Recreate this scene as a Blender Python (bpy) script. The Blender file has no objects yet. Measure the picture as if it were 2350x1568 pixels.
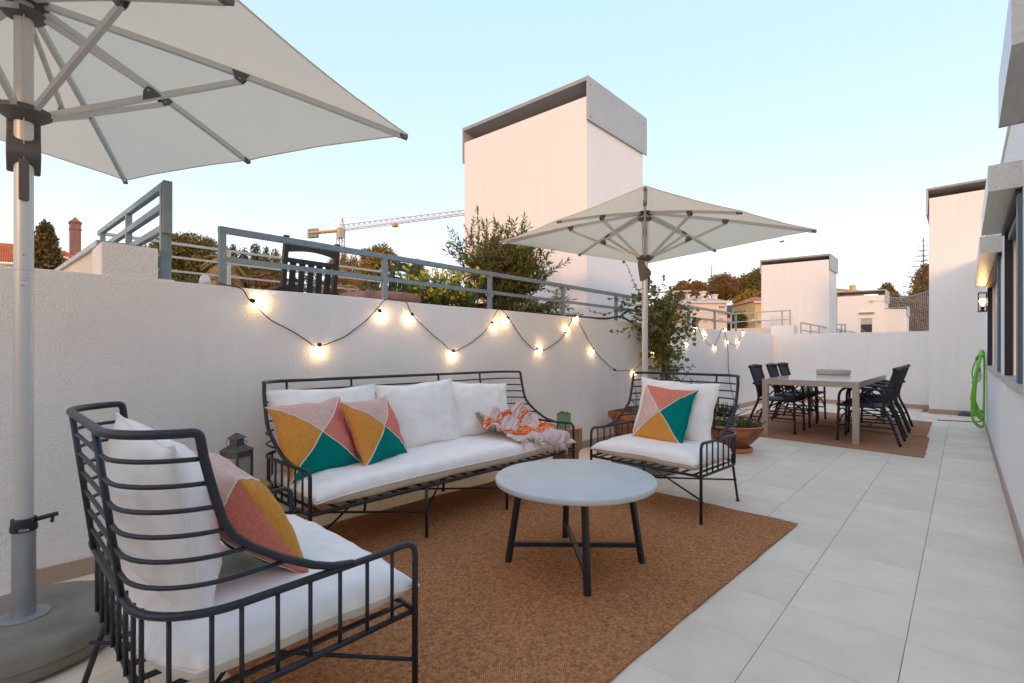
import bpy, bmesh, math, random
from mathutils import Vector, Matrix, noise
R = math.radians
random.seed(7)
SC = bpy.context.scene
COL = SC.collection

# ---------------------------------------------------------------- camera
EYE = 1.10
YAW = 0.74478
cam_d = bpy.data.cameras.new('camera')
cam = bpy.data.objects.new('camera', cam_d)
COL.objects.link(cam)
cam.location = (0, 0, EYE)
cam.rotation_euler = (R(90), 0, YAW)
cam_d.sensor_width = 36.0
cam_d.lens = 17.207
cam_d.shift_y = 0.00986
cam_d.clip_start = 0.03
cam_d.clip_end = 3000
SC.camera = cam

# ---------------------------------------------------------------- sky, sun, exposure
SUN_EL, SUN_AZ = 9.0, 155.0          # azimuth clockwise from +Y: low sun behind the camera, over the house
w = bpy.data.worlds.new('World')
SC.world = w
w.use_nodes = True
nt = w.node_tree
bg = nt.nodes['Background']
sky = nt.nodes.new('ShaderNodeTexSky')
sky.sky_type = 'NISHITA'
sky.sun_disc = False
sky.sun_elevation = R(SUN_EL)
sky.sun_rotation = R(SUN_AZ)
sky.altitude = 50
sky.air_density = 1.0
sky.dust_density = 2.0
sky.ozone_density = 1.0
hs = nt.nodes.new('ShaderNodeHueSaturation')
hs.inputs['Saturation'].default_value = 4.6
wb = nt.nodes.new('ShaderNodeMix'); wb.data_type = 'RGBA'; wb.blend_type = 'MULTIPLY'
wb.inputs[0].default_value = 1.0
wb.inputs[7].default_value = (1.06, 0.925, 0.97, 1)
ga = nt.nodes.new('ShaderNodeGamma'); ga.inputs[1].default_value = 0.15      # flattens the sky's brightness range to light the terrace more
nt.links.new(sky.outputs[0], ga.inputs[0])
nt.links.new(ga.outputs[0], hs.inputs['Color'])
nt.links.new(hs.outputs[0], wb.inputs[6])
nt.links.new(wb.outputs[2], bg.inputs[0])
bg.inputs[1].default_value = 0.15

sun_d = bpy.data.lights.new('sun', 'SUN')
sun_d.energy = 0.19
sun_d.angle = R(9)
sun_d.color = (1.0, 0.55, 0.30)
sun = bpy.data.objects.new('sun', sun_d)
COL.objects.link(sun)
_d = Vector((math.sin(R(SUN_AZ)) * math.cos(R(SUN_EL)), math.cos(R(SUN_AZ)) * math.cos(R(SUN_EL)), math.sin(R(SUN_EL))))
sun.rotation_euler = _d.to_track_quat('Z', 'Y').to_euler()

SC.view_settings.view_transform = 'Standard'
SC.view_settings.look = 'None'
SC.view_settings.gamma = 1.0
SC.view_settings.use_curve_mapping = False
SC.view_settings.exposure = 2.95
SC.render.engine = 'CYCLES'
SC.cycles.max_bounces = 12
SC.cycles.diffuse_bounces = 10

# ---------------------------------------------------------------- helpers
def tag(o, label=None, cat=None, group=None, kind=None):
    if label: o['label'] = label
    if cat: o['category'] = cat
    if group: o['group'] = group
    if kind: o['kind'] = kind
    return o

def thing(name, label, cat, loc=(0, 0, 0), rz=0.0, group=None):
    o = bpy.data.objects.new(name, None)
    COL.objects.link(o)
    o.empty_display_size = 0.1
    o.location = loc
    o.rotation_euler = (0, 0, rz)
    return tag(o, label, cat, group)

def link(name, me, parent=None, loc=None, rot=None, scale=None):
    o = bpy.data.objects.new(name, me)
    COL.objects.link(o)
    if parent is not None: o.parent = parent
    if loc is not None: o.location = loc
    if rot is not None: o.rotation_euler = rot
    if scale is not None: o.scale = scale
    return o

def copy_tree(o, parent=None):
    c = o.copy()
    COL.objects.link(c)
    c.parent = parent
    for ch in list(o.children):
        copy_tree(ch, c)
    return c

class MB:
    """collects shapes into one mesh"""
    def __init__(s):
        s.v = []; s.f = []; s.uv = None; s.mi = []
    def add(s, vs, fs, mi=0):
        b = len(s.v)
        s.v += [tuple(p) for p in vs]
        s.f += [tuple(i + b for i in f) for f in fs]
        s.mi += [mi] * len(fs)
        return s
    def box(s, x0, x1, y0, y1, z0, z1, mi=0):
        s.add([(x0, y0, z0), (x1, y0, z0), (x1, y1, z0), (x0, y1, z0), (x0, y0, z1), (x1, y0, z1), (x1, y1, z1), (x0, y1, z1)],
              [(0, 3, 2, 1), (4, 5, 6, 7), (0, 1, 5, 4), (1, 2, 6, 5), (2, 3, 7, 6), (3, 0, 4, 7)], mi)
        return s
    def bar(s, a, b, w, h, up=(0, 0, 1), mi=0):
        a = Vector(a); b = Vector(b); d = (b - a).normalized(); u = Vector(up)
        if abs(d.dot(u)) > 0.98: u = Vector((0, 1, 0)) if abs(d.y) < .9 else Vector((1, 0, 0))
        sx = d.cross(u).normalized(); uz = sx.cross(d).normalized()
        vs = []
        for p in (a, b):
            for i, j in ((-1, -1), (1, -1), (1, 1), (-1, 1)):
                vs.append(p + sx * (i * w / 2) + uz * (j * h / 2))
        s.add(vs, [(0, 1, 2, 3), (7, 6, 5, 4), (0, 4, 5, 1), (1, 5, 6, 2), (2, 6, 7, 3), (3, 7, 4, 0)], mi)
        return s
    def tube(s, pts, r, n=8, closed=False, caps=True, mi=0):
        P = [Vector(p) for p in pts]
        m = len(P)
        rr = r if isinstance(r, (list, tuple)) else [r] * m
        def tan(i):
            if closed: return (P[(i + 1) % m] - P[i - 1]).normalized()
            if i == 0: return (P[1] - P[0]).normalized()
            if i == m - 1: return (P[-1] - P[-2]).normalized()
            return ((P[i + 1] - P[i]).normalized() + (P[i] - P[i - 1]).normalized()).normalized()
        t0 = tan(0)
        up = Vector((0, 0, 1)) if abs(t0.z) < .9 else Vector((1, 0, 0))
        nrm = (up - t0 * up.dot(t0)).normalized()
        vs = []; prev = t0
        for i in range(m):
            t = tan(i)
            ax = prev.cross(t)
            if ax.length > 1e-7:
                nrm = Matrix.Rotation(prev.angle(t), 3, ax.normalized()) @ nrm
            nrm = (nrm - t * nrm.dot(t)).normalized()
            bn = t.cross(nrm); prev = t
            for k in range(n):
                a = 2 * math.pi * k / n
                vs.append(P[i] + (nrm * math.cos(a) + bn * math.sin(a)) * rr[i])
        fs = []
        for i in range(m if closed else m - 1):
            j = (i + 1) % m
            for k in range(n):
                fs.append((i * n + k, i * n + (k + 1) % n, j * n + (k + 1) % n, j * n + k))
        if caps and not closed:
            fs.append(tuple(range(n - 1, -1, -1)))
            fs.append(tuple((m - 1) * n + k for k in range(n)))
        s.add(vs, fs, mi)
        return s
    def lathe(s, prof, n=24, c=(0, 0, 0), mi=0, closed_ends=True):
        vs = []
        for r, z in prof:
            for k in range(n):
                a = 2 * math.pi * k / n
                vs.append((c[0] + r * math.cos(a), c[1] + r * math.sin(a), c[2] + z))
        fs = []
        for i in range(len(prof) - 1):
            for k in range(n):
                fs.append((i * n + k, i * n + (k + 1) % n, (i + 1) * n + (k + 1) % n, (i + 1) * n + k))
        if closed_ends:
            fs.append(tuple(range(n - 1, -1, -1)))
            fs.append(tuple((len(prof) - 1) * n + k for k in range(n)))
        s.add(vs, fs, mi)
        return s
    def prism(s, poly, axis, a, b, mi=0):
        """poly: 2D outline; axis 'x','y','z' = extrusion axis from a to b"""
        def p3(u, v, t):
            return {'x': (t, u, v), 'y': (u, t, v), 'z': (u, v, t)}[axis]
        n = len(poly)
        vs = [p3(u, v, a) for u, v in poly] + [p3(u, v, b) for u, v in poly]
        fs = [tuple(range(n)), tuple(range(2 * n - 1, n - 1, -1))]
        for i in range(n):
            j = (i + 1) % n
            fs.append((i, i + n, j + n, j))
        s.add(vs, fs, mi)
        return s
    def mesh(s, name, mats, smooth=False, bevel=0.0, fix=True):
        me = bpy.data.meshes.new(name)
        me.from_pydata(s.v, [], s.f)
        if not isinstance(mats, (list, tuple)): mats = [mats]
        for m in mats: me.materials.append(m)
        if len(mats) > 1: me.polygons.foreach_set('material_index', s.mi)
        if fix or bevel > 0:
            bm = bmesh.new(); bm.from_mesh(me)
            if fix: bmesh.ops.recalc_face_normals(bm, faces=bm.faces)
            if bevel > 0:
                es = [e for e in bm.edges if len(e.link_faces) == 2 and e.calc_face_angle(0) > 0.6]
                bmesh.ops.bevel(bm, geom=es, offset=bevel, segments=2, affect='EDGES', profile=0.5)
            bm.to_mesh(me); bm.free()
        if smooth:
            me.polygons.foreach_set('use_smooth', [True] * len(me.polygons))
            if smooth != 'all':
                try: me.set_sharp_from_angle(angle=R(40))
                except Exception: pass
        me.update()
        return me
    def obj(s, name, mats, parent=None, smooth=False, bevel=0.0, loc=None, rot=None, fix=True):
        return link(name, s.mesh(name, mats, smooth, bevel, fix), parent, loc, rot)

def arc(c, a0, a1, r, n, f):
    return [f(c[0] + r * math.cos(a0 + (a1 - a0) * i / n), c[1] + r * math.sin(a0 + (a1 - a0) * i / n)) for i in range(n + 1)]

def fillet(pts, rad, n=5):
    """round the inner corners of a 3D polyline; rad: one radius or list"""
    P = [Vector(p) for p in pts]
    out = [P[0]]
    for i in range(1, len(P) - 1):
        r = rad[i] if isinstance(rad, (list, tuple)) else rad
        a, b, c = P[i - 1], P[i], P[i + 1]
        d1 = (a - b); d2 = (c - b)
        ang = d1.angle(d2)
        if r <= 0 or ang > 3.1:
            out.append(b); continue
        t = min(r / math.tan(ang / 2), d1.length * .49, d2.length * .49)
        p1 = b + d1.normalized() * t; p2 = b + d2.normalized() * t
        for k in range(n + 1):
            u = k / n
            out.append(p1 * (1 - u) ** 2 + b * 2 * u * (1 - u) + p2 * u * u)
    out.append(P[-1])
    return out

def catmull(pts, n=6, closed=False):
    P = [Vector(p) for p in pts]
    m = len(P); out = []
    for i in range(m if closed else m - 1):
        if closed: p0, p1, p2, p3 = P[i - 1], P[i], P[(i + 1) % m], P[(i + 2) % m]
        else: p0, p1, p2, p3 = P[max(i - 1, 0)], P[i], P[i + 1], P[min(i + 2, m - 1)]
        for k in range(n):
            t = k / n
            out.append(0.5 * ((2 * p1) + (p2 - p0) * t + (2 * p0 - 5 * p1 + 4 * p2 - p3) * t * t + (3 * p1 - p0 - 3 * p2 + p3) * t ** 3))
    if not closed: out.append(P[-1])
    return out

# a point at a bearing: u, v measured on the survey sheet (2350 wide), d metres ahead of the tripod
_c, _s = math.cos(-YAW), math.sin(-YAW)
def at(u, v, d):
    a = (u * 1024 / 2350 - 512) / 489.44; b = -(v * 1024 / 2350 - 351.6) / 489.44
    return Vector(((_c * a + _s) * d, (-_s * a + _c) * d, EYE + b * d))

# ---------------------------------------------------------------- materials
def nmat(name, col, rough=0.6, metal=0.0, var=0.0, vscale=8.0, col2=None, bump=0.0, bscale=60.0, bdist=0.002, spec=0.5, rnd=0.0, coord='Object', detail=4.0, stretch=None):
    m = bpy.data.materials.new(name)
    m.use_nodes = True
    n = m.node_tree; b = n.nodes['Principled BSDF']
    b.inputs['Roughness'].default_value = rough
    b.inputs['Metallic'].default_value = metal
    b.inputs['Specular IOR Level'].default_value = spec
    c4 = (*col, 1)
    b.inputs['Base Color'].default_value = c4
    tc = n.nodes.new('ShaderNodeTexCoord')
    src = tc.outputs[coord]
    if stretch:
        mp = n.nodes.new('ShaderNodeMapping'); mp.inputs['Scale'].default_value = stretch
        n.links.new(src, mp.inputs[0]); src = mp.outputs[0]
    last = None
    if var > 0 or col2:
        t = n.nodes.new('ShaderNodeTexNoise'); t.inputs['Scale'].default_value = vscale; t.inputs['Detail'].default_value = detail
        n.links.new(src, t.inputs['Vector'])
        rp = n.nodes.new('ShaderNodeMapRange'); rp.inputs[1].default_value = .3; rp.inputs[2].default_value = .7
        n.links.new(t.outputs['Fac'], rp.inputs[0])
        mx = n.nodes.new('ShaderNodeMix'); mx.data_type = 'RGBA'
        mx.inputs[6].default_value = c4 if col2 else tuple(max(0, x * (1 - var)) for x in col) + (1,)
        mx.inputs[7].default_value = (*col2, 1) if col2 else tuple(min(1, x * (1 + var)) for x in col) + (1,)
        n.links.new(rp.outputs[0], mx.inputs[0])
        last = mx.outputs[2]
    if rnd > 0:
        oi = n.nodes.new('ShaderNodeObjectInfo')
        mr = n.nodes.new('ShaderNodeMapRange'); mr.inputs[3].default_value = 1 - rnd; mr.inputs[4].default_value = 1 + rnd
        n.links.new(oi.outputs['Random'], mr.inputs[0])
        mm = n.nodes.new('ShaderNodeVectorMath'); mm.operation = 'SCALE'
        if last: n.links.new(last, mm.inputs[0])
        else: mm.inputs[0].default_value = col
        n.links.new(mr.outputs[0], mm.inputs['Scale'])
        last = mm.outputs[0]
    if last: n.links.new(last, b.inputs['Base Color'])
    if bump > 0:
        t2 = n.nodes.new('ShaderNodeTexNoise'); t2.inputs['Scale'].default_value = bscale; t2.inputs['Detail'].default_value = 3
        n.links.new(src, t2.inputs['Vector'])
        bp = n.nodes.new('ShaderNodeBump'); bp.inputs['Strength'].default_value = bump; bp.inputs['Distance'].default_value = bdist
        n.links.new(t2.outputs['Fac'], bp.inputs['Height']); n.links.new(bp.outputs[0], b.inputs['Normal'])
    return m

def emat(name, col, strength):
    m = bpy.data.materials.new(name); m.use_nodes = True
    b = m.node_tree.nodes['Principled BSDF']
    b.inputs['Base Color'].default_value = (*col, 1)
    b.inputs['Emission Color'].default_value = (*col, 1)
    b.inputs['Emission Strength'].default_value = strength
    return m

def leafmat(name, cols, rough=0.55, trans=0.25):
    """foliage: colour per leaf from the island random value"""
    m = bpy.data.materials.new(name); m.use_nodes = True
    n = m.node_tree; b = n.nodes['Principled BSDF']
    b.inputs['Roughness'].default_value = rough
    b.inputs['Specular IOR Level'].default_value = 0.3
    g = n.nodes.new('ShaderNodeNewGeometry')
    r = n.nodes.new('ShaderNodeValToRGB')
    el = r.color_ramp.elements
    while len(el) < len(cols): el.new(0.5)
    for i, c in enumerate(cols):
        el[i].position = i / (len(cols) - 1); el[i].color = (*c, 1)
    n.links.new(g.outputs['Random Per Island'], r.inputs[0])
    n.links.new(r.outputs[0], b.inputs['Base Color'])
    tr = n.nodes.new('ShaderNodeBsdfTranslucent')
    n.links.new(r.outputs[0], tr.inputs[0])
    mx = n.nodes.new('ShaderNodeMixShader'); mx.inputs[0].default_value = trans
    n.links.new(b.outputs[0], mx.inputs[1]); n.links.new(tr.outputs[0], mx.inputs[2])
    n.links.new(mx.outputs[0], n.nodes['Material Output'].inputs[0])
    return m

M = {}
M['stucco'] = nmat('stucco', (.87, .85, .815), .9, var=.03, vscale=2.2, bump=.9, bscale=115, bdist=.009, spec=.2)
def weather(m, amount=.10, zs=.35):
    """faint rain streaks and patchy tone over a plaster material"""
    n = m.node_tree; b = n.nodes['Principled BSDF']; src = b.inputs['Base Color'].links[0].from_socket
    tc = n.nodes.new('ShaderNodeTexCoord'); mp = n.nodes.new('ShaderNodeMapping'); mp.inputs['Scale'].default_value = (5.5, 5.5, zs)
    n.links.new(tc.outputs['Object'], mp.inputs[0])
    t = n.nodes.new('ShaderNodeTexNoise'); t.inputs['Scale'].default_value = 1.6; t.inputs['Detail'].default_value = 7; n.links.new(mp.outputs[0], t.inputs['Vector'])
    t2 = n.nodes.new('ShaderNodeTexNoise'); t2.inputs['Scale'].default_value = .9; t2.inputs['Detail'].default_value = 5; n.links.new(tc.outputs['Object'], t2.inputs['Vector'])
    pr = n.nodes.new('ShaderNodeMath'); pr.operation = 'MULTIPLY'; n.links.new(t.outputs['Fac'], pr.inputs[0]); n.links.new(t2.outputs['Fac'], pr.inputs[1])
    mr = n.nodes.new('ShaderNodeMapRange'); mr.inputs[1].default_value = .26; mr.inputs[2].default_value = .44; mr.inputs[3].default_value = 0; mr.inputs[4].default_value = amount
    n.links.new(pr.outputs[0], mr.inputs[0])
    mx = n.nodes.new('ShaderNodeMix'); mx.data_type = 'RGBA'; mx.inputs[7].default_value = (.50, .44, .38, 1)
    n.links.new(mr.outputs[0], mx.inputs[0]); n.links.new(src, mx.inputs[6]); n.links.new(mx.outputs[2], b.inputs['Base Color'])
    return m
weather(M['stucco'], .11)
M['stucco_far'] = nmat('stucco_far', (.86, .835, .80), .9, var=.03, vscale=.9, bump=.2, bscale=30, bdist=.006, spec=.2)
weather(M['stucco_far'], .12)
M['cream'] = nmat('cream_render', (.68, .60, .50), .9, var=.06, vscale=3, bump=.3, bscale=60, bdist=.004, spec=.2)
M['tile'] = nmat('floor_tile', (.80, .69, .54), .55, var=.07, vscale=4, bump=.15, bscale=160, bdist=.0015, rnd=.06, spec=.4, detail=7)
M['grout'] = nmat('grout', (.48, .385, .29), .95, col2=(.15, .11, .08), vscale=2.2)
M['skirting'] = nmat('skirting', (.43, .315, .235), .6, var=.06, vscale=9, rnd=.05)
M['black'] = nmat('black_metal', (.016, .018, .026), .42, bump=.12, bscale=260, bdist=.0008, spec=.5)
M['rattan'] = nmat('black_rattan', (.014, .015, .022), .5, bump=.5, bscale=180, bdist=.003, spec=.5)
M['woodblack'] = nmat('black_wood', (.022, .018, .017), .6, var=.3, vscale=12)
M['railpaint'] = nmat('rail_paint', (.235, .285, .285), .5, var=.10, vscale=20, spec=.4)
M['railfar'] = nmat('rail_paint_far', (.42, .43, .40), .55, var=.08, vscale=9)
M['alu'] = nmat('aluminium', (.62, .61, .575), .42, metal=.35, spec=.5)
M['galv'] = nmat('galvanised', (.37, .40, .41), .45, metal=.6, var=.14, vscale=9)
M['plastic'] = nmat('grey_plastic', (.105, .098, .088), .55)
M['plasticblk'] = nmat('black_plastic', (.02, .02, .024), .45)
M['canopy'] = nmat('canopy_fabric', (.86, .75, .565), .9, bump=.15, bscale=500, bdist=.0006, spec=.1)
M['concrete'] = nmat('concrete_top', (.55, .565, .545), .5, var=.07, vscale=5, spec=.45)
M['concslab'] = nmat('concrete_slab', (.235, .215, .175), .85, var=.18, vscale=7, bump=.4, bscale=60, bdist=.003, detail=8)
M['beigemetal'] = nmat('beige_metal', (.44, .375, .30), .45, spec=.4)
M['glassgrey'] = nmat('grey_glass', (.50, .49, .455), .12, spec=.5)
M['fascia'] = nmat('fascia_sheet', (.43, .45, .45), .5, var=.05, vscale=3)
M['capdark'] = nmat('cap_dark', (.07, .062, .07), .8, var=.3, vscale=5)  # dark colour stands in for the shade inside the roof caps
M['caprim'] = nmat('cap_rim', (.36, .35, .33), .6, var=.08, vscale=6)
M['hood'] = nmat('hood_sheet', (.60, .58, .53), .35, metal=.15, var=.07, vscale=10, stretch=(8, 1, 8))
M['frameblue'] = nmat('frame_blue', (.095, .125, .165), .45)
M['framedark'] = nmat('frame_dark', (.028, .026, .033), .45)
M['blind'] = nmat('roller_blind', (.46, .455, .45), .6)
M['sill'] = nmat('stone_sill', (.50, .47, .42), .7, var=.08, vscale=20)
M['terracotta'] = nmat('terracotta', (.50, .165, .06), .75, col2=(.09, .045, .025), vscale=7, bump=.3, bscale=50, bdist=.002, detail=8)
M['terra_clean'] = nmat('terracotta_clean', (.52, .20, .10), .7, var=.2, vscale=7, bump=.2, bscale=60, bdist=.002)
M['terra_pale'] = nmat('terracotta_pale', (.50, .25, .16), .8, col2=(.27, .12, .08), vscale=9, detail=8)
M['soil'] = nmat('soil', (.045, .03, .02), .95, var=.5, vscale=40, bump=.8, bscale=60, bdist=.01)
M['stem'] = nmat('stem', (.17, .10, .05), .85, var=.3, vscale=15)
M['bark'] = nmat('bark', (.10, .07, .05), .9, var=.3, vscale=6)
M['hosegreen'] = nmat('green_hose', (.20, .58, .015), .4)
M['hoseblack'] = nmat('black_hose', (.022, .026, .026), .5)
M['cable'] = nmat('black_cable', (.018, .02, .02), .5)
M['connector'] = nmat('white_plastic', (.60, .60, .55), .5)
M['pvcgreen'] = nmat('green_plastic', (.01, .14, .075), .5)
M['potgreen'] = nmat('green_pot', (.20, .36, .20), .55, var=.06, vscale=20)
M['lantern'] = nmat('lantern_tin', (.13, .125, .115), .5, metal=.55, var=.3, vscale=25)
M['white_line'] = nmat('white_piping', (.80, .76, .68), .9)
M['clay'] = nmat('pale_clay', (.45, .33, .26), .8)
M['bulb'] = emat('bulb_glow', (1.0, .62, .26), 7.0)
M['bulbclear'] = nmat('bulb_clear', (.75, .75, .72), .15)
M['lampglow'] = emat('lamp_glow', (1.0, .52, .16), 11.0)
# ================================================================ the terrace
XL, XR, YE, YB = -3.18, 0.24, 12.20, 11.45          # left wall, right wall, end wall, stair block
ground = MB().box(-400, 400, -400, 400, -9.0, -8.0).obj('ground', nmat('ground_earth', (.07, .075, .04), .95, var=.4, vscale=.05))
tag(ground, kind='structure')

floor = MB().box(-3.38, .44, -12, 12.4, -.30, -.006).obj('terrace_floor', M['grout'])
tag(floor, kind='structure')
tile_me = []
for k in range(3):
    t = .1991
    b = MB().box(-t, t, -t, t, -.012, 0)
    tile_me.append(b.mesh('tile', M['tile'], bevel=.0018))
for i in range(-7, 2):
    for j in range(-6, 26):
        x = -.3598 + .4003 * i; y = 2.1828 + .4003 * j
        if x < -.5 - 0 and y > 12.5: continue
        if x > -.46 and y > 11.7: continue
        o = link('tile', random.choice(tile_me), floor, (x, y, .0006 * random.uniform(-1, 1)), (R(.05) * random.uniform(-1, 1), R(.05) * random.uniform(-1, 1), R(90) * random.randint(0, 3) + R(.12) * random.uniform(-1, 1)))

skme = MB().box(-.199, .199, -.006, .006, 0, .082).mesh('skirting_tile', M['skirting'], bevel=.0012)
def skirting(parent, x0, y0, x1, y1):
    L = math.hypot(x1 - x0, y1 - y0); a = math.atan2(y1 - y0, x1 - x0)
    n = int(L / .4003)
    for k in range(n + 1):
        l = min(.4003, L - k * .4003)
        if l < .03: break
        c = k * .4003 + l / 2
        link('skirting_tile', skme, parent, (x0 + math.cos(a) * c, y0 + math.sin(a) * c, .001), (0, 0, a), (l / .4003, 1, 1))

def wavy_top_wall(x0, x1, y0, y1, z0, z1, step=.25):
    """plastered parapet along y with a slightly uneven coping edge"""
    b = MB(); n = int((y1 - y0) / step); rows = []
    for i in range(n + 1):
        y = y0 + (y1 - y0) * i / n
        dz = .006 * noise.noise((y * 1.3, 3.1, 0)); dx = .003 * noise.noise((y * 2.1, 8.1, 0))
        rows.append([(x1 + dx, y, z0), (x1 + dx, y, z1 + dz - .006), (x1 + dx - .006, y, z1 + dz), (x0, y, z1 + dz), (x0, y, z0)])
    vs = [p for r in rows for p in r]; fs = []
    for i in range(n):
        for k in range(4): fs.append((i * 5 + k, i * 5 + k + 1, i * 5 + 5 + k + 1, i * 5 + 5 + k))
    fs += [(0, 1, 2, 3, 4), tuple(n * 5 + 4 - k for k in range(5))]
    b.add(vs, fs); return b

lw = thing('terrace_wall', 'long white textured parapet wall carrying the string lights and grey railing', 'wall', (XL, 4.5, 0))
o = wavy_top_wall(-.20, 0, -16.0, 7.9, -.3, 1.487).obj('wall_body', M['stucco'], lw)
skirting(lw, .0045, -4.4, .0045, 7.7)

ew = thing('end_wall', 'low white parapet wall closing the terrace behind the dining table', 'wall', (-1.8, YE, 0))
MB().box(-1.38, 1.353, 0, .2, -.3, 1.492).obj('wall_body', M['stucco_far'], ew, bevel=.006)
skirting(ew, -1.376, -.0045, 1.35, -.0045)

tb = thing('stair_block', 'tall white stair block with an open dark roof cap beside the green hose', 'building', (-.448, YB, 0))
MB().box(0, 3.2, 0, 2.4, -.3, 3.83).obj('wall_body', M['stucco_far'], tb, bevel=.006)
skirting(tb, -.0, -.0045, .688, -.0045)
skirting(tb, -.0045, .75, -.0045, 0)
MB().box(-.04, 3.3, .03, 2.4, 3.985, 4.02).obj('roof_cap', M['caprim'], tb)
MB().box(-.04, -.012, -.02, 2.4, 3.54, 3.984).obj('fascia', M['fascia'], tb)
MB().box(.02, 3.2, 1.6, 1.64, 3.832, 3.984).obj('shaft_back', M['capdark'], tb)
for k in range(3):
    MB().tube([(.40 + k * .085, .25, 3.80), (.40 + k * .085, 1.2, 3.80)], .05, 10).obj('ridge_tile', M['clay'], tb, smooth=True)

# ---- right hand house: wall with windows, sills and sheet metal hoods
hw = thing('house_wall', 'white house wall on the right with window openings under metal hoods', 'house', (XR, 4, 0))
OPEN = [(-1.87, -.9, .90, 1.97), (-.13, 1.20, .90, 1.97), (2.0, 4.70, .90, 1.97)]     # y0,y1,z0,z1 local
ys = [-16.0] + [q for o4 in OPEN for q in o4[:2]] + [7.45]
wbm = MB()
for i in range(len(ys) - 1):
    y0, y1 = ys[i], ys[i + 1]
    ztop = 2.65
    if i % 2 == 0: wbm.box(0, .30, y0, y1, -.3, ztop)
    else:
        wbm.box(0, .30, y0, y1, -.3, .90); wbm.box(0, .30, y0, y1, 1.97, ztop)
wbm.obj('wall_body', M['stucco_far'], hw, fix=False)
MB().box(-.012, .31, -16, 7.44, 2.652, 2.68).obj('coping', M['stucco_far'], hw)
skirting(hw, -.0045, 7.44, -.0045, -4.6)
for k, (y0, y1, z0, z1) in enumerate(OPEN):
    f = MB()
    f.box(.004, .075, y0 + .003, y0 + .05, z0 + .024, z1 - .003); 
    f.box(.004, .075, y0 + .05, y1 - .05, z1 - .05, z1 - .003)
    fr = f.obj('window_frame', M['frameblue'], hw)
    MB().box(-.014, .03, y1 - .045, y1 - .003, z0 + .024, z1 - .003).obj('window_jamb', M['framedark'], hw)
    MB().box(-.020, .05, y0 - .004, y0 + .075, z0 + .026, z1 - .001).obj('shutter_guide', M['frameblue'], hw)
    MB().box(.045, .06, y0 + .05, y1 - .045, z0 + .024, z1 - .05).obj('roller_blind', M['blind'], hw)
    MB().box(-.030, .12, y0 - .04, y1 + .04, z0 - .026, z0 + .022).obj('sill', M['sill'], hw, bevel=.003)
HOODS = [(-1.97, -1.25, 1.99, 2.18), (-.16, 1.27, 2.0, 2.145), (1.78, 4.70, 1.935, 2.08)]
for k, (y0, y1, z0, z1) in enumerate(HOODS):
    h = MB(); X0 = -.137
    h.box(X0, 0, y0, y1, z1 - .004, z1)
    h.box(X0, X0 + .004, y0, y1, z0, z1 - .004)
    h.box(X0 + .004, 0, y0, y0 + .004, z0, z1 - .004); h.box(X0 + .004, 0, y1 - .004, y1, z0, z1 - .004)
    h.box(X0 + .004, -.006, y0 + .004, y1 - .004, z0 + .004, z0 + .009)
    ho = h.obj('window_hood', M['hood'], hw, fix=False)
    scm = MB().lathe([(.0035, 0), (.002, .0015)], 8).mesh('screw', M['galv'])
    for (dx, dz) in ((.03, .02), (.10, .018), (.045, .09), (.11, .115), (.03, .13), (.075, .06)):
        link('screw', scm, ho, (X0 + dx, y0, z0 + dz), (R(90), 0, 0))
    MB().box(-.028, .02, y0 + .06, y1 - .06, z0 - .03, z0).obj('hood_track', M['framedark'], hw)
# ---- neighbour's roof terrace behind the parapet
nf = MB().box(-6.4, -3.385, -12, 14, .2, 1.10).obj('neighbour_terrace', nmat('terrace_screed', (.40, .36, .31), .9, var=.15, vscale=4))
tag(nf, kind='structure')

def chimney(name, label, X0, X1, Y0, Y1, zb, zw0, zw1, zc0, zc1, zf, dy=.05, closed=True, over=.025, m='stucco_far'):
    """white stack with an open slot under a flat metal cap; zw/zc at the X0 and X1 ends"""
    t = thing(name, label, 'building', (X1, Y0, zb))
    b = MB()
    w_ = X0 - X1; d_ = Y1 - Y0
    b.prism([(w_, 0), (0, 0), (0, zw1 - zb), (w_, zw0 - zb)], 'y', 0, d_)
    b.obj('wall_body', M[m], t, bevel=.006)
    th = .05
    c = MB().prism([(w_ - over, zc0 - zb - th), (over, zc1 - zb - th), (over, zc1 - zb), (w_ - over, zc0 - zb)], 'y', -dy * .2, d_ + dy)
    c.obj('roof_cap', M['caprim'], t)
    MB().box(over - .012, over + .008, -dy * .3, d_ + dy * 1.3, zf - zb, zc1 - zb + .006).obj('fascia', M['fascia'], t)
    MB().box(w_ - over - .008, w_ - over + .012, -dy * .3, d_ + dy * 1.3, zf + .06 - zb, zc0 - zb + .006).obj('fascia', M['fascia'], t)
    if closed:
        MB().box(w_ - over + .02, over - .02, d_ * .55, d_ * .6, min(zw0, zw1) - zb - .06, min(zc0, zc1) - zb - th).obj('shaft_back', M['capdark'], t)  # back panel coloured dark to give the slot its shade
        for q in ((over + .009, .05, zf - zb + .05), (over + .009, d_ - .03, zf - zb + .05), (over + .009, .05, zc1 - zb - .09), (over + .009, d_ - .03, zc1 - zb - .09)):
            MB().box(q[0], q[0] + .006, q[1] - .012, q[1] + .012, q[2] - .012, q[2] + .012).obj('bolt', M['galv'], t)
    return t

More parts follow.
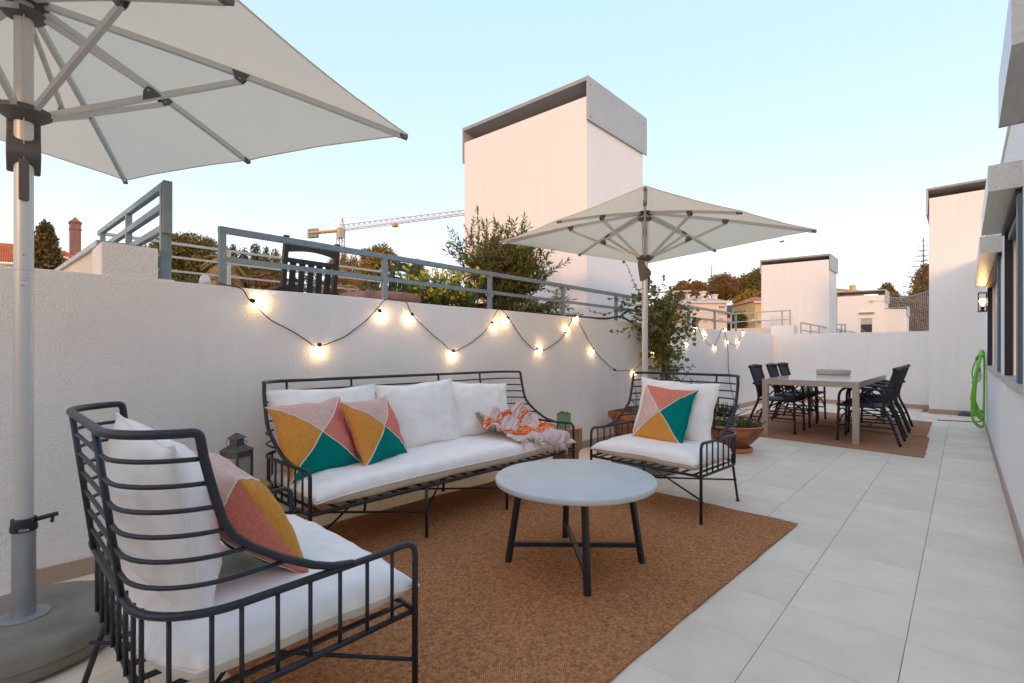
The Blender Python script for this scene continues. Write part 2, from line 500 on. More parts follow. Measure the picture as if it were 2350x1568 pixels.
chimney('chimney_stack', 'large white chimney stack with grey metal fascia rising behind the leafy shrub', -5.97, -3.60, 5.33, 6.86, 1.10, 4.50, 4.42, 4.74, 4.67, 4.11)
chimney('chimney_stack', 'wide white chimney stack straight behind the dining table end wall', -4.79, -2.93, 17.06, 18.25, 0, 3.88, 3.84, 4.05, 4.01, 3.55)
c3 = chimney('roof_block', 'small white roof block with a window, open cap and wall light, far behind the table', -4.15, -2.45, 26, 27.4, 0, 3.555, 3.505, 3.785, 3.745, 3.22, closed=False)
MB().prism([(0, 0), (.72, 0), (.72, 2.87), (0, 2.92)], 'y', .1, 1.3).obj('annex', M['stucco_far'], c3)
MB().box(.73, .75, .05, 1.3, 2.60, 3.0).obj('annex_fascia', M['fascia'], c3)
MB().box(-.02, .74, .06, 1.3, 2.925, 2.95).obj('annex_cap', M['caprim'], c3)
fr = MB(); fr.box(-.87, -.83, -.03, 0, 1.6, 2.54); fr.box(-.43, -.39, -.03, 0, 1.6, 2.54); fr.box(-.89, -.37, -.05, 0, 2.54, 2.58)
fr = fr.obj('window_frame', M['stucco_far'], c3)
MB().box(-.83, -.43, -.012, -.004, 2.28, 2.54).obj('roller_blind', M['blind'], fr)
MB().box(-.83, -.43, -.010, -.004, 1.6, 2.279).obj('pane', nmat('dark_pane', (.05, .05, .05), .15), fr)
bar_ = MB(); bar_.bar((-.83, -.02, 2.1), (-.45, -.02, 1.72), .02, .02); bar_.box(-.77, -.55, -.02, -.012, 1.75, 1.83)
bar_.obj('shelf_rail', M['railfar'], fr)
MB().box(-.88, -.36, -.14, 0, 2.75, 2.80).obj('window_hood', M['caprim'], c3)
MB().box(-.50, -.40, -.10, 0, 3.24, 3.33).obj('wall_light', M['connector'], c3)
MB().tube([(-.40, -.02, 3.28), (-.12, -.02, 3.27), (.0, -.02, 3.20)], .008, 6).obj('conduit', M['connector'], c3)

# ---- steel railings (flat bar)
def railing(name, label, p0, p1, posts, zb, rails, w=.034, h=.04, mat='railpaint', post=(.034, .03), end_cap=True, group=None):
    """p0->p1 ground line; posts: distances along it; rails: heights above zb"""
    p0 = Vector((*p0, zb)); p1 = Vector((*p1, zb)); d = (p1 - p0).normalized(); L = (p1 - p0).length
    t = thing(name, label, 'railing', p0, math.atan2(d.y, d.x), group)
    top = max(rails)
    for s_ in posts:
        MB().box(s_ - post[0] / 2, s_ + post[0] / 2, -post[1] / 2, post[1] / 2, 0, top - h / 2).obj('post', M[mat], t)
    for z in rails:
        hh = h if z == top else h * .8
        ww = w if z == top else w * .7
        MB().box(-post[0] / 2 - .001, L + post[0] / 2 + .001, -ww / 2 - .001, ww / 2 + .001, z - hh / 2, z + hh / 2).obj('rail', M[mat], t)
    return t

railing('railing', 'blue-grey steel railing standing along the top of the long white wall', (-3.215, .964), (-3.215, 9.832),
        [0, 1.103, 2.220, 3.343, 4.454, 5.57, 6.697, 7.786, 8.867], 1.483, [.165, .335], post=(.036, .032), h=.036)
railing('railing', 'pale three-bar railing on the far side of the neighbouring terrace', (-6.2, .80), (-6.2, 5.30), [.3, 1.13, 2.18, 3.2, 4.3], 1.10,
        [.86, 1.01, 1.155], mat='railfar', h=.028, w=.03)
sr = thing('stair_railing', 'blue-grey stair railing at right angles to the wall above the white block', 'railing', (-3.17, .68, 0))
for z0, z1, xe in ((2.005, 2.10, -2.21), (1.895, 1.955, -2.21), (1.775, 1.83, -2.21)):
    MB().bar((-.03, 0, z0), (xe, 0, z1), .03, .036).obj('rail', M['railpaint'], sr)
for x in (-.055, -1.0, -2.05):
    MB().box(x - .018, x + .018, -.017, .017, 1.12, 2.0 + .04 * -x).obj('post', M['railpaint'], sr)
MB().box(-.034, -.012, -.012, .030, 1.745, 2.03).obj('end_plate', M['railpaint'], sr)
MB().box(-.076, -.040, .0175, .032, 1.49, 1.765).obj('end_plate', M['railpaint'], sr)
pb = thing('parapet_block', 'low white plastered block on top of the wall under the stair railing', 'wall', (-3.18, .41, 1.489))
MB().box(-.315, -.004, 0, .236, -.4, .165).obj('block_body', M['stucco'], pb, bevel=.004)
MB().box(-.25, -.004, .238, .31, -.3, .004).obj('step', M['stucco'], pb, bevel=.003)
pw = thing('parapet_wall', 'cream stair parapet with a grey metal coping behind the white block', 'wall', (-3.50, .45, 1.0))
MB().prism([(0, 0), (-2.7, 0), (-2.7, .80), (0, .685)], 'y', 0, .14).obj('wall_body', M['cream'], pw)
MB().bar((.0, .07, .70), (-2.72, .07, .815), .18, .03).obj('coping', M['galv'], pw)

railing('railing', 'low grey railing running away behind the end wall below the wide chimney stack', (-3.0, 13.96), (-3.0, 22.5), [0, 1.07, 2.14, 3.21, 4.28, 5.35, 6.42, 7.49, 8.54], 1.2,
        [.44, .625], mat='railfar', h=.03)
railing('railing', 'pale railing frame on the roof in front of the pink house', (-5.2, 15.5), (-3.55, 15.3), [0, .75, 1.45, 1.66], 1.3, [.42, .70, .95], mat='railfar', h=.03)
railing('railing', 'pale railing glimpsed above the climbing plant beside the white stack', (-4.75, 9.0), (-3.9, 9.35), [.1, .6, .85], 1.3, [.55, .98], mat='railfar', h=.03)
railing('railing', 'small pale railing between the two white roof blocks', (-3.05, 19.0), (-2.82, 19.05), [0, .13, .23], 1.2, [.3, .55, .78], mat='railfar', h=.03)
lowb = thing('parapet_wall', 'low cream parapet wall behind the end of the grey railing', 'wall', (-4.9, 14.6, 1.2))
MB().box(0, 1.05, 0, .2, 0, .56).obj('wall_body', M['cream'], lowb)
MB().box(1.052, 1.62, -.05, .3, 0, .60).obj('end_block', M['stucco_far'], lowb)

# ---- ball net stretched beside the stair block
nett = thing('safety_net', 'white rope net stretched between the roof block and the tall stair block', 'net', (-1.27, 13.5, 1.3))
nb = MB()
NX, NZ = 24, 26
def npnt(i, j):
    u = i / NX; v = j / NZ
    top = 1.03 + .10 * u - .10 * math.sin(math.pi * u)
    return Vector((u * .83 + .012 * math.sin(v * 9 + u * 4), .06 * math.sin(u * 3.1), v * top + .012 * math.sin(u * 8 + v * 3)))
for i in range(NX + 1): nb.tube([npnt(i, j) for j in range(NZ + 1)], .0022, 3, caps=False)
for j in range(NZ + 1): nb.tube([npnt(i, j) for i in range(NX + 1)], .0022 if j < NZ else .006, 3, caps=False)
nb.obj('net_mesh', nmat('net_rope', (.74, .73, .69), .8), nett)
# chain link by the railing in front of the pink house
net2 = thing('chain_fence', 'grey wire mesh fence beside the wide chimney stack', 'fence', (-4.35, 16.4, 1.3))
nb = MB()
for i in range(15): nb.tube([(i * .045, 0, 0), (i * .045, 0, .90)], .003, 3, caps=False)
for j in range(20): nb.tube([(0, 0, j * .045), (.63, 0, j * .045)], .003, 3, caps=False)
nb.obj('wire_mesh', M['railfar'], net2)
# ================================================================ soft furnishings
def linen(name, col, weave=900, bump=.25, var=.05):
    m = nmat(name, col, .95, var=var, vscale=14, bump=bump, bscale=weave, bdist=.0008, spec=.1, detail=6)
    m.node_tree.nodes['Principled BSDF'].inputs['Sheen Weight'].default_value = .15
    return m
M['linen'] = linen('white_linen', (.89, .86, .805))
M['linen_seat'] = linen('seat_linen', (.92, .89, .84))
M['linen_base'] = linen('seat_underside', (.80, .73, .64))  # same white linen, tinted beige for the shade under the cushion

def quad_fabric():
    """four triangles meeting in the middle, sewn from dyed linen; colours follow the cloth's own UV"""
    m = bpy.data.materials.new('patchwork_linen'); m.use_nodes = True
    n = m.node_tree; b = n.nodes['Principled BSDF']; b.inputs['Roughness'].default_value = .95
    b.inputs['Specular IOR Level'].default_value = .1
    uv = n.nodes.new('ShaderNodeUVMap'); sp = n.nodes.new('ShaderNodeSeparateXYZ')
    n.links.new(uv.outputs[0], sp.inputs[0])
    def math_(op, a, bb):
        q = n.nodes.new('ShaderNodeMath'); q.operation = op
        for i, s in enumerate((a, bb)):
            if isinstance(s, (int, float)): q.inputs[i].default_value = s
            else: n.links.new(s, q.inputs[i])
        return q.outputs[0]
    A = math_('GREATER_THAN', sp.outputs[1], sp.outputs[0])
    B = math_('GREATER_THAN', math_('ADD', sp.outputs[0], sp.outputs[1]), 1.0)
    def mix(f, a, c):
        q = n.nodes.new('ShaderNodeMix'); q.data_type = 'RGBA'; n.links.new(f, q.inputs[0])
        for i, s in ((6, a), (7, c)):
            if isinstance(s, tuple): q.inputs[i].default_value = (*s, 1)
            else: n.links.new(s, q.inputs[i])
        return q.outputs[2]
    blush, coral, teal, must = (.70, .47, .40), (.68, .22, .155), (.0, .19, .165), (.66, .29, .058)
    col = mix(A, mix(B, teal, coral), mix(B, must, blush))
    t = n.nodes.new('ShaderNodeTexNoise'); t.inputs['Scale'].default_value = 90; t.inputs['Detail'].default_value = 5
    tc = n.nodes.new('ShaderNodeTexCoord'); n.links.new(tc.outputs['Object'], t.inputs['Vector'])
    mr = n.nodes.new('ShaderNodeMapRange'); mr.inputs[1].default_value = .3; mr.inputs[2].default_value = .7; mr.inputs[3].default_value = .86; mr.inputs[4].default_value = 1.1
    n.links.new(t.outputs['Fac'], mr.inputs[0])
    vm = n.nodes.new('ShaderNodeVectorMath'); vm.operation = 'SCALE'; n.links.new(col, vm.inputs[0]); n.links.new(mr.outputs[0], vm.inputs['Scale'])
    n.links.new(vm.outputs[0], b.inputs['Base Color'])
    t2 = n.nodes.new('ShaderNodeTexNoise'); t2.inputs['Scale'].default_value = 800; n.links.new(tc.outputs['Object'], t2.inputs['Vector'])
    bp = n.nodes.new('ShaderNodeBump'); bp.inputs['Strength'].default_value = .3; bp.inputs['Distance'].default_value = .0008
    n.links.new(t2.outputs['Fac'], bp.inputs['Height']); n.links.new(bp.outputs[0], b.inputs['Normal'])
    return m
M['patch'] = quad_fabric()

def pillow_fn(W, H, T, seed, pinch=.10, px=2.2, exq=.55, slump=.0, wr=.010, sag=.0):
    """returns f(u, v, side) -> point; u, v in -1..1; local x across, z up, y = thickness (front is -y)"""
    def f(u, v, s):
        eu = 1 - pinch * (1 - abs(v) ** 2.2) * abs(u) ** 3 * .9
        ev = 1 - pinch * (1 - abs(u) ** 2.2) * abs(v) ** 3 * .9
        x = u * W / 2 * eu; z = v * H / 2 * ev
        pu = max(0.0, 1 - abs(u) ** px); pv = max(0.0, 1 - abs(v) ** px)
        th = T / 2 * (pu * pv) ** exq
        q = Vector((x * 6 + seed * 3.7, z * 6, s * 2.3 + seed))
        rim = min(1.0, (pu * pv) * 3.0)
        th += wr * rim * (noise.noise(q) + .6 * noise.noise(q * 2.3) + .35 * abs(noise.noise(q * 4.1)))
        # creases running in from the corners
        cr = abs(u * v)
        th -= wr * 1.3 * cr * rim * abs(math.sin((u - v) * 7 + seed)) 
        z += -slump * (1 - v) * .5 * abs(u) * .0 + sag * (1 - u * u) * (v if v > 0 else 0)
        x += .012 * noise.noise(Vector((v * 2.1, seed, 1.7))) ; z += .012 * noise.noise(Vector((u * 2.1, seed, 7.7)))
        return Vector((x, s * th, z))
    return f

def pillow(name, label, cat, W, H, T, loc, rot, mat, seed=1, N=26, group=None, piping=None, cross=False, **kw):
    f = pillow_fn(W, H, T, seed, **kw)
    b = MB(); uvs = []
    g = lambda i: math.sin((i / N - .5) * math.pi) * .55 + (i / N * 2 - 1) * .45
    idx = {}
    for s in (-1, 1):
        for i in range(N + 1):
            for j in range(N + 1):
                edge = i in (0, N) or j in (0, N)
                key = (0 if edge else s, i, j)
                if key not in idx:
                    idx[key] = len(b.v); u, v = g(i), g(j)
                    b.v.append(tuple(f(u, v, s)))
                    uvs.append((g(i), g(j)))
    fuv = []
    for s in (-1, 1):
        for i in range(N):
            for j in range(N):
                ks = [(i, j), (i + 1, j), (i + 1, j + 1), (i, j + 1)]
                vs = []
                for (a, c) in ks:
                    e = a in (0, N) or c in (0, N)
                    vs.append(idx[(0 if e else s, a, c)])
                if s > 0: vs = vs[::-1]; ks = ks[::-1]
                b.f.append(tuple(vs)); b.mi.append(0)
                for (a, c) in ks:
                    u, v = g(a), g(c)
                    if s > 0: u = -u
                    fuv.append((.5 + u / 2, .5 + v / 2))
    me = b.mesh(name, mat, smooth='all', fix=False)
    ul = me.uv_layers.new(name='UVMap')
    for k, q in enumerate(fuv): ul.data[k].uv = q
    o = link(name, me, None, loc, rot)
    tag(o, label, cat, group)
    if piping:
        ring = [f(g(i), -1, 1) for i in range(N)] + [f(1, g(j), 1) for j in range(N)] + [f(g(N - i), 1, 1) for i in range(N)] + [f(-1, g(N - j), 1) for j in range(N)]
        MB().tube(ring, .0042, 6, closed=True).obj('piping', piping, o, smooth='all')
    if cross:
        for s in (-1, 1):
            for d in (1, -1):
                pts = []
                for k in range(2 * N + 1):
                    u = -1 + k / N
                    p = f(u, u * d, s); p.y += s * .0012
                    pts.append(p)
                MB().tube(pts, .0030, 5).obj('seam_piping', M['white_line'], o, smooth='all')
    return o

# ================================================================ black steel seating
WING = [(.21, .516), (.27, .527), (.32, .546), (.40, .589), (.47, .637), (.51, .675), (.53, .712), (.546, .768), (.558, .814), (.570, .867)]
def wing_d(z):
    for (d0, z0), (d1, z1) in zip(WING, WING[1:]):
        if z0 <= z <= z1: return d0 + (d1 - d0) * (z - z0) / (z1 - z0)
    return WING[-1][0]
def back_d(z): return .675 + .048 * (z - .515) / .39

def seat_frame(name, label, cat, W, loc, rz, spines, leg_x, nslat, group=None, seed=0):
    """steel seat: x across, +y towards the back, front posts on y = 0"""
    t = thing(name, label, cat, loc, rz, group)
    h = W / 2; rc = .18; K = M['black']
    def corner(sx, d, r=rc, n=7):                      # rounded back corner in plan, from side to back
        return [(sx * (h - r + r * math.cos(a)), d - r + r * math.sin(a)) for a in [math.pi / 2 * i / n for i in range(n + 1)]]
    def ring(z, dd, d_from, n=9, r=rc):               # plan ring at height z from right side round to left side
        R_ = [q for q in corner(1, dd, r, n) if q[1] > d_from + .012]; L_ = [q for q in corner(-1, dd, r, n) if q[1] > d_from + .012][::-1]
        def side(d): return h if d < dd - r else h - r + math.sqrt(max(0, r * r - (d - dd + r) ** 2))
        e = side(d_from)
        return [(e, d_from, z)] + [(x, y, z) for x, y in R_] + [(x, y, z) for x, y in L_] + [(-e, d_from, z)]
    # arm rail with the two front posts, one bent tube
    da = back_d(.515)
    pts = [(h, 0, .004)] + fillet([(h, 0, .30), (h, 0, .519), (h, .10, .513)], .045, 5)[1:] + ring(.512, da, .22)[1:-1] \
        + fillet([(-h, .10, .513), (-h, 0, .519), (-h, 0, .30)], .045, 5)[:-1] + [(-h, 0, .004)]
    MB().tube(pts, .0098, 10).obj('arm_rail', K, t, smooth='all')
    # top rail with both wings
    wr = [(h, d, z) for d, z in WING]
    zt = .921; dt_ = back_d(zt)
    rg_ = ring(zt, dt_, .585)
    seq = wr[:-1] + [tuple(q) for q in fillet([wr[-1], (rg_[0][0], rg_[0][1] - .008, zt), rg_[1]], .032, 5)]
    left = [(-x, y, z) for x, y, z in seq][::-1]
    MB().tube(seq + rg_[2:-2] + left, .0105, 10).obj('top_rail', K, t, smooth='all')
    # horizontal back rods
    for z in (.862, .806, .750, .694, .638, .578):
        MB().tube(ring(z, back_d(z), wing_d(z)), .0056, 7).obj('back_rod', K, t, smooth='all')
    # upright back spines
    for x in spines:
        MB().tube([(x, back_d(.515) + .003, .515), (x, back_d(zt) + .002, zt)], .0078, 8).obj('spine', K, t, smooth='all')
    # seat ring
    ds = .655; zs = .306
    MB().tube([(h, 0, zs)] + ring(zs, ds, .1)[1:-1] + [(-h, 0, zs)], .0092, 10, closed=True).obj('seat_rail', K, t, smooth='all')
    # spindles between seat ring and arm rail
    sp = MB().tube([(0, 0, zs), (0, 0, .513)], .0056, 7).mesh('spindle', K, smooth='all')
    k = 1
    while k * .082 < ds - rc + .02:
        for sx in (1, -1): link('spindle', sp, t, (sx * h, k * .082, 0))
        k += 1
    for sx in (1, -1):
        for a in (R(22), R(50), R(76)):
            link('spindle', sp, t, (sx * (h - rc + rc * math.cos(a)), ds + .008 - rc + rc * math.sin(a), 0))
    nb_ = int((W - 2 * rc) / .082)
    for i in range(nb_ + 1):
        link('spindle', sp, t, (-(h - rc) + (W - 2 * rc) * i / nb_, ds + .010, 0))
    # flat bars under the cushion
    sl = MB().box(-.009, .009, 0, ds, zs - .004, zs + .003).mesh('seat_slat', K)
    for i in range(nslat):
        link('seat_slat', sl, t, (-h + .06 + (W - .12) * i / (nslat - 1), 0, 0))
    # legs and cross braces
    ft = MB().lathe([(.0155, 0), (.0155, .005), (.010, .009)], 12).mesh('foot', K)
    fr_x = [-h] + list(leg_x) + [h]
    n = len(fr_x)
    for i, x in enumerate(fr_x):
        if 0 < i < n - 1:
            lg = MB().tube([(x, 0, .004), (x, 0, zs)], .0092, 8).obj('leg', K, t, smooth='all'); link('foot', ft, lg, (x, 0, 0))
        else: link('foot', ft, t, (x, 0, 0))
        xb = x if 0 < i < n - 1 else x * (1 - .05 / h)
        yb = .69
        lg = MB().tube([(xb, ds - (.02 if 0 < i < n - 1 else .06), zs), (xb, yb, .004)], .0092, 8).obj('leg', K, t, smooth='all'); link('foot', ft, lg, (xb, yb, 0))
    for i in range(n - 1):
        xa, xb = fr_x[i], fr_x[i + 1]
        xa2 = xa if i > 0 else xa * (1 - .05 / h); xb2 = xb if i < n - 2 else xb * (1 - .05 / h)
        MB().tube([(xa, .004, .155), (xb2, .665, .160)], .0065, 7).obj('brace', K, t, smooth='all')
        MB().tube([(xb, .004, .155), (xa2, .665, .160)], .0065, 7).obj('brace', K, t, smooth='all')
    # seat cushion: boxed pillow with piped seam
    cw = W - .03; cd = .655
    N = int(20 * max(1, W / .9)); Nd = 18
    f0 = pillow_fn(cw, cd, .124, 11 + seed, pinch=.02, px=9 if W < 1.2 else 16, exq=.40, wr=.008)
    b = MB(); idx = {}
    gu = lambda i, n_: math.copysign(1 - (1 - abs(i / n_ * 2 - 1)) ** 1.5, i / n_ * 2 - 1)
    def P(u, v, s):
        p = f0(u, v, s); x, th, yy = p
        if v > 0:                                     # back corners follow the ring
            k_ = max(0, abs(u) - .50) / .50 if W < 1.2 else max(0, abs(u) - .78) / .22
            yy -= .075 * k_ ** 2 * v ** 4; x -= math.copysign(.03, u) * k_ * v ** 4 * abs(u)
        ear = (abs(u) ** 14) * (abs(v) ** 14)
        zz = th + (.004 if s > 0 else 0) - .010 * (abs(u) ** 8 + abs(v) ** 8) * (1 if s > 0 else .3) + .004 * math.sin(u * 5 + seed) * abs(v) ** 6
        return Vector((x, cd / 2 + yy - .012 - (.02 * ear if v < 0 else 0), .381 + zz))
    for s in (-1, 1):
        for i in range(N + 1):
            for j in range(Nd + 1):
                e = i in (0, N) or j in (0, Nd); key = (0 if e else s, i, j)
                if key not in idx:
                    idx[key] = len(b.v); b.v.append(tuple(P(gu(i, N), gu(j, Nd), s)))
    for s in (-1, 1):
        for i in range(N):
            for j in range(Nd):
                vs = []
                for (a, c) in ((i, j), (i + 1, j), (i + 1, j + 1), (i, j + 1)):
                    e = a in (0, N) or c in (0, Nd); vs.append(idx[(0 if e else s, a, c)])
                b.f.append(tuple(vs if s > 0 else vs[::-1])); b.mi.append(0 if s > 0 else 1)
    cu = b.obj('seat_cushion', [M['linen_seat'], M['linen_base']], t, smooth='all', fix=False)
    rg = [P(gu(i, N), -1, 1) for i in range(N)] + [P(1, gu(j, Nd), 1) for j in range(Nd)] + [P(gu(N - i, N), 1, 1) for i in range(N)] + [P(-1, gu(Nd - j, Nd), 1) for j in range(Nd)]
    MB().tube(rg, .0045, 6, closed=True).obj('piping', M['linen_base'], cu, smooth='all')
    return t

seat_frame('sofa', 'long black steel-rod sofa with white seat cushion against the textured wall', 'sofa', 2.18, (-2.326, 2.17, 0), R(90),
           [-.90, -.47, .28, .73], [-.39, .39 - .09], 24, seed=3)
seat_frame('armchair', 'black steel-rod armchair seen from behind at the lower left corner', 'armchair', .885, (-1.683, .905, 0), R(180),
           [-.21, .21], [], 10, group='steel rod armchairs', seed=5)
seat_frame('armchair', 'black steel-rod armchair facing the viewer beyond the round table', 'armchair', .865, (-1.652, 3.12, 0), R(-4),
           [-.21, .21], [], 10, group='steel rod armchairs', seed=8)

WP = dict(mat=M['linen'], piping=M['linen'], pinch=.09, wr=.017)
# back pillows on the sofa (rot z = 90deg turns the pillow front to +x; x tilt leans it back)
def sofa_rot(lean, yaw=0, roll=0): 
    return (Matrix.Rotation(R(90 + yaw), 4, 'Z') @ Matrix.Rotation(R(-lean), 4, 'X') @ Matrix.Rotation(R(roll), 4, 'Y')).to_euler()
pillow('pillow', 'long white linen back cushion at the left end of the sofa behind two patchwork pillows', 'pillow', .72, .47, .17, (-2.855, 1.45, .655), sofa_rot(14, 2, 0), seed=2, **WP)
pillow('pillow', 'white linen back cushion in the middle of the sofa', 'pillow', .66, .47, .19, (-2.845, 2.12, .655), sofa_rot(15, -3, -1.5), seed=4, **WP)
pillow('pillow', 'white linen back cushion next to the knitted throw', 'pillow', .64, .45, .18, (-2.875, 2.74, .635), sofa_rot(17, -4, 4), seed=9, **WP)
PT = dict(mat=M['patch'], cross=True, pinch=.11, wr=.014)
pillow('patchwork_pillow', 'blush, mustard, coral and teal pillow leaning at the left end of the sofa', 'pillow', .46, .44, .15, (-2.685, 1.285, .622), sofa_rot(25, 6, -4), seed=5, **PT)
pillow('patchwork_pillow', 'turned blush, mustard, coral and teal pillow, second from the left on the sofa', 'pillow', .43, .42, .15, (-2.665, 1.655, .618), sofa_rot(24, 19, -1), seed=6, **PT)
# armchair facing the viewer: pillow front faces -y
def chair_rot(base, lean, roll=0):
    return (Matrix.Rotation(R(base), 4, 'Z') @ Matrix.Rotation(R(-lean), 4, 'X') @ Matrix.Rotation(R(roll), 4, 'Y')).to_euler()
pillow('pillow', 'white linen back cushion on the armchair facing the viewer', 'pillow', .66, .46, .17, (-1.635, 3.615, .655), chair_rot(-4, 15, 2), seed=12, **WP)
pillow('patchwork_pillow', 'patchwork pillow with coral uppermost on the armchair facing the viewer', 'pillow', .45, .43, .14, (-1.655, 3.475, .628), chair_rot(-2, 24, -98 + 12), seed=14, **PT)
# near armchair: pillow front faces +y
pillow('pillow', 'white linen back cushion seen through the rods of the near armchair', 'pillow', .68, .48, .21, (-1.70, .345, .652), chair_rot(180, 10, -2), seed=21, **WP)
pillow('patchwork_pillow', 'patchwork pillow seen edge-on in the near armchair', 'pillow', .45, .42, .15, (-1.605, .525, .625), chair_rot(184, 33, -7), seed=23, **PT)

# ================================================================ coffee table
ct = thing('coffee_table', 'round coffee table with a pale concrete top on black crossed legs', 'table', (-1.483, 2.09, 0), R(-2))
MB().lathe([(.404, .424), (.410, .427), (.412, .432), (.412, .446), (.410, .451), (.406, .4535)], 96).obj('tabletop', M['concrete'], ct, smooth=True)
for sx in (1, -1):
    for sy in (1, -1):
        MB().bar((sx * .252, sy * .238, .001), (sx * .205, sy * .195, .4235), .026, .026, up=(1, 0, 0)).obj('leg', M['black'], ct, bevel=.002)
for s_ in (1, -1):
    MB().bar((-.238, -.226 * s_, .098 + .0012 * s_), (.238, .226 * s_, .098 + .0012 * s_), .022, .022).obj('cross_bar', M['black'], ct)

# ================================================================ dining set
dt = thing('dining_table', 'long beige metal dining table with a grey glass top', 'table', (-1.412, 8.24, 0), R(-.3))
for sx in (1, -1):
    for sy in (1, -1):
        MB().box(sx * .49 - .033, sx * .49 + .033, sy * 1.257 - .033, sy * 1.257 + .033, .006, .735).obj('leg', M['beigemetal'], dt, bevel=.003)
for sx in (1, -1): MB().box(sx * .49 - .03, sx * .49 + .03, -1.224, 1.224, .672, .734).obj('apron', M['beigemetal'], dt)
for sy in (1, -1): MB().box(-.457, .457, sy * 1.257 - .03, sy * 1.257 + .03, .672, .734).obj('apron', M['beigemetal'], dt)
MB().box(-.521, .521, -1.288, 1.288, .7355, .744).obj('tabletop', M['glassgrey'], dt, bevel=.0015)

terr = nmat('terrazzo', (.55, .50, .42), .6, bump=.2, bscale=90, bdist=.001)
_n = terr.node_tree; _v = _n.nodes.new('ShaderNodeTexVoronoi'); _v.inputs['Scale'].default_value = 55
_r = _n.nodes.new('ShaderNodeValToRGB'); _r.color_ramp.elements[0].color = (.24, .19, .13, 1); _r.color_ramp.elements[1].color = (.55, .50, .42, 1)
_r.color_ramp.elements[0].position = .12; _r.color_ramp.elements[1].position = .2
_n.links.new(_n.nodes['Texture Coordinate'].outputs['Object'], _v.inputs['Vector'])
_n.links.new(_v.outputs['Distance'], _r.inputs[0]); _n.links.new(_r.outputs[0], _n.nodes['Principled BSDF'].inputs['Base Color'])
bw = MB().lathe([(.20, 0), (.222, .006), (.230, .03), (.230, .072), (.224, .076), (.213, .074), (.208, .03), (.05, .022)], 48).obj('table_bowl', terr, smooth=True, loc=(-1.49, 9.0, .7445))
tag(bw, 'shallow speckled stone bowl standing on the glass dining table', 'bowl')

def dining_chair(label):
    t = thing('dining_chair', label, 'chair', group='black rattan chairs round the dining table')
    K = M['rattan']; h = .25; D = .56
    # x across, +y towards the back, front legs at y=0
    for sx in (1, -1):
        # front leg loops over into the arm and runs back to the back post
        MB().tube(catmull([(sx * h, .0, .004), (sx * h, .005, .25), (sx * h, .012, .45), (sx * (h + .005), .02, .58), (sx * (h + .01), .07, .645), (sx * (h + .012), .16, .66), (sx * (h + .01), .32, .655), (sx * (h - .01), .45, .64), (sx * (h - .03), .525, .66)], 4), .0145, 8).obj('arm', K, t, smooth='all')
        # back post, splayed leg below, leaning back above
        MB().tube(catmull([(sx * (h - .01), .61, .004), (sx * (h - .02), .53, .25), (sx * (h - .025), .455, .44), (sx * (h - .03), .475, .60), (sx * (h - .02), .53, .78), (sx * (h - .012), .56, .885)], 5), .0155, 8).obj('leg', K, t, smooth='all')
        # crossed rods under the arm
        MB().tube(catmull([(sx * h, .10, .455), (sx * (h + .006), .20, .56), (sx * (h + .01), .30, .65)], 4), .009, 6).obj('side_rod', K, t, smooth='all')
        MB().tube(catmull([(sx * (h - .01), .36, .455), (sx * (h + .014), .26, .56), (sx * (h + .01), .12, .65)], 4), .009, 6).obj('side_rod', K, t, smooth='all')
        # arched strut below the seat side
        MB().tube(catmull([(sx * h, .015, .22), (sx * h, .06, .33), (sx * h, .18, .385), (sx * (h - .01), .34, .36), (sx * (h - .015), .48, .25)], 5), .009, 6).obj('side_brace', K, t, smooth='all')
        MB().tube([(sx * h, .012, .20), (sx * (h - .015), .545, .20)], .010, 7).obj('side_stretcher', K, t, smooth='all')
    MB().tube(catmull([(-h, .01, .24), (-h + .05, .0, .345), (0, -.004, .375), (h - .05, .0, .345), (h, .01, .24)], 5), .009, 6).obj('front_brace', K, t, smooth='all')
    MB().tube([(-h, .30, .20), (h, .30, .20)], .010, 7).obj('stretcher', K, t, smooth='all')
    # woven seat
    b = MB(); nx, ny = 16, 16
    for s in (0, 1):
        for i in range(nx + 1):
            for j in range(ny + 1):
                x = (i / nx * 2 - 1) * (h - .0); y = -.015 + j / ny * .475
                e = max(abs(i / nx * 2 - 1), abs(j / ny * 2 - 1)) ** 6
                zt = .462 - .012 * e - .012 * (1 - (i / nx * 2 - 1) ** 2) + .0035 * (1 if (i + j) % 2 else -1)
                b.v.append((x, y, zt if s else .418 + .016 * e))
    W_ = ny + 1; o_ = (nx + 1) * W_
    for i in range(nx):
        for j in range(ny):
            a = i * W_ + j
            b.f.append((o_ + a, o_ + a + W_, o_ + a + W_ + 1, o_ + a + 1)); b.f.append((a, a + 1, a + W_ + 1, a + W_))
    for i in range(nx):
        for j in (0, ny):
            a = i * W_ + j; b.f.append((a, a + W_, o_ + a + W_, o_ + a))
    for j in range(ny):
        for i in (0, nx):
            a = i * W_ + j; b.f.append((a, a + 1, o_ + a + 1, o_ + a))
    b.mi = [0] * len(b.f)
    b.obj('seat', K, t)
    # back rest: wrapped top roll, fan of slats, lower rail
    tr = catmull([(-(h + .012), .555, .885), (-.12, .572, .893), (0, .577, .896), (.12, .572, .893), (h + .012, .555, .885)], 6)
    MB().tube(tr, [.021 + .0022 * (k % 2) for k in range(len(tr))], 9).obj('top_roll', K, t, smooth='all')
    MB().tube([(-h + .025, .478, .63), (0, .49, .632), (h - .025, .478, .63)], .010, 7).obj('back_rail', K, t, smooth='all')
    MB().tube([(-h + .025, .455, .47), (0, .462, .47), (h - .025, .455, .47)], .010, 7).obj('back_rail', K, t, smooth='all')
    for k in range(9):
        x = -.20 + .05 * k
        MB().tube([(x * .72, .463, .475), (x * .86, .488, .63), (x, .572, .885)], .0068, 6).obj('back_slat', K, t, smooth='all')
    return t
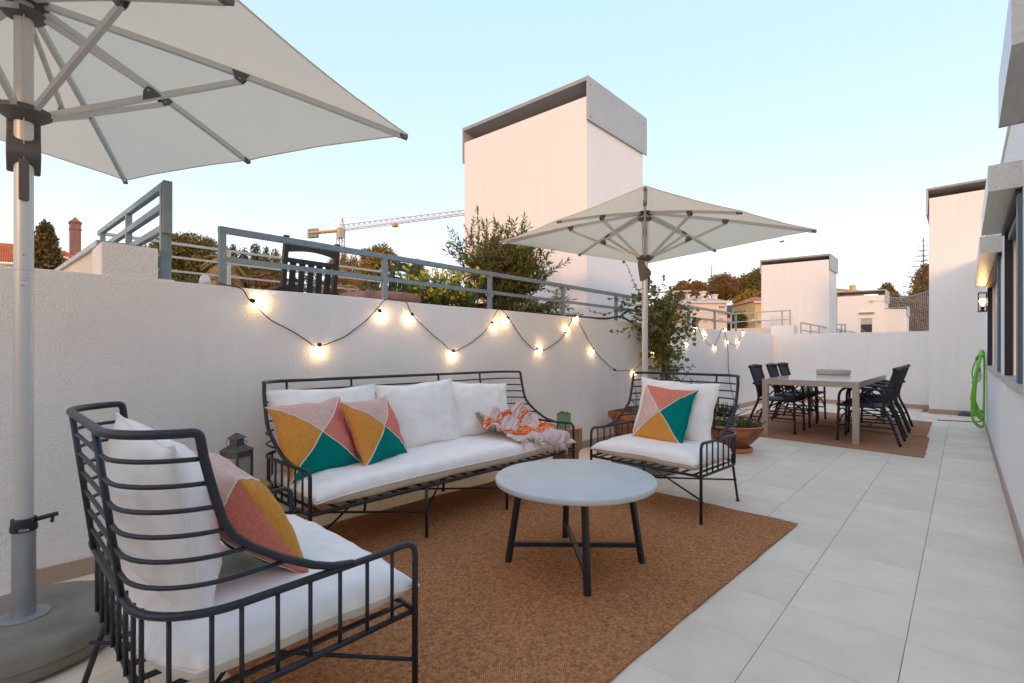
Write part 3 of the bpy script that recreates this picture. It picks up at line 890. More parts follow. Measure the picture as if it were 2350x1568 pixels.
ch0 = dining_chair('black rattan armchair nearest the viewer on the left of the dining table')
seats = [(-1.625, 7.50, 90, None), (-1.625, 8.31, 91, 'black rattan armchair in the middle on the left of the dining table'),
         (-1.645, 9.01, 89, 'farthest black rattan armchair on the left of the dining table'),
         (-1.135, 7.41, -91, 'black rattan armchair nearest the viewer on the right of the dining table'),
         (-1.14, 8.19, -90, 'black rattan armchair in the middle on the right of the dining table'),
         (-1.15, 8.93, -90, 'farthest black rattan armchair on the right of the dining table')]
for k, (x, y, rz, lab) in enumerate(seats):
    o = ch0 if k == 0 else copy_tree(ch0)
    o.location = (x, y, .004); o.rotation_euler = (0, 0, R(rz))
    if lab: o['label'] = lab

# ================================================================ jute rugs
def jute(name, c1, c2, period, strip):
    m = bpy.data.materials.new(name); m.use_nodes = True
    n = m.node_tree; b = n.nodes['Principled BSDF']; b.inputs['Roughness'].default_value = .95; b.inputs['Specular IOR Level'].default_value = .15
    tc = n.nodes.new('ShaderNodeTexCoord'); sp = n.nodes.new('ShaderNodeSeparateXYZ'); 
    nz = n.nodes.new('ShaderNodeTexNoise'); nz.inputs['Scale'].default_value = 30; nz.inputs['Detail'].default_value = 2
    n.links.new(tc.outputs['Object'], nz.inputs['Vector'])
    ad = n.nodes.new('ShaderNodeVectorMath'); ad.operation = 'MULTIPLY_ADD'; ad.inputs[1].default_value = (.006, .006, 0)
    n.links.new(nz.outputs['Color'], ad.inputs[0]); n.links.new(tc.outputs['Object'], ad.inputs[2])
    n.links.new(ad.outputs[0], sp.inputs[0])
    def mt(op, a, bb=None, c=None):
        q = n.nodes.new('ShaderNodeMath'); q.operation = op
        for i, s in enumerate((a, bb, c)):
            if s is None: continue
            if isinstance(s, (int, float)): q.inputs[i].default_value = s
            else: n.links.new(s, q.inputs[i])
        return q.outputs[0]
    zig = mt('PINGPONG', sp.outputs[1], strip)
    ph = mt('MULTIPLY', mt('ADD', sp.outputs[0], zig), 2 * math.pi / period)
    wv = mt('MULTIPLY_ADD', mt('SINE', ph), .5, .5)
    ys_ = mt('MULTIPLY_ADD', mt('SINE', mt('MULTIPLY', sp.outputs[1], 2 * math.pi / (period * .8))), .5, .5)
    hgt = mt('MULTIPLY', mt('ADD', wv, mt('MULTIPLY', ys_, .5)), .66)
    n2 = n.nodes.new('ShaderNodeTexNoise'); n2.inputs['Scale'].default_value = 75; n2.inputs['Detail'].default_value = 6
    n.links.new(tc.outputs['Object'], n2.inputs['Vector'])
    f = mt('ADD', mt('MULTIPLY', hgt, .62), mt('MULTIPLY_ADD', n2.outputs['Fac'], 1.5, -.55))
    r = n.nodes.new('ShaderNodeValToRGB')
    r.color_ramp.elements[0].position = .08; r.color_ramp.elements[0].color = (*c1, 1)
    r.color_ramp.elements[1].position = .85; r.color_ramp.elements[1].color = (*c2, 1)
    n.links.new(f, r.inputs[0]); n.links.new(r.outputs[0], b.inputs['Base Color'])
    bp = n.nodes.new('ShaderNodeBump'); bp.inputs['Strength'].default_value = .8; bp.inputs['Distance'].default_value = .004
    n.links.new(f, bp.inputs['Height']); n.links.new(bp.outputs[0], b.inputs['Normal'])
    return m
M['jute'] = jute('jute_weave', (.16, .060, .024), (.66, .305, .125), .0095, .036)
M['jute2'] = jute('jute_weave_dining', (.25, .115, .06), (.55, .29, .165), .014, .05)

def rug(name, label, corners, mat, zf, NX=60, NY=60, seed=0, th=.006, wob=.010):
    """corners: near-left, near-right, far-right, far-left"""
    A, B, C, D = [Vector((*c, 0)) for c in corners]
    ctr = (A + B + C + D) / 4
    b = MB()
    def p(u, v):
        q = A * (1 - u) * (1 - v) + B * u * (1 - v) + C * u * v + D * (1 - u) * v
        e = (1 - min(u, 1 - u) * 8) if min(u, 1 - u) < .125 else 0
        e2 = (1 - min(v, 1 - v) * 8) if min(v, 1 - v) < .125 else 0
        q = q + Vector((wob * e * noise.noise((v * 9, seed, 0)), wob * e2 * noise.noise((u * 9, seed, 5)), 0))
        z = th + zf(u, v) + (.009 * e * max(0, noise.noise((v * 8, seed, 2)) + .05) + .009 * e2 * max(0, noise.noise((u * 8, seed, 9)) + .05))
        return q - ctr + Vector((0, 0, z))
    for i in range(NX + 1):
        for j in range(NY + 1): b.v.append(tuple(p(i / NX, j / NY)))
    W_ = NY + 1; n0 = len(b.v)
    for i in range(NX):
        for j in range(NY): b.f.append((i * W_ + j, (i + 1) * W_ + j, (i + 1) * W_ + j + 1, i * W_ + j + 1))
    rim = [i * W_ for i in range(NX)] + [NX * W_ + j for j in range(NY)] + [(NX - i) * W_ + NY for i in range(NX)] + [NY - j for j in range(NY)]
    for k in rim:
        x, y, z = b.v[k]; b.v.append((x, y, z - th + .0008))
    m_ = len(rim)
    for k in range(m_): b.f.append((rim[k], n0 + k, n0 + (k + 1) % m_, rim[(k + 1) % m_]))
    b.mi = [0] * len(b.f)
    o = b.obj(name, mat, None, smooth=True, loc=ctr, fix=True)
    tag(o, label, 'rug')
    edge = [(x, y, z - .001) for x, y, z in (b.v[k] for k in rim)]
    MB().tube(edge, .0042, 5, closed=True).obj('bound_edge', mat, o, smooth='all')
    return o
rug('rug', 'large brown jute rug under the round coffee table', [(-2.97, .66), (-.91, .50), (-.775, 3.51), (-2.89, 3.60)], M['jute'],
    lambda u, v: .0012 * noise.noise((u * 4, v * 7, 1)) + (.006 * max(0, noise.noise((u * 5, 3, 2))) if v > .93 else 0), 60, 110, 1)
rug('rug', 'brown jute rug under the near half of the dining table', [(-2.75, 6.95), (-.30, 6.60), (-.318, 8.17), (-2.80, 8.62)], M['jute2'], lambda u, v: .0015 * noise.noise((u * 4, v * 5, 4)), 60, 40, 2)
rug('rug', 'brown jute rug under the far half of the dining table', [(-2.82, 8.60), (-.345, 8.13), (-.36, 9.96), (-2.55, 10.45)], M['jute2'],
    lambda u, v: .004 * (1 if v < .03 else 0) + .004 + .004 * max(0, noise.noise((u * 5, 1, 2))) * (v > .85), 60, 40, 3)
# ================================================================ parasols
def fabric_translucent(m, f):
    n = m.node_tree; b = n.nodes['Principled BSDF']
    tr = n.nodes.new('ShaderNodeBsdfTranslucent'); tr.inputs[0].default_value = b.inputs['Base Color'].default_value
    mx = n.nodes.new('ShaderNodeMixShader'); mx.inputs[0].default_value = f
    n.links.new(b.outputs[0], mx.inputs[1]); n.links.new(tr.outputs[0], mx.inputs[2]); n.links.new(mx.outputs[0], n.nodes['Material Output'].inputs[0])
fabric_translucent(M['canopy'], .5)

def text_mesh(s, size, mat, parent, loc, rot, name='lettering'):
    cu = bpy.data.curves.new(name, 'FONT'); cu.body = s; cu.size = size; cu.align_x = 'CENTER'; cu.align_y = 'CENTER'; cu.extrude = .0002
    tmp = bpy.data.objects.new(name, cu); COL.objects.link(tmp)
    bpy.context.view_layer.update()
    me = bpy.data.meshes.new_from_object(tmp.evaluated_get(bpy.context.evaluated_depsgraph_get()))
    bpy.data.objects.remove(tmp)
    me.materials.clear(); me.materials.append(mat)
    return link(name, me, parent, loc, rot)

M['ink_white'] = nmat('white_print', (.75, .75, .75), .6)
M['ink_red'] = nmat('red_print', (.45, .06, .05), .6)
M['ink_grey'] = nmat('grey_print', (.30, .30, .32), .6)

def parasol(label, loc, yaw, face, tilt=(0, 0), detail=True):
    t = thing('parasol', label, 'parasol', loc, 0, 'parasols on concrete bases')
    # concrete base and galvanised socket
    MB().lathe([(.27, .0), (.303, .018), (.310, .05), (.306, .054), (.311, .060), (.309, .098), (.298, .116), (.280, .124), (.0, .125)], 64, closed_ends=False).obj('base_slab', M['concslab'], t, smooth=True)
    MB().lathe([(.074, .125), (.074, .130), (.062, .1315), (.036, .1315)], 40).obj('flange', M['galv'], t, smooth=True)
    MB().lathe([(.0335, .1316), (.0335, .452)], 28).obj('socket', M['galv'], t, smooth=True)
    cl = MB().lathe([(.0375, .440), (.0385, .442), (.0385, .460), (.0362, .462), (.0362, .484), (.0345, .487), (.0285, .487)], 32).obj('clamp', M['plasticblk'], t, smooth=True)
    if detail:
        kn = MB().tube([(.038 * math.cos(face + 1.1), .038 * math.sin(face + 1.1), .478), (.095 * math.cos(face + 1.35), .095 * math.sin(face + 1.35), .487)], [.009, .008], 10)
        kn.tube([(.080 * math.cos(face + 1.3), .080 * math.sin(face + 1.3), .476), (.078 * math.cos(face + 1.3), .078 * math.sin(face + 1.3), .458)], .006, 6)
        kn.obj('clamp_screw', M['plasticblk'], cl, smooth='all')
        text_mesh('Glatz', .0135, M['ink_white'], cl, (.0392 * math.cos(face), .0392 * math.sin(face), .450), (R(90), 0, face + R(90)))
    pl = MB().lathe([(.0272, .487), (.0272, 2.345)], 28).obj('pole', M['alu'], t, smooth=True)
    MB().lathe([(.0277, 1.398), (.0277, 1.400)], 28).obj('pole_joint', M['galv'], pl, smooth=True)
    if detail:
        fx, fy = math.cos(face), math.sin(face)
        st = MB()
        for i in range(7):
            a0 = face - .35 + .1 * i; a1 = a0 + .1
            st.add([(.0277 * math.cos(a0), .0277 * math.sin(a0), 1.338), (.0277 * math.cos(a1), .0277 * math.sin(a1), 1.338), (.0277 * math.cos(a1), .0277 * math.sin(a1), 1.377), (.0277 * math.cos(a0), .0277 * math.sin(a0), 1.377)], [(0, 1, 2, 3)])
        sk = st.obj('sticker', nmat('sticker', (.72, .72, .72), .5), pl)
        for k, (wd, z) in enumerate(((.022, 1.372), (.014, 1.368), (.020, 1.361), (.016, 1.3575))):
            pr = MB().box(-wd / 2, wd / 2, -.0001, .0001, -.0007, .0007).obj('print_line', M['ink_grey'], sk, loc=(.0283 * fx - .0 , .0283 * fy, z), rot=(0, 0, face + R(90)))
        text_mesh('Glatz', .008, M['ink_red'], sk, (.0284 * fx, .0284 * fy, 1.343), (R(90), 0, face + R(90)))
        MB().lathe([(.0025, 0), (.0025, .0006)], 10).obj('pin_hole', M['plasticblk'], pl, loc=(.0273 * fx, .0273 * fy, 1.454), rot=(0, R(90), face))
    # runner with its curved grip and lever
    up = bpy.data.objects.new('head', None)
    rn = MB().lathe([(.030, 1.945), (.052, 1.955), (.078, 1.975), (.080, 1.990), (.064, 1.998), (.030, 1.998)], 28).obj('runner', M['plastic'], t, smooth=True)
    out = [(-.060, 1.955), (-.056, 1.90), (-.046, 1.83), (-.034, 1.762), (-.004, 1.775), (.034, 1.796), (.050, 1.822), (.046, 1.848), (.028, 1.872), (-.002, 1.895), (-.016, 1.92), (-.010, 1.945), (.02, 1.957)]
    g = MB().prism([(y, z) for y, z in out], 'x', -.046, .046)
    g.obj('grip', M['plastic'], rn, rot=(0, 0, face - R(90)), smooth=True, bevel=.006)
    MB().prism([(.030, 1.80), (.050, 1.80), (.046, 1.72), (.036, 1.65), (.024, 1.655), (.032, 1.73)], 'x', -.014, .014).obj('lever', M['plastic'], rn, rot=(0, 0, face - R(90)), bevel=.003)
    MB().tube([(.040 * math.cos(face), .040 * math.sin(face), 1.80), (.040 * math.cos(face), .040 * math.sin(face), 2.37)], .0018, 6).obj('cord', M['canopy'], t)
    # hubs
    MB().lathe([(.028, 2.325), (.055, 2.332), (.066, 2.345), (.060, 2.352), (.028, 2.354)], 28).obj('lower_hub', M['plastic'], t, smooth=True)
    MB().lathe([(.028, 2.385), (.070, 2.392), (.076, 2.405), (.060, 2.416), (.0, 2.420)], 28, closed_ends=False).obj('upper_hub', M['plastic'], t, smooth=True)
    MB().lathe([(.0275, 2.354), (.0275, 2.386)], 20).obj('pole_neck', M['alu'], t, smooth=True)
    tx, ty = math.tan(R(tilt[0])), math.tan(R(tilt[1]))
    ZT, ZR = 2.165, 2.404
    def ribz(r, rm): return ZR + (ZT - ZR) * (r / rm) + .012 * math.sin(math.pi * r / rm)
    tips = []
    for k in range(8):
        a = yaw + k * math.pi / 4; corner = k % 2 == 1
        rm = 1.425 if corner else 1.0
        ca, sa = math.cos(a), math.sin(a)
        def at_r(r, dz=0, ca=ca, sa=sa, rm=rm): return Vector((ca * r, sa * r, ribz(r, rm) + dz + tx * ca * r + ty * sa * r))
        tips.append((a, rm, at_r))
        n = 8
        rb = MB()
        for i in range(n): rb.bar(at_r(.06 + (rm - .09) * i / n), at_r(.06 + (rm - .09) * (i + 1) / n), .019, .023)
        rib = rb.obj('rib', M['alu'], t)
        MB().bar(at_r(rm - .035), at_r(rm + .004), .022, .017).obj('rib_tip', M['plastic'], rib)
        rbk = .70 if corner else .52
        B_ = at_r(rbk, -.030)
        S0 = Vector((ca * .068, sa * .068, 1.985))
        s_ = MB().bar(S0, B_, .017, .021).obj('strut', M['alu'], t)
        side = Vector((-sa, ca, 0))
        def bracket(p, dirv, sgn, par):
            d = dirv.normalized(); u = side.cross(d).normalized() * sgn
            b = MB()
            for o in (-.0135, .0095):
                q = [p + d * -.034 + u * .014, p + d * .034 + u * .014, p + d * .018 - u * .020, p + u * -.032 + d * .004, p + d * -.018 - u * .018]
                b.add([v_ + side * o for v_ in q] + [v_ + side * (o + .004) for v_ in q], [(0, 1, 2, 3, 4), (9, 8, 7, 6, 5)] + [(i, i + 5, (i + 1) % 5 + 5, (i + 1) % 5) for i in range(5)])
            b.tube([p + u * -.014 - side * .0145, p + u * -.014 + side * .0145], .0045, 8, mi=1)
            b.obj('bracket', [M['plastic'], M['galv']], par)
        bracket(at_r(rbk, -.008), at_r(rbk + .1) - at_r(rbk), 1 if (side.cross(at_r(rbk + .1) - at_r(rbk))).z > 0 else -1, rib)
        if corner:
            mid = S0.lerp(B_, .50)
            e = mid + Vector((0, 0, .030))
            MB().bar(Vector((ca * .058, sa * .058, 2.342)), e, .015, .018).obj('stay', M['alu'], t)
            dd = B_ - S0
            bracket(mid + Vector((0, 0, .008)), dd, -1 if (side.cross(dd)).z > 0 else 1, s_)
    # canopy: eight panels, edges drawn in between the tips
    b = MB(); nr, na = 14, 8
    ring = []
    for k in range(8):
        (a0, r0, f0), (a1, r1, f1) = tips[k], tips[(k + 1) % 8]
        for i in range(nr + 1):
            s = i / nr
            for j in range(na + 1):
                q = j / na
                p = f0(max(.001, (r0 + .006) * s), .018).lerp(f1(max(.001, (r1 + .006) * s), .018), q)
                sc = 4 * q * (1 - q)
                p.x *= 1 - .022 * sc * s ** 2; p.y *= 1 - .022 * sc * s ** 2
                p.z += -.010 * sc * math.sin(math.pi * s) + .004 * noise.noise((p.x * 5, p.y * 5, 0)) * sc
                b.v.append(tuple(p))
                if i == nr and j < na: ring.append(tuple(p))
        o_ = k * (nr + 1) * (na + 1)
        for i in range(nr):
            for j in range(na):
                c = o_ + i * (na + 1) + j
                b.f.append((c, c + 1, c + na + 2, c + na + 1)); b.mi.append(0)
    cn = b.obj('canopy', M['canopy'], t, smooth='all')
    MB().tube(ring, .0035, 5, closed=True).obj('hem', M['canopy'], cn, smooth='all')
    for k in (0, 1, 3, 5, 7):                          # pockets the corner ribs slide into
        a, rm, f = tips[k]
        if k % 2: MB().tube([f(r, .010) + Vector((0, 0, .003 * math.sin(r * 40))) + Vector((-math.sin(a), math.cos(a), 0)) * .012 for r in [rm * (.42 + .5 * q / 20) for q in range(21)]], .005, 6).obj('rib_sleeve', M['canopy'], cn, smooth='all')
    return t
U1 = parasol('large cream parasol overhead at the upper left, its silver pole standing on a concrete slab', (-2.55, .107, 0), R(24), R(-2.4))
U2 = parasol('cream parasol opened beyond the facing armchair beside the climbing plant', (-2.2, 4.23, 0), R(-17.5), R(42.7), tilt=(-.9, -.9), detail=False)
MB().box(-.02, .02, -.008, .008, -.012, .0).obj('red_label', M['ink_red'], U2, loc=(.93, .94, 2.155), rot=(0, 0, R(-20)))

# ================================================================ string lights
def string_lights(name, label, pts, bulbs, group='string lights along the wall'):
    """pts: cable (y, z) on the wall; bulbs: (y, z, lean) with lean in degrees, lit flag"""
    X = XL + .016
    t = thing(name, label, 'string lights', (XL, pts[0][0], pts[0][1]), group=group)
    P = catmull([(0, y - pts[0][0], z - pts[0][1]) for y, z in pts], 8)
    MB().tube([Vector((.012 + .004 * noise.noise((p.y * 9, p.z * 9, 1)), p.y + .006 * noise.noise((p.y * 11, p.z * 7, 4)), p.z + .006 * noise.noise((p.y * 8, p.z * 12, 9)))) for p in P], .0036, 6).obj('cable', M['cable'], t, smooth='all')
    for (y, z, lean, lit) in bulbs:
        s = MB().lathe([(.011, .0), (.0135, -.004), (.0135, -.022), (.0115, -.028)], 14).obj('socket', M['plasticblk'], t, smooth=True, loc=(.020, y - pts[0][0], z - pts[0][1] + .008), rot=(R(lean), R(8), 0))
        bb = MB().lathe([(.009, -.028), (.0125, -.034), (.0185, -.048), (.0195, -.060), (.0150, -.073), (.006, -.080)], 16).obj('bulb', M['bulb'] if lit else M['bulbclear'], s, smooth='all')
    return t
string_lights('string_lights', 'lit string light festooned on the white wall above the sofa',
    [(.93, 1.496), (1.043, 1.480), (1.098, 1.412), (1.20, 1.315), (1.36, 1.225), (1.50, 1.140), (1.533, 1.143), (1.62, 1.160), (1.78, 1.245), (1.90, 1.345), (1.975, 1.410), (2.04, 1.485), (2.13, 1.492), (2.222, 1.483),
     (2.275, 1.400), (2.42, 1.285), (2.58, 1.180), (2.695, 1.105), (2.80, 1.130), (2.98, 1.215), (3.10, 1.310), (3.150, 1.370), (3.243, 1.488), (3.285, 1.494), (3.327, 1.476), (3.385, 1.425), (3.56, 1.255), (3.74, 1.130),
     (3.80, 1.118), (3.95, 1.125), (4.12, 1.190), (4.27, 1.285), (4.36, 1.390), (4.441, 1.492), (4.48, 1.494), (4.52, 1.470), (4.64, 1.330), (4.835, 1.140), (5.05, 1.000), (5.302, .880), (5.55, .860), (5.795, .860), (6.056, .985), (6.25, 1.09)],
    [(1.101, 1.404, 75, 1), (1.533, 1.149, 0, 1), (1.985, 1.402, 35, 1), (2.285, 1.392, -25, 1), (2.701, 1.110, 0, 1), (3.155, 1.362, 60, 1), (3.38, 1.420, -35, 1), (3.793, 1.125, 75, 1), (4.27, 1.290, 130, 1),
     (4.445, 1.488, 60, 1), (4.835, 1.134, -30, 1), (5.302, .880, 0, 0), (5.795, .860, 0, 1), (6.28, 1.10, 60, 1)])
string_lights('string_lights', 'lit string light on the far stretch of white wall beyond the climbing plant',
    [(6.55, 1.46), (6.85, 1.335), (7.15, 1.275), (7.43, 1.250), (7.60, 1.370), (7.757, 1.500), (7.85, 1.494), (7.911, 1.484), (8.10, 1.335), (8.35, 1.235), (8.60, 1.205), (8.78, 1.330), (8.94, 1.480), (9.043, 1.498), (9.20, 1.320), (9.45, 1.245), (9.72, 1.230), (9.92, 1.350), (10.054, 1.495)],
    [(6.88, 1.335, 20, 1), (7.44, 1.250, 0, 1), (7.76, 1.500, 50, 1), (8.12, 1.335, 130, 1), (8.62, 1.205, -10, 1), (9.04, 1.498, 80, 1), (9.21, 1.312, 0, 1), (9.73, 1.230, 120, 1), (10.06, 1.498, 60, 1)])

# floodlight standing on the wall by the railing post, its lamp face green
fl = thing('floodlight', 'small dark floodlight on the wall top by the far railing post', 'lamp', (-3.20, 7.80, 1.487))
MB().box(-.03, .03, -.075, .075, .02, .165).obj('housing', M['plasticblk'], fl, bevel=.008, rot=(R(-6), R(12), 0))
MB().box(.031, .034, -.058, .058, .05, .15).obj('lamp_face', nmat('flood_face', (.10, .22, .17), .3), fl, rot=(R(-6), R(12), 0))
MB().bar((0, 0, 0), (0, 0, .03), .03, .05).obj('bracket', M['plasticblk'], fl)

# pipes and cables
def hose(name, label, cat, pts, r, mat, n=6, seg=8):
    P = catmull(pts, n); o = P[0].copy()
    ob = MB().tube([p - o for p in P], r, seg).obj(name, M[mat], None, smooth='all', loc=o)
    return tag(ob, label, cat)
ip = hose('irrigation_pipe', 'black irrigation pipe lying along the wall top then arching down behind the parasol pole', 'pipe',
     [(-3.24, 3.55, 1.496), (-3.22, 4.1, 1.497), (-3.20, 4.69, 1.496), (-3.17, 5.1, 1.499), (-3.16, 5.30, 1.525), (-3.15, 5.44, 1.535), (-3.13, 5.56, 1.50), (-3.11, 5.71, 1.445), (-3.09, 5.86, 1.34), (-3.07, 5.99, 1.225), (-3.04, 6.15, 1.07), (-3.02, 6.28, .90), (-3.0, 6.36, .75), (-2.98, 6.40, .40)], .012, 'hoseblack')
MB().tube(catmull([(0.09, 1.90, .045), (.08, 1.95, .085), (.09, 2.05, .115), (.08, 2.2, .135), (.06, 2.4, .12), (.05, 2.5, .09)], 6), .012, 8).obj('branch', M['hoseblack'], ip, smooth='all')
MB().tube([(.085, 1.86, .035), (.09, 1.90, .045)], .019, 8).tube([(.09, 1.90, .045), (.10, 1.95, .02)], .017, 8).tube([(.088, 1.895, .045), (.085, 1.93, .075)], .017, 8).obj('tee_fitting', M['pvcgreen'], ip, smooth='all')
hose('power_cable', 'thin black cable hanging from the far string light down to the floor', 'cable',
     [(-3.165, 9.06, 1.49), (-3.155, 9.14, 1.35), (-3.15, 9.22, 1.1), (-3.155, 9.26, .8), (-3.14, 9.34, .45), (-3.10, 9.48, .12), (-3.04, 9.58, .012), (-2.99, 9.85, .006), (-2.85, 9.80, .006), (-2.72, 9.58, .02)], .006, 'cable')
hose('floor_cable', 'thin black cable lying across the tiles from the rug to the green hose', 'cable',
     [(-.30, 10.36, .006), (0, 10.45, .006), (.15, 10.50, .006), (.225, 10.52, .03)], .007, 'cable')

# ---- green garden hose coiled on the house wall
gh = thing('garden_hose', 'bright green garden hose hanging in loops on the house wall', 'hose', (.15, 9.45, 0))
random.seed(3)
for k in range(10):
    y = (k - 4.5) * .034; top = 1.10 + random.uniform(-.04, .02); bot = .06 + random.uniform(0, .24)
    a = random.uniform(.10, .26); c = random.uniform(.02, .14); ox = random.uniform(-.03, .0)
    P = catmull([(.060 + ox, y, top), (.03 + ox, y - a * .35, top - .09), (.0 + ox, y - a * .8, .82), (-.02 + ox * 2, y - a * 1.25, .48), (-.015 + ox * 2, y - a * 1.3, bot + .14), (.02 + ox, y - a * .6, bot + .02), (.05, y - a * .05, bot), (.06, y + c * .8, bot + .12), (.064, y + c * 1.1, .45), (.066, y + c * .7, .80), (.066, y + .04, top - .09)], 6, closed=True)
    MB().tube(P, .0092, 8, closed=True).obj('loop', M['hosegreen'], gh, smooth='all')
e1 = catmull([(-.015, -.10, 1.00), (-.045, -.11, .90), (-.06, -.12, .80), (-.045, -.12, .70), (-.03, -.10, .60)], 6)
MB().tube(e1, .009, 8).obj('loose_end', M['hosegreen'], gh, smooth='all')
MB().tube([(-.013, -.10, 1.005), (0.005, -.10, 1.06)], .014, 10).obj('connector', M['connector'], gh, smooth='all')
MB().tube([(-.008, -.10, 1.02), (-.003, -.10, 1.035)], .0152, 10).obj('connector_ring', M['pvcgreen'], gh, smooth='all')
MB().tube([(-.018, -.10, .995), (-.013, -.10, 1.007)], .0155, 10).obj('connector_ring', M['plasticblk'], gh, smooth='all')
MB().tube([(.012, -.14, .90), (.014, -.15, .80)], .015, 10).tube(catmull([(.014, -.15, .80), (.020, -.155, .74), (.0, -.165, .70), (-.045, -.175, .675)], 5), .017, 10).obj('spray_nozzle', M['connector'], gh, smooth='all')
MB().tube([(.0125, -.14, .875), (.013, -.144, .862)], .0162, 10).tube([(.0132, -.146, .845), (.0135, -.148, .83)], .0162, 10).tube([(-.045, -.175, .675), (-.055, -.178, .668)], .0185, 10).obj('nozzle_ring', M['plasticblk'], gh, smooth='all')

# ---- wall lantern, lit
wl = thing('wall_lantern', 'lit square black wall lantern between the far window and the stair block', 'lantern', (XR, 9.02, 1.63))
k = MB()
for x in (-.092, -.014):
    for y in (-.075, .075): k.box(x - .005, x + .005, y - .005, y + .005, .01, .24)
k.box(-.098, -.008, -.081, .081, .24, .252); k.box(-.098, -.008, -.081, .081, -.002, .010)
k.box(-.008, -.0005, -.06, .06, .04, .22)
k.obj('frame', M['framedark'], wl)
MB().lathe([(.020, .011), (.020, .075), (.014, .08)], 14).obj('lamp_holder', M['plasticblk'], wl, smooth=True, loc=(-.052, 0, 0))
MB().lathe([(.010, .081), (.020, .10), (.030, .125), (.030, .15), (.018, .168), (.006, .174)], 16).obj('bulb', M['lampglow'], wl, smooth='all', loc=(-.052, 0, 0))

dr = MB().lathe([(.105, 0), (.100, .03), (.08, .055), (.04, .072), (.01, .078)], 24).obj('drain_cover', nmat('drain', (.07, .075, .09), .6), None, smooth=True, loc=(.03, 11.40, .002))
tag(dr, 'small dark domed drain cover at the foot of the stair block', 'drain')

# ================================================================ side tables, lantern, succulent
def wood_ends():
    m = nmat('log_side', (.42, .25, .11), .75, col2=(.20, .105, .045), vscale=7, bump=.5, bscale=14, bdist=.004, stretch=(3.2, 3.2, .5), detail=8)
    r = bpy.data.materials.new('log_rings'); r.use_nodes = True
    n = r.node_tree; b = n.nodes['Principled BSDF']; b.inputs['Roughness'].default_value = .6
    tc = n.nodes.new('ShaderNodeTexCoord'); mp = n.nodes.new('ShaderNodeMapping'); mp.inputs['Location'].default_value = (.03, .02, 0); mp.inputs['Scale'].default_value = (1, 1.2, 0)
    n.links.new(tc.outputs['Object'], mp.inputs[0])
    wv = n.nodes.new('ShaderNodeTexWave'); wv.wave_type = 'RINGS'; wv.rings_direction = 'Z'; wv.inputs['Scale'].default_value = 26; wv.inputs['Distortion'].default_value = 3.0; wv.inputs['Detail'].default_value = 2; wv.inputs['Detail Scale'].default_value = .35
    n.links.new(mp.outputs[0], wv.inputs['Vector'])
    cr = n.nodes.new('ShaderNodeValToRGB'); cr.color_ramp.elements[0].color = (.30, .15, .06, 1); cr.color_ramp.elements[1].color = (.60, .40, .20, 1); cr.color_ramp.elements[0].position = .05; cr.color_ramp.elements[1].position = .4
    n.links.new(wv.outputs[0], cr.inputs[0]); n.links.new(cr.outputs[0], b.inputs['Base Color'])
    return m, r
M['logside'], M['logtop'] = wood_ends()
def stump(label, loc, seed):
    t = thing('log_table', label, 'side table', loc, seed)
    b = MB(); n = 56
    prof = [(.128, .0), (.130, .02), (.120, .05), (.118, .17), (.132, .195), (.150, .215), (.151, .39), (.147, .402)]
    for r, z in prof:
        for k in range(n):
            a = 2 * math.pi * k / n
            rr = r * (1 + .030 * noise.noise((math.cos(a) * 1.6 + seed, math.sin(a) * 1.6, 0)) + .016 * noise.noise((math.cos(a) * 9 + seed, math.sin(a) * 9, z * 1.2)))
            b.v.append((rr * math.cos(a), rr * math.sin(a), z))
    for i in range(len(prof) - 1):
        for k in range(n): b.f.append((i * n + k, i * n + (k + 1) % n, (i + 1) * n + (k + 1) % n, (i + 1) * n + k))
    b.f.append(tuple(range(n - 1, -1, -1))); b.mi = [0] * len(b.f)
    b.obj('log', M['logside'], t, smooth=True)
    c = MB(); c.v = [b.v[(len(prof) - 1) * n + k] for k in range(n)]; c.v = [(x, y, z + .0005) for x, y, z in c.v]; c.f = [tuple(range(n))]; c.mi = [0]
    c.obj('cut_top', M['logtop'], t)
    return t
stump('round log side table with tin lantern between the near armchair and sofa', (-2.755, .90, 0), 2.2)
stump('round log side table with green pot at the far end of the sofa', (-2.70, 3.66, 0), 4.6)

ln = thing('tin_lantern', 'old tin candle lantern with patterned glass standing on the log table', 'lantern', (-2.79, .905, .4035), R(28))
k = MB(); h = .048
k.box(-h - .004, h + .004, -h - .004, h + .004, 0, .022)
for sx in (1, -1):
    for sy in (1, -1): k.box(sx * h - .006, sx * h + .006, sy * h - .006, sy * h + .006, .022, .150)
k.box(-h - .006, h + .006, -h - .006, h + .006, .150, .182)
k.obj('case', M['lantern'], ln, fix=False)
def frust(r0, z0, r1, z1): return [(-r0, -r0, z0), (r0, -r0, z0), (r0, r0, z0), (-r0, r0, z0), (-r1, -r1, z1), (r1, -r1, z1), (r1, r1, z1), (-r1, r1, z1)]
FQ = [(0, 3, 2, 1), (4, 5, 6, 7), (0, 1, 5, 4), (1, 2, 6, 5), (2, 3, 7, 6), (3, 0, 4, 7)]
MB().add(frust(.060, .182, .026, .210), FQ).add(frust(.024, .210, .024, .245), FQ).obj('chimney', M['lantern'], ln)
MB().add(frust(.036, .245, .004, .272), FQ).obj('cap', M['lantern'], ln)
MB().tube([(.046 * math.cos(a), .046 * math.sin(a) * 1.05, .222 + .014 * math.cos(a * 2)) for a in [2 * math.pi * i / 28 for i in range(28)]], .0016, 5, closed=True).obj('handle', M['lantern'], ln, smooth='all')
gl = nmat('pressed_glass', (.30, .33, .27), .25, bump=.9, bscale=45, bdist=.004, spec=.6)
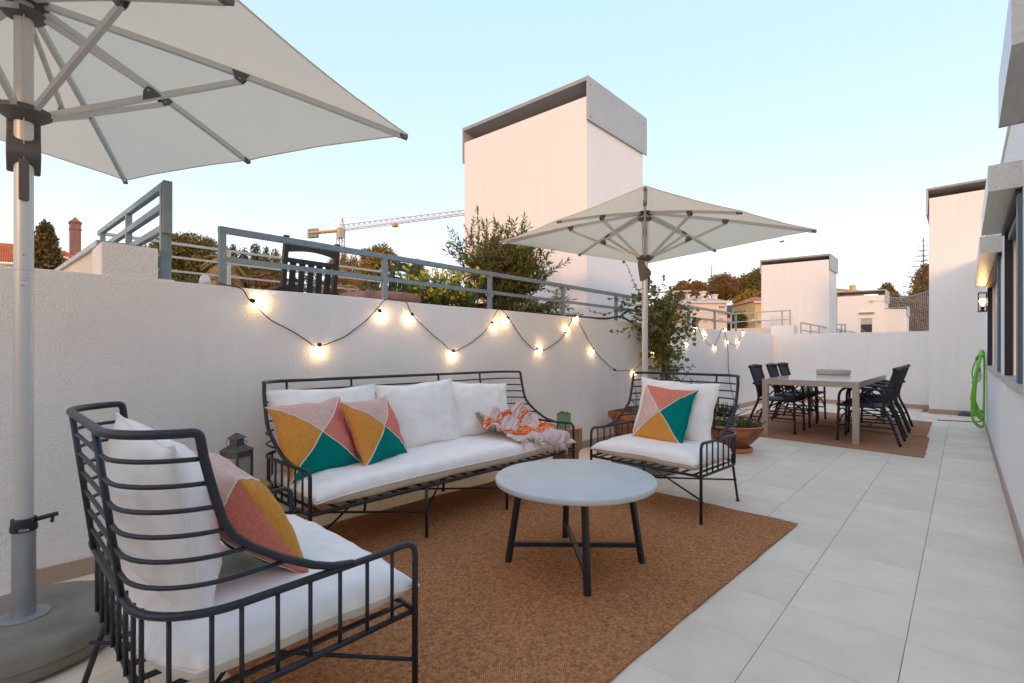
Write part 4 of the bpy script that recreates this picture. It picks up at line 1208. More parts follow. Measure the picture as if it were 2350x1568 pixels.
for (rx, ry, w_) in ((0, -h, 0), (0, h, 0), (-h, 0, 1), (h, 0, 1)):
    b = MB()
    if w_ == 0: b.box(-h + .007, h - .007, ry - .0015, ry + .0015, .024, .148)
    else: b.box(rx - .0015, rx + .0015, -h + .007, h - .007, .024, .148)
    b.obj('pane', gl, ln)
hl = MB()
for i in range(5):
    x = -.036 + .018 * i
    for s in (1, -1):
        hl.lathe([(.0035, 0), (.0035, .0006)], 6, c=(0, 0, 0))
        for q in range(12):
            p = hl.v[-12 + q]; hl.v[-12 + q] = (x + p[0], s * (h + .0062 + p[2]), .166 + p[1])
pass

def leaf_pts(base, d, up, L, W, fold=.25, droop=0.0):
    d = d.normalized(); s = d.cross(up)
    if s.length < 1e-4: s = d.cross(Vector((1, 0, 0)))
    s.normalize(); n = s.cross(d)
    m = base + d * L * .45 + n * (-fold * W)
    tip = base + d * L - n * droop * L
    return [base, base + d * L * .42 + s * W / 2, tip, base + d * L * .42 - s * W / 2, m]
def add_leaf(b, *a, **k):
    b.add(leaf_pts(*a, **k), [(0, 1, 4), (1, 2, 4), (2, 3, 4), (3, 0, 4)])

def rnd_dir(up=0.0):
    while True:
        v = Vector((random.uniform(-1, 1), random.uniform(-1, 1), random.uniform(-1, 1)))
        if .05 < v.length < 1:
            v.normalize(); v.z += up
            return v.normalized()

M['leaf_succ'] = leafmat('succulent_leaf', [(.10, .22, .03), (.22, .38, .05), (.30, .45, .09)])
M['leaf_shrub'] = leafmat('shrub_leaf', [(.06, .085, .018), (.13, .17, .03), (.22, .26, .045), (.26, .15, .07)])
M['leaf_vine'] = leafmat('vine_leaf', [(.08, .12, .02), (.14, .18, .03), (.22, .25, .045), (.24, .12, .055)])
M['leaf_blue'] = leafmat('eucalyptus_leaf', [(.10, .17, .12), (.19, .27, .20), (.26, .33, .25)])
M['leaf_aloe'] = leafmat('aloe_leaf', [(.025, .07, .02), (.05, .12, .03), (.09, .16, .04)])
M['leaf_dark'] = leafmat('dark_leaf', [(.04, .085, .02), (.09, .15, .03), (.16, .22, .05)])
M['leaf_grey'] = leafmat('silver_leaf', [(.22, .25, .19), (.34, .36, .29)])
M['pet_yellow'] = leafmat('yellow_petal', [(.75, .48, .01), (.85, .60, .03)], trans=.15)
M['pet_purple'] = leafmat('purple_petal', [(.18, .10, .42), (.30, .18, .55)], trans=.15)
M['pet_pink'] = leafmat('pink_petal', [(.55, .05, .16), (.70, .20, .30)], trans=.15)
M['leaf_red'] = leafmat('red_leaf', [(.20, .06, .05), (.34, .14, .10), (.16, .13, .05)])

random.seed(11)
gp = thing('plant_pot', 'ribbed green pot with a succulent on the far log table', 'plant pot', (-2.70, 3.63, .403))
b = MB(); prof = [(.050, 0), (.062, .004)]
for i in range(14): prof += [(.0655, .008 + i * .0086), (.0638, .0125 + i * .0086)]
prof += [(.067, .130), (.062, .131), (.060, .115)]
b.lathe(prof, 32, closed_ends=False).obj('pot', M['potgreen'], gp, smooth='all')
MB().lathe([(.060, .112), (.0, .116)], 20, closed_ends=False).obj('soil', M['soil'], gp)
b = MB()
for (cx, cy) in ((-.02, .0), (.03, .015), (.0, -.03), (-.035, .03), (.035, -.02)):
    for ring_ in range(3):
        for i in range(8):
            a = i * math.pi / 4 + ring_ * .4; el = .35 + ring_ * .42
            add_leaf(b, Vector((cx, cy, .118)), Vector((math.cos(a) * math.cos(el), math.sin(a) * math.cos(el), math.sin(el))), Vector((0, 0, 1)), .042 - .006 * ring_, .022, fold=.3)
b.obj('succulent', M['leaf_succ'], gp, fix=False)

# ================================================================ knitted throw
def throw_mat():
    m = bpy.data.materials.new('knitted_wool'); m.use_nodes = True
    n = m.node_tree; b = n.nodes['Principled BSDF']; b.inputs['Roughness'].default_value = .95; b.inputs['Specular IOR Level'].default_value = .1
    uv = n.nodes.new('ShaderNodeUVMap'); sp = n.nodes.new('ShaderNodeSeparateXYZ'); n.links.new(uv.outputs[0], sp.inputs[0])
    def mt(op, a, bb=None):
        q = n.nodes.new('ShaderNodeMath'); q.operation = op
        for i, s in enumerate((a, bb)):
            if s is None: continue
            if isinstance(s, (int, float)): q.inputs[i].default_value = s
            else: n.links.new(s, q.inputs[i])
        return q.outputs[0]
    t = n.nodes.new('ShaderNodeTexNoise'); t.inputs['Scale'].default_value = 9; n.links.new(uv.outputs[0], t.inputs['Vector'])
    vv = mt('ADD', sp.outputs[1], mt('MULTIPLY', mt('SUBTRACT', t.outputs['Fac'], .5), .03))
    s1 = mt('MULTIPLY', mt('GREATER_THAN', vv, .215), mt('LESS_THAN', vv, .35))
    s2 = mt('MULTIPLY', mt('GREATER_THAN', vv, .64), mt('LESS_THAN', vv, .76))
    stripe = mt('MAXIMUM', s1, s2)
    vo = n.nodes.new('ShaderNodeTexVoronoi'); vo.inputs['Scale'].default_value = 58; vo.feature = 'F1'
    mp = n.nodes.new('ShaderNodeMapping'); mp.inputs['Scale'].default_value = (1.0, 2.2, 1); mp.inputs['Rotation'].default_value = (0, 0, .6)
    n.links.new(uv.outputs[0], mp.inputs[0]); n.links.new(mp.outputs[0], vo.inputs['Vector'])
    sc = n.nodes.new('ShaderNodeSeparateColor'); n.links.new(vo.outputs['Color'], sc.inputs[0])
    cr = n.nodes.new('ShaderNodeValToRGB'); cr.color_ramp.interpolation = 'CONSTANT'
    cols = [(0, (.80, .12, .03)), (.28, (.85, .28, .03)), (.45, (.62, .05, .06)), (.60, (.80, .70, .62)), (.72, (.85, .20, .10)), (.86, (.20, .04, .18)), (.93, (.85, .45, .05))]
    while len(cr.color_ramp.elements) < len(cols): cr.color_ramp.elements.new(.5)
    for e, (p, c) in zip(cr.color_ramp.elements, cols): e.position = p; e.color = (*c, 1)
    n.links.new(sc.outputs[0], cr.inputs[0])
    mx = n.nodes.new('ShaderNodeMix'); mx.data_type = 'RGBA'; n.links.new(stripe, mx.inputs[0])
    mx.inputs[6].default_value = (.70, .565, .52, 1); n.links.new(cr.outputs[0], mx.inputs[7])
    n.links.new(mx.outputs[2], b.inputs['Base Color'])
    v2 = n.nodes.new('ShaderNodeTexVoronoi'); v2.inputs['Scale'].default_value = 70; n.links.new(mp.outputs[0], v2.inputs['Vector'])
    bp = n.nodes.new('ShaderNodeBump'); bp.inputs['Strength'].default_value = .8; bp.inputs['Distance'].default_value = .006
    n.links.new(v2.outputs['Distance'], bp.inputs['Height']); n.links.new(bp.outputs[0], b.inputs['Normal'])
    return m
M['throw'] = throw_mat()
# resting shape of the crumpled throw: x, y, z of each knot in millimetres from its middle
THROW = [
    251, -262, 19, 246, -275, 14, 231, -275, 8, 217, -275, 10, 204, -278, 13, 195, -284, 18, 183, -290, 24, 172, -293, 31, 160, -294, 35, 146, -294, 37, 134, -287, 32, 125, -296, 39,
    120, -294, 53, 109, -295, 59, 97, -295, 64, 87, -295, 71, 76, -295, 76, 65, -295, 85, 58, -297, 78, 58, -294, 65, 47, -303, 65, 42, -302, 76, 30, -310, 80, 43, -310, 90,
    32, -309, 100, 38, -314, 115, 24, -316, 119, 14, -310, 110, 0, -310, 118, -10, -309, 105, -16, -296, 113, -17, -283, 120, -31, -280, 120, -39, -288, 108, -48, -295, 96, -56, -302, 84,
    -68, -304, 74, -81, -305, 66, -94, -311, 70, -107, -314, 77, -116, -304, 86, -122, -291, 97, -127, -288, 114, -132, -280, 130, -137, -271, 145, -134, -266, 162, -147, -272, 167, -151, -285, 159,
    -164, -293, 164, -156, -295, 178, -158, -300, 195, -164, -313, 192, -169, -326, 188, -171, -335, 174, -184, -333, 177, -185, -322, 189, -184, -308, 188, -195, -301, 179, -195, -298, 164, 238, -260, 2,
    238, -254, 16, 227, -259, 24, 213, -265, 28, 200, -267, 30, 188, -266, 25, 184, -273, 35, 172, -277, 43, 160, -278, 48, 147, -280, 52, 133, -277, 52, 122, -275, 41, 110, -277, 48,
    103, -276, 61, 90, -275, 64, 78, -278, 66, 70, -276, 74, 60, -283, 68, 54, -277, 79, 45, -285, 78, 41, -285, 64, 29, -290, 67, 28, -292, 83, 42, -290, 92, 40, -292, 105,
    31, -294, 115, 21, -297, 125, 5, -298, 127, 6, -290, 109, -4, -291, 96, -22, -284, 93, -26, -271, 103, -29, -258, 113, -41, -265, 108, -53, -272, 101, -58, -279, 86, -71, -286, 90,
    -79, -283, 76, -93, -285, 73, -92, -293, 85, -97, -291, 99, -103, -285, 115, -109, -273, 128, -115, -261, 141, -122, -249, 152, -131, -242, 156, -144, -246, 161, -146, -257, 151, -157, -268, 150,
    -166, -271, 161, -159, -276, 180, -171, -285, 187, -183, -296, 194, -174, -307, 180, -175, -311, 167, -189, -307, 163, -192, -295, 166, -195, -286, 157, -195, -283, 141, 232, -240, 3, 222, -242, 12,
    217, -241, 26, 205, -248, 20, 197, -249, 32, 186, -252, 39, 174, -257, 31, 162, -261, 35, 153, -260, 47, 143, -266, 37, 133, -260, 47, 121, -259, 54, 106, -258, 53, 94, -262, 49,
    83, -261, 53, 77, -258, 64, 68, -265, 59, 57, -267, 56, 45, -268, 61, 42, -264, 73, 30, -268, 69, 19, -271, 63, 22, -272, 78, 36, -270, 86, 29, -275, 97, 18, -282, 101,
    14, -277, 111, 5, -272, 119, -10, -273, 114, -15, -269, 98, -20, -263, 81, -32, -250, 88, -31, -236, 98, -38, -237, 108, -52, -243, 108, -51, -252, 92, -64, -259, 96, -76, -261, 101,
    -82, -259, 85, -89, -264, 95, -89, -263, 113, -102, -251, 115, -98, -242, 130, -109, -226, 141, -125, -216, 143, -124, -227, 130, -135, -234, 130, -139, -224, 142, -150, -233, 141, -161, -246, 140,
    -160, -249, 159, -172, -258, 167, -179, -272, 168, -194, -279, 171, -182, -283, 161, -183, -283, 147, -195, -269, 146, -195, -269, 132, -195, -266, 117, 230, -222, 13, 217, -224, 11, 205, -230, 15,
    195, -232, 24, 185, -239, 20, 182, -236, 34, 173, -243, 42, 159, -244, 39, 145, -243, 40, 132, -247, 35, 119, -253, 32, 118, -242, 44, 103, -242, 42, 89, -245, 39, 81, -242, 48,
    70, -247, 48, 64, -244, 59, 53, -246, 64, 43, -246, 58, 30, -245, 60, 31, -252, 48, 19, -249, 52, 12, -252, 64, 25, -250, 74, 21, -253, 87, 13, -263, 83, 6, -259, 91,
    -4, -265, 92, -4, -248, 102, -19, -244, 94, -20, -235, 75, -35, -227, 72, -35, -214, 81, -36, -213, 95, -45, -212, 106, -49, -221, 94, -61, -228, 93, -62, -232, 111, -73, -231, 98,
    -77, -235, 110, -90, -229, 107, -90, -219, 123, -105, -210, 118, -117, -195, 128, -123, -201, 111, -115, -214, 102, -120, -224, 100, -132, -219, 109, -137, -210, 121, -152, -215, 126, -162, -226, 138,
    -173, -234, 144, -174, -250, 142, -185, -250, 156, -192, -255, 146, -182, -253, 134, -194, -253, 124, -195, -251, 110, -195, -249, 96, 230, -206, 24, 219, -212, 27, 207, -213, 20, 193, -215, 18,
    182, -220, 20, 170, -224, 24, 164, -225, 37, 160, -232, 25, 146, -230, 24, 133, -234, 19, 119, -231, 22, 107, -230, 28, 100, -221, 37, 88, -226, 28, 76, -226, 32, 74, -224, 44,
    61, -224, 46, 51, -224, 53, 44, -224, 64, 33, -221, 58, 41, -227, 44, 28, -223, 43, 16, -227, 50, 10, -229, 63, 18, -227, 76, 6, -236, 77, -4, -245, 66, -7, -235, 77,
    -6, -224, 86, -23, -211, 90, -25, -205, 70, -31, -207, 55, -40, -195, 60, -48, -198, 70, -42, -193, 83, -47, -191, 94, -57, -200, 87, -58, -203, 100, -67, -202, 109, -77, -205, 97,
    -78, -199, 115, -93, -190, 105, -105, -183, 115, -102, -195, 98, -112, -194, 87, -98, -205, 79, -111, -211, 78, -125, -213, 82, -130, -203, 94, -144, -205, 101, -149, -223, 108, -161, -230, 113,
    -174, -232, 120, -184, -233, 132, -196, -229, 134, -197, -233, 120, -189, -233, 107, -195, -232, 94, -195, -231, 81, 232, -187, 30, 222, -193, 34, 210, -201, 37, 198, -204, 33, 186, -208, 34,
    174, -207, 34, 161, -204, 33, 153, -210, 22, 146, -215, 10, 136, -212, 19, 127, -210, 29, 117, -210, 18, 104, -208, 17, 91, -206, 18, 78, -206, 23, 75, -203, 35, 74, -206, 49,
    67, -205, 58, 60, -204, 69, 52, -202, 58, 52, -205, 45, 35, -196, 35, 25, -201, 46, 16, -204, 54, 8, -205, 62, 6, -207, 76, -3, -216, 63, -16, -216, 59, -15, -200, 69,
    -22, -187, 77, -35, -182, 66, -29, -185, 45, -45, -183, 39, -53, -184, 50, -55, -182, 65, -49, -177, 73, -59, -177, 79, -67, -183, 86, -65, -178, 97, -74, -181, 104, -86, -185, 94,
    -96, -168, 99, -116, -171, 95, -103, -179, 83, -94, -185, 71, -98, -195, 67, -109, -194, 71, -118, -195, 77, -128, -202, 71, -140, -201, 80, -152, -210, 87, -163, -212, 99, -174, -212, 111,
    -175, -210, 128, -189, -210, 124, -194, -211, 110, -194, -213, 99, -195, -213, 88, -195, -213, 76, 230, -169, 39, 224, -174, 30, 211, -180, 33, 207, -189, 22, 195, -194, 20, 182, -191, 23,
    169, -186, 25, 168, -194, 11, 153, -192, 15, 140, -191, 15, 136, -193, 28, 122, -193, 24, 112, -192, 14, 99, -191, 13, 86, -190, 16, 86, -191, 30, 82, -190, 42, 75, -190, 53,
    66, -189, 63, 52, -185, 70, 58, -186, 57, 55, -192, 44, 45, -191, 52, 37, -192, 61, 24, -189, 65, 13, -184, 67, -1, -188, 75, -2, -191, 59, -15, -184, 53, -20, -171, 62,
    -30, -167, 52, -31, -169, 35, -47, -169, 28, -52, -169, 40, -44, -175, 53, -54, -167, 59, -64, -170, 62, -71, -172, 70, -74, -170, 82, -72, -165, 96, -82, -173, 85, -97, -164, 83,
    -114, -173, 80, -116, -184, 71, -108, -185, 62, -105, -190, 49, -118, -196, 54, -124, -199, 62, -136, -190, 65, -145, -187, 73, -155, -190, 85, -161, -189, 101, -174, -189, 108, -176, -190, 125,
    -191, -191, 125, -189, -189, 112, -186, -192, 99, -195, -194, 93, -195, -194, 82, 239, -153, 32, 227, -155, 35, 214, -160, 30, 211, -170, 19, 199, -173, 17, 196, -177, 32, 186, -174, 21,
    176, -175, 11, 163, -176, 10, 150, -175, 13, 142, -175, 24, 129, -175, 27, 116, -175, 22, 108, -175, 11, 94, -175, 12, 87, -174, 22, 88, -175, 35, 76, -178, 39, 68, -181, 46,
    65, -174, 60, 50, -170, 61, 48, -175, 45, 37, -179, 40, 35, -175, 51, 39, -173, 63, 27, -175, 72, 13, -173, 72, -2, -171, 69, -7, -167, 55, -14, -163, 46, -22, -161, 40,
    -29, -154, 30, -40, -158, 26, -42, -159, 43, -41, -163, 56, -43, -168, 68, -55, -166, 77, -64, -157, 72, -75, -157, 78, -74, -154, 92, -85, -158, 89, -91, -159, 71, -100, -172, 69,
    -117, -171, 66, -121, -181, 53, -116, -178, 41, -131, -191, 42, -131, -181, 61, -128, -176, 78, -138, -179, 92, -155, -171, 92, -170, -169, 102, -175, -165, 120, -180, -171, 130, -194, -173, 131,
    -198, -166, 114, -182, -169, 108, -195, -176, 107, -195, -176, 97, 247, -141, 19, 238, -141, 29, 223, -142, 27, 217, -152, 17, 205, -157, 13, 202, -161, 27, 190, -162, 32, 182, -161, 19,
    171, -160, 11, 158, -158, 12, 147, -157, 20, 134, -156, 25, 125, -159, 16, 111, -158, 19, 100, -157, 10, 100, -161, 23, 88, -158, 27, 78, -160, 34, 77, -166, 46, 63, -164, 46,
    62, -158, 61, 54, -162, 49, 52, -164, 36, 40, -163, 38, 37, -160, 53, 25, -163, 62, 17, -159, 74, 1, -155, 72, -10, -155, 67, -19, -157, 60, -26, -155, 51, -27, -144, 40,
    -42, -144, 32, -51, -149, 45, -56, -154, 60, -48, -152, 73, -54, -155, 88, -72, -140, 90, -78, -134, 79, -88, -141, 88, -88, -150, 105, -98, -154, 92, -107, -157, 79, -103, -152, 66,
    -115, -162, 64, -128, -166, 60, -138, -161, 52, -145, -166, 66, -147, -165, 86, -146, -159, 105, -156, -163, 118, -168, -154, 120, -182, -140, 123, -181, -144, 137, -184, -153, 147, -204, -151, 139,
    -198, -144, 125, -195, -158, 129, -195, -159, 119, 249, -129, 5, 249, -130, 19, 234, -128, 24, 227, -136, 15, 215, -140, 9, 208, -143, 23, 200, -146, 34, 188, -144, 26, 180, -143, 15,
    166, -141, 13, 155, -139, 21, 143, -143, 14, 130, -140, 11, 120, -140, 21, 107, -139, 15, 94, -142, 21, 99, -145, 33, 91, -149, 42, 79, -147, 48, 73, -154, 37, 64, -147, 47,
    49, -148, 52, 42, -150, 43, 31, -147, 31, 21, -152, 41, 20, -147, 58, 20, -141, 77, 1, -137, 76, -12, -140, 77, -22, -146, 74, -29, -149, 68, -24, -141, 55, -37, -145, 50,
    -45, -146, 64, -57, -135, 69, -63, -139, 82, -54, -138, 100, -73, -126, 102, -87, -126, 109, -88, -114, 97, -99, -124, 104, -104, -137, 110, -113, -151, 106, -117, -144, 90, -118, -139, 73,
    -129, -148, 64, -128, -157, 84, -142, -150, 90, -158, -138, 100, -168, -141, 112, -158, -143, 137, -169, -141, 150, -179, -126, 154, -181, -129, 164, -183, -138, 172, -197, -137, 164, -199, -127, 149,
    -195, -142, 153, -195, -143, 144, 260, -119, -5, 257, -119, 8, 245, -115, 16, 238, -123, 7, 224, -124, 8, 215, -126, 21, 210, -128, 33, 196, -127, 32, 184, -126, 25, 171, -122, 21,
    161, -124, 10, 147, -123, 13, 134, -122, 17, 120, -122, 12, 109, -121, 21, 94, -123, 20, 92, -127, 33, 95, -132, 47, 82, -132, 41, 69, -137, 41, 60, -140, 29, 48, -136, 40,
    38, -133, 45, 30, -140, 57, 22, -129, 46, 12, -129, 60, 14, -118, 78, 1, -119, 88, -13, -120, 88, -23, -129, 88, -31, -133, 82, -36, -131, 71, -46, -131, 62, -43, -127, 83,
    -53, -128, 94, -67, -116, 96, -64, -116, 119, -78, -116, 126, -79, -100, 119, -92, -89, 122, -103, -97, 119, -114, -107, 117, -121, -122, 117, -127, -138, 119, -127, -128, 101, -138, -130, 89,
    -137, -137, 109, -142, -145, 123, -160, -132, 130, -171, -119, 131, -178, -118, 142, -169, -117, 162, -169, -125, 177, -177, -116, 186, -185, -124, 191, -200, -124, 188, -200, -113, 170, -195, -128, 175,
    -195, -128, 165, 249, -107, -16, 260, -108, -7, 258, -104, 7, 244, -104, 7, 231, -105, 12, 228, -110, 26, 215, -108, 29, 204, -112, 20, 191, -108, 16, 177, -105, 12, 163, -107, 20,
    150, -104, 14, 136, -103, 11, 121, -103, 11, 108, -103, 15, 96, -105, 23, 91, -110, 36, 92, -114, 50, 79, -118, 52, 67, -121, 44, 53, -124, 37, 58, -130, 52, 49, -136, 65,
    38, -124, 62, 23, -108, 59, 5, -103, 66, -3, -103, 81, 0, -99, 101, -14, -101, 97, -23, -110, 100, -33, -115, 96, -34, -112, 82, -46, -113, 74, -56, -114, 89, -50, -103, 107,
    -55, -105, 119, -69, -96, 126, -73, -97, 145, -90, -91, 150, -86, -77, 147, -99, -77, 143, -111, -85, 140, -112, -102, 140, -124, -112, 138, -136, -120, 131, -143, -118, 116, -153, -124, 125,
    -146, -121, 143, -159, -121, 153, -165, -106, 153, -175, -103, 164, -179, -107, 177, -169, -104, 192, -171, -104, 208, -178, -113, 210, -189, -117, 203, -188, -112, 190, -195, -113, 191, -195, -114, 180,
    255, -90, -26, 248, -92, -14, 247, -87, 1, 247, -84, 15, 237, -86, 23, 223, -88, 21, 212, -91, 12, 198, -90, 13, 191, -86, 25, 177, -86, 27, 162, -84, 25, 150, -82, 16,
    136, -80, 12, 121, -81, 17, 107, -80, 21, 99, -84, 33, 94, -88, 46, 86, -92, 58, 72, -95, 54, 62, -97, 43, 54, -106, 53, 44, -114, 58, 43, -113, 77, 29, -115, 83,
    14, -102, 81, 6, -85, 82, -2, -83, 96, -15, -81, 106, -15, -92, 117, -25, -91, 110, -34, -99, 109, -38, -97, 97, -49, -100, 91, -66, -94, 97, -68, -90, 118, -60, -80, 129,
    -61, -82, 146, -74, -75, 153, -69, -85, 165, -82, -84, 173, -91, -73, 168, -104, -74, 164, -111, -88, 163, -123, -91, 153, -135, -99, 145, -148, -104, 134, -160, -104, 139, -151, -104, 151,
    -154, -105, 166, -163, -108, 175, -170, -97, 180, -179, -94, 189, -179, -95, 203, -176, -90, 216, -189, -97, 217, -196, -106, 212, -185, -102, 202, -195, -99, 197, -195, -99, 186, 262, -72, -18,
    249, -69, -12, 238, -67, -2, 242, -62, 13, 228, -65, 16, 214, -68, 12, 206, -70, 23, 198, -66, 11, 184, -66, 12, 171, -65, 17, 160, -61, 26, 145, -60, 22, 132, -58, 15,
    119, -58, 22, 106, -59, 29, 99, -63, 42, 89, -67, 52, 79, -71, 62, 66, -73, 53, 54, -79, 54, 44, -88, 61, 42, -95, 72, 29, -99, 71, 29, -90, 88, 21, -90, 100,
    8, -75, 105, -2, -62, 107, -2, -73, 122, -14, -77, 129, -24, -79, 123, -34, -82, 116, -37, -82, 103, -48, -84, 100, -65, -80, 107, -80, -76, 119, -76, -72, 138, -62, -62, 146,
    -59, -68, 163, -71, -69, 176, -71, -77, 191, -87, -80, 190, -100, -83, 183, -116, -79, 181, -128, -80, 169, -137, -85, 159, -148, -87, 147, -162, -87, 142, -166, -88, 153, -163, -89, 165,
    -159, -93, 179, -162, -92, 190, -169, -89, 199, -182, -86, 196, -188, -86, 205, -198, -83, 214, -200, -92, 200, -187, -95, 190, -195, -83, 194, -195, -82, 182, 262, -51, -14, 257, -53, 0,
    244, -45, -2, 229, -43, 4, 218, -44, 13, 219, -50, 25, 206, -48, 24, 194, -52, 30, 185, -46, 22, 173, -43, 16, 160, -43, 13, 146, -40, 17, 133, -39, 24, 120, -40, 30,
    106, -41, 37, 94, -44, 45, 83, -49, 54, 74, -52, 65, 59, -57, 63, 55, -69, 71, 43, -74, 76, 31, -78, 66, 19, -79, 71, 17, -76, 87, 20, -67, 101, 19, -66, 117,
    7, -60, 126, -6, -57, 134, -18, -60, 127, -15, -67, 114, -23, -72, 107, -34, -68, 109, -46, -67, 107, -60, -64, 111, -67, -63, 127, -86, -58, 134, -81, -55, 151, -75, -54, 168,
    -65, -52, 184, -76, -57, 195, -92, -61, 194, -94, -64, 178, -110, -63, 170, -117, -70, 157, -130, -71, 147, -145, -65, 150, -149, -75, 137, -158, -75, 147, -158, -73, 160, -159, -76, 171,
    -168, -81, 176, -171, -80, 187, -173, -75, 200, -180, -71, 207, -195, -71, 203, -204, -79, 184, -186, -80, 175, -195, -66, 181, -195, -64, 168, 248, -37, -13, 257, -32, -1, 248, -30, 12,
    236, -31, 22, 222, -25, 24, 219, -31, 36, 206, -34, 39, 193, -35, 40, 180, -34, 37, 167, -33, 32, 160, -26, 21, 152, -32, 31, 140, -32, 38, 125, -30, 43, 111, -28, 47,
    98, -30, 54, 86, -33, 62, 72, -35, 68, 67, -47, 76, 53, -51, 78, 41, -56, 70, 28, -60, 64, 14, -61, 70, 7, -59, 82, 7, -55, 97, 16, -48, 108, 12, -45, 121,
    2, -42, 131, -7, -47, 118, -11, -51, 105, -20, -57, 95, -34, -58, 89, -38, -49, 100, -48, -46, 113, -61, -43, 120, -70, -41, 135, -85, -35, 141, -80, -37, 156, -76, -31, 175,
    -86, -35, 185, -100, -40, 180, -110, -45, 168, -101, -50, 149, -118, -52, 139, -132, -46, 140, -148, -40, 136, -148, -53, 127, -162, -57, 132, -158, -54, 145, -158, -55, 157, -168, -66, 156,
    -173, -70, 164, -178, -71, 175, -180, -63, 185, -188, -55, 188, -197, -57, 175, -195, -64, 158, -195, -47, 162, -195, -45, 149, 255, -22, -19, 244, -20, -7, 237, -16, 6, 231, -13, 20,
    229, -11, 35, 215, -12, 37, 202, -14, 38, 194, -19, 28, 183, -24, 21, 173, -18, 31, 160, -17, 36, 147, -16, 30, 141, -17, 43, 129, -16, 51, 117, -17, 59, 103, -18, 66,
    91, -20, 73, 77, -23, 81, 63, -28, 79, 49, -32, 73, 39, -37, 64, 27, -41, 56, 13, -43, 62, 3, -43, 72, 10, -39, 84, 0, -41, 96, 2, -33, 107, -2, -26, 118,
    -17, -30, 114, -18, -31, 95, -26, -35, 85, -41, -37, 79, -50, -29, 90, -38, -28, 99, -41, -22, 113, -51, -21, 125, -63, -16, 134, -74, -9, 143, -87, -9, 153, -96, -20, 160,
    -101, -31, 146, -114, -20, 144, -116, -29, 127, -126, -35, 111, -134, -15, 126, -151, -6, 126, -141, -22, 115, -154, -31, 118, -165, -32, 126, -159, -28, 142, -169, -37, 146, -174, -49, 143,
    -175, -47, 156, -179, -43, 167, -190, -39, 165, -185, -45, 144, -206, -38, 143, -195, -27, 140, -195, -24, 126, 252, -7, -22, 250, -5, -6, 240, 0, 5, 239, 1, 20, 224, -1, 23,
    212, -4, 21, 201, 0, 28, 188, -3, 29, 177, -5, 19, 164, -10, 17, 161, -2, 30, 147, 1, 34, 133, -3, 33, 122, -1, 42, 113, 2, 53, 100, 0, 59, 89, 0, 70,
    75, -3, 71, 60, -6, 73, 49, -11, 63, 42, -17, 51, 28, -18, 45, 16, -19, 53, 2, -24, 55, 6, -20, 68, -6, -28, 75, -13, -23, 84, -3, -14, 94, -17, -15, 95,
    -32, -11, 82, -36, -16, 67, -49, -8, 74, -65, -8, 74, -57, 0, 85, -38, -2, 88, -47, 3, 100, -63, -8, 100, -75, -11, 107, -86, -6, 118, -99, -2, 126, -96, -16, 113,
    -109, -3, 110, -116, -10, 95, -126, 3, 101, -140, 16, 104, -146, 10, 94, -141, -1, 89, -151, -12, 92, -164, -18, 97, -159, -14, 112, -166, -14, 124, -178, -22, 125, -177, -21, 138,
    -176, -21, 152, -188, -19, 148, -200, -18, 144, -190, -14, 127, -195, -7, 119, -195, -3, 106, 256, 6, -25, 256, 7, -9, 250, 10, 5, 239, 14, 15, 225, 13, 16, 212, 7, 11,
    199, 8, 13, 187, 10, 18, 174, 11, 25, 169, 9, 12, 156, 11, 16, 142, 14, 21, 134, 17, 32, 120, 18, 34, 109, 21, 43, 101, 23, 56, 88, 16, 52, 74, 17, 58,
    59, 18, 64, 47, 13, 55, 45, 7, 40, 30, 9, 40, 17, 3, 36, 8, 2, 45, -4, 0, 51, -6, -1, 66, -20, -7, 61, -15, 4, 73, -26, 12, 79, -32, 7, 63,
    -43, 13, 67, -55, 13, 56, -64, 6, 46, -71, 12, 59, -62, 19, 69, -49, 27, 75, -60, 25, 84, -74, 15, 82, -72, 20, 98, -86, 14, 95, -99, 18, 95, -105, 14, 80,
    -119, 22, 78, -131, 34, 84, -146, 42, 80, -142, 31, 68, -145, 19, 65, -157, 11, 72, -159, 13, 87, -170, 7, 94, -165, 8, 108, -170, 6, 121, -177, 2, 127, -184, 3, 138,
    -196, 5, 141, -201, 4, 128, -188, 9, 116, -195, 14, 104, -195, 17, 91, 257, 19, -33, 259, 20, -17, 258, 21, -1, 243, 21, 1, 230, 24, 5, 217, 24, 11, 205, 24, 17,
    194, 24, 25, 182, 27, 19, 171, 28, 10, 158, 31, 13, 148, 34, 24, 134, 34, 21, 123, 39, 30, 116, 41, 42, 102, 37, 40, 87, 34, 38, 73, 36, 43, 62, 41, 53,
    47, 38, 46, 50, 32, 31, 35, 29, 23, 22, 29, 25, 13, 29, 37, 0, 26, 39, 0, 25, 53, -14, 21, 56, -26, 19, 50, -24, 35, 63, -39, 35, 59, -47, 33, 46,
    -47, 20, 33, -58, 31, 42, -70, 26, 37, -74, 34, 46, -60, 38, 53, -63, 46, 63, -74, 39, 66, -76, 41, 80, -87, 41, 87, -95, 38, 75, -108, 40, 66, -122, 47, 69,
    -132, 42, 56, -143, 55, 54, -145, 43, 44, -154, 32, 47, -164, 29, 58, -158, 30, 72, -169, 26, 82, -175, 24, 96, -171, 26, 112, -177, 25, 123, -186, 24, 133, -196, 26, 134,
    -203, 26, 123, -193, 30, 111, -195, 34, 99, -195, 38, 86, 258, 32, -42, 260, 33, -26, 257, 35, -11, 252, 37, 4, 241, 35, 15, 229, 37, 21, 215, 40, 24, 202, 43, 20,
    191, 45, 11, 178, 48, 16, 165, 51, 21, 152, 52, 13, 138, 53, 14, 132, 55, 28, 118, 54, 29, 103, 53, 29, 93, 53, 41, 79, 54, 34, 64, 55, 35, 48, 62, 40,
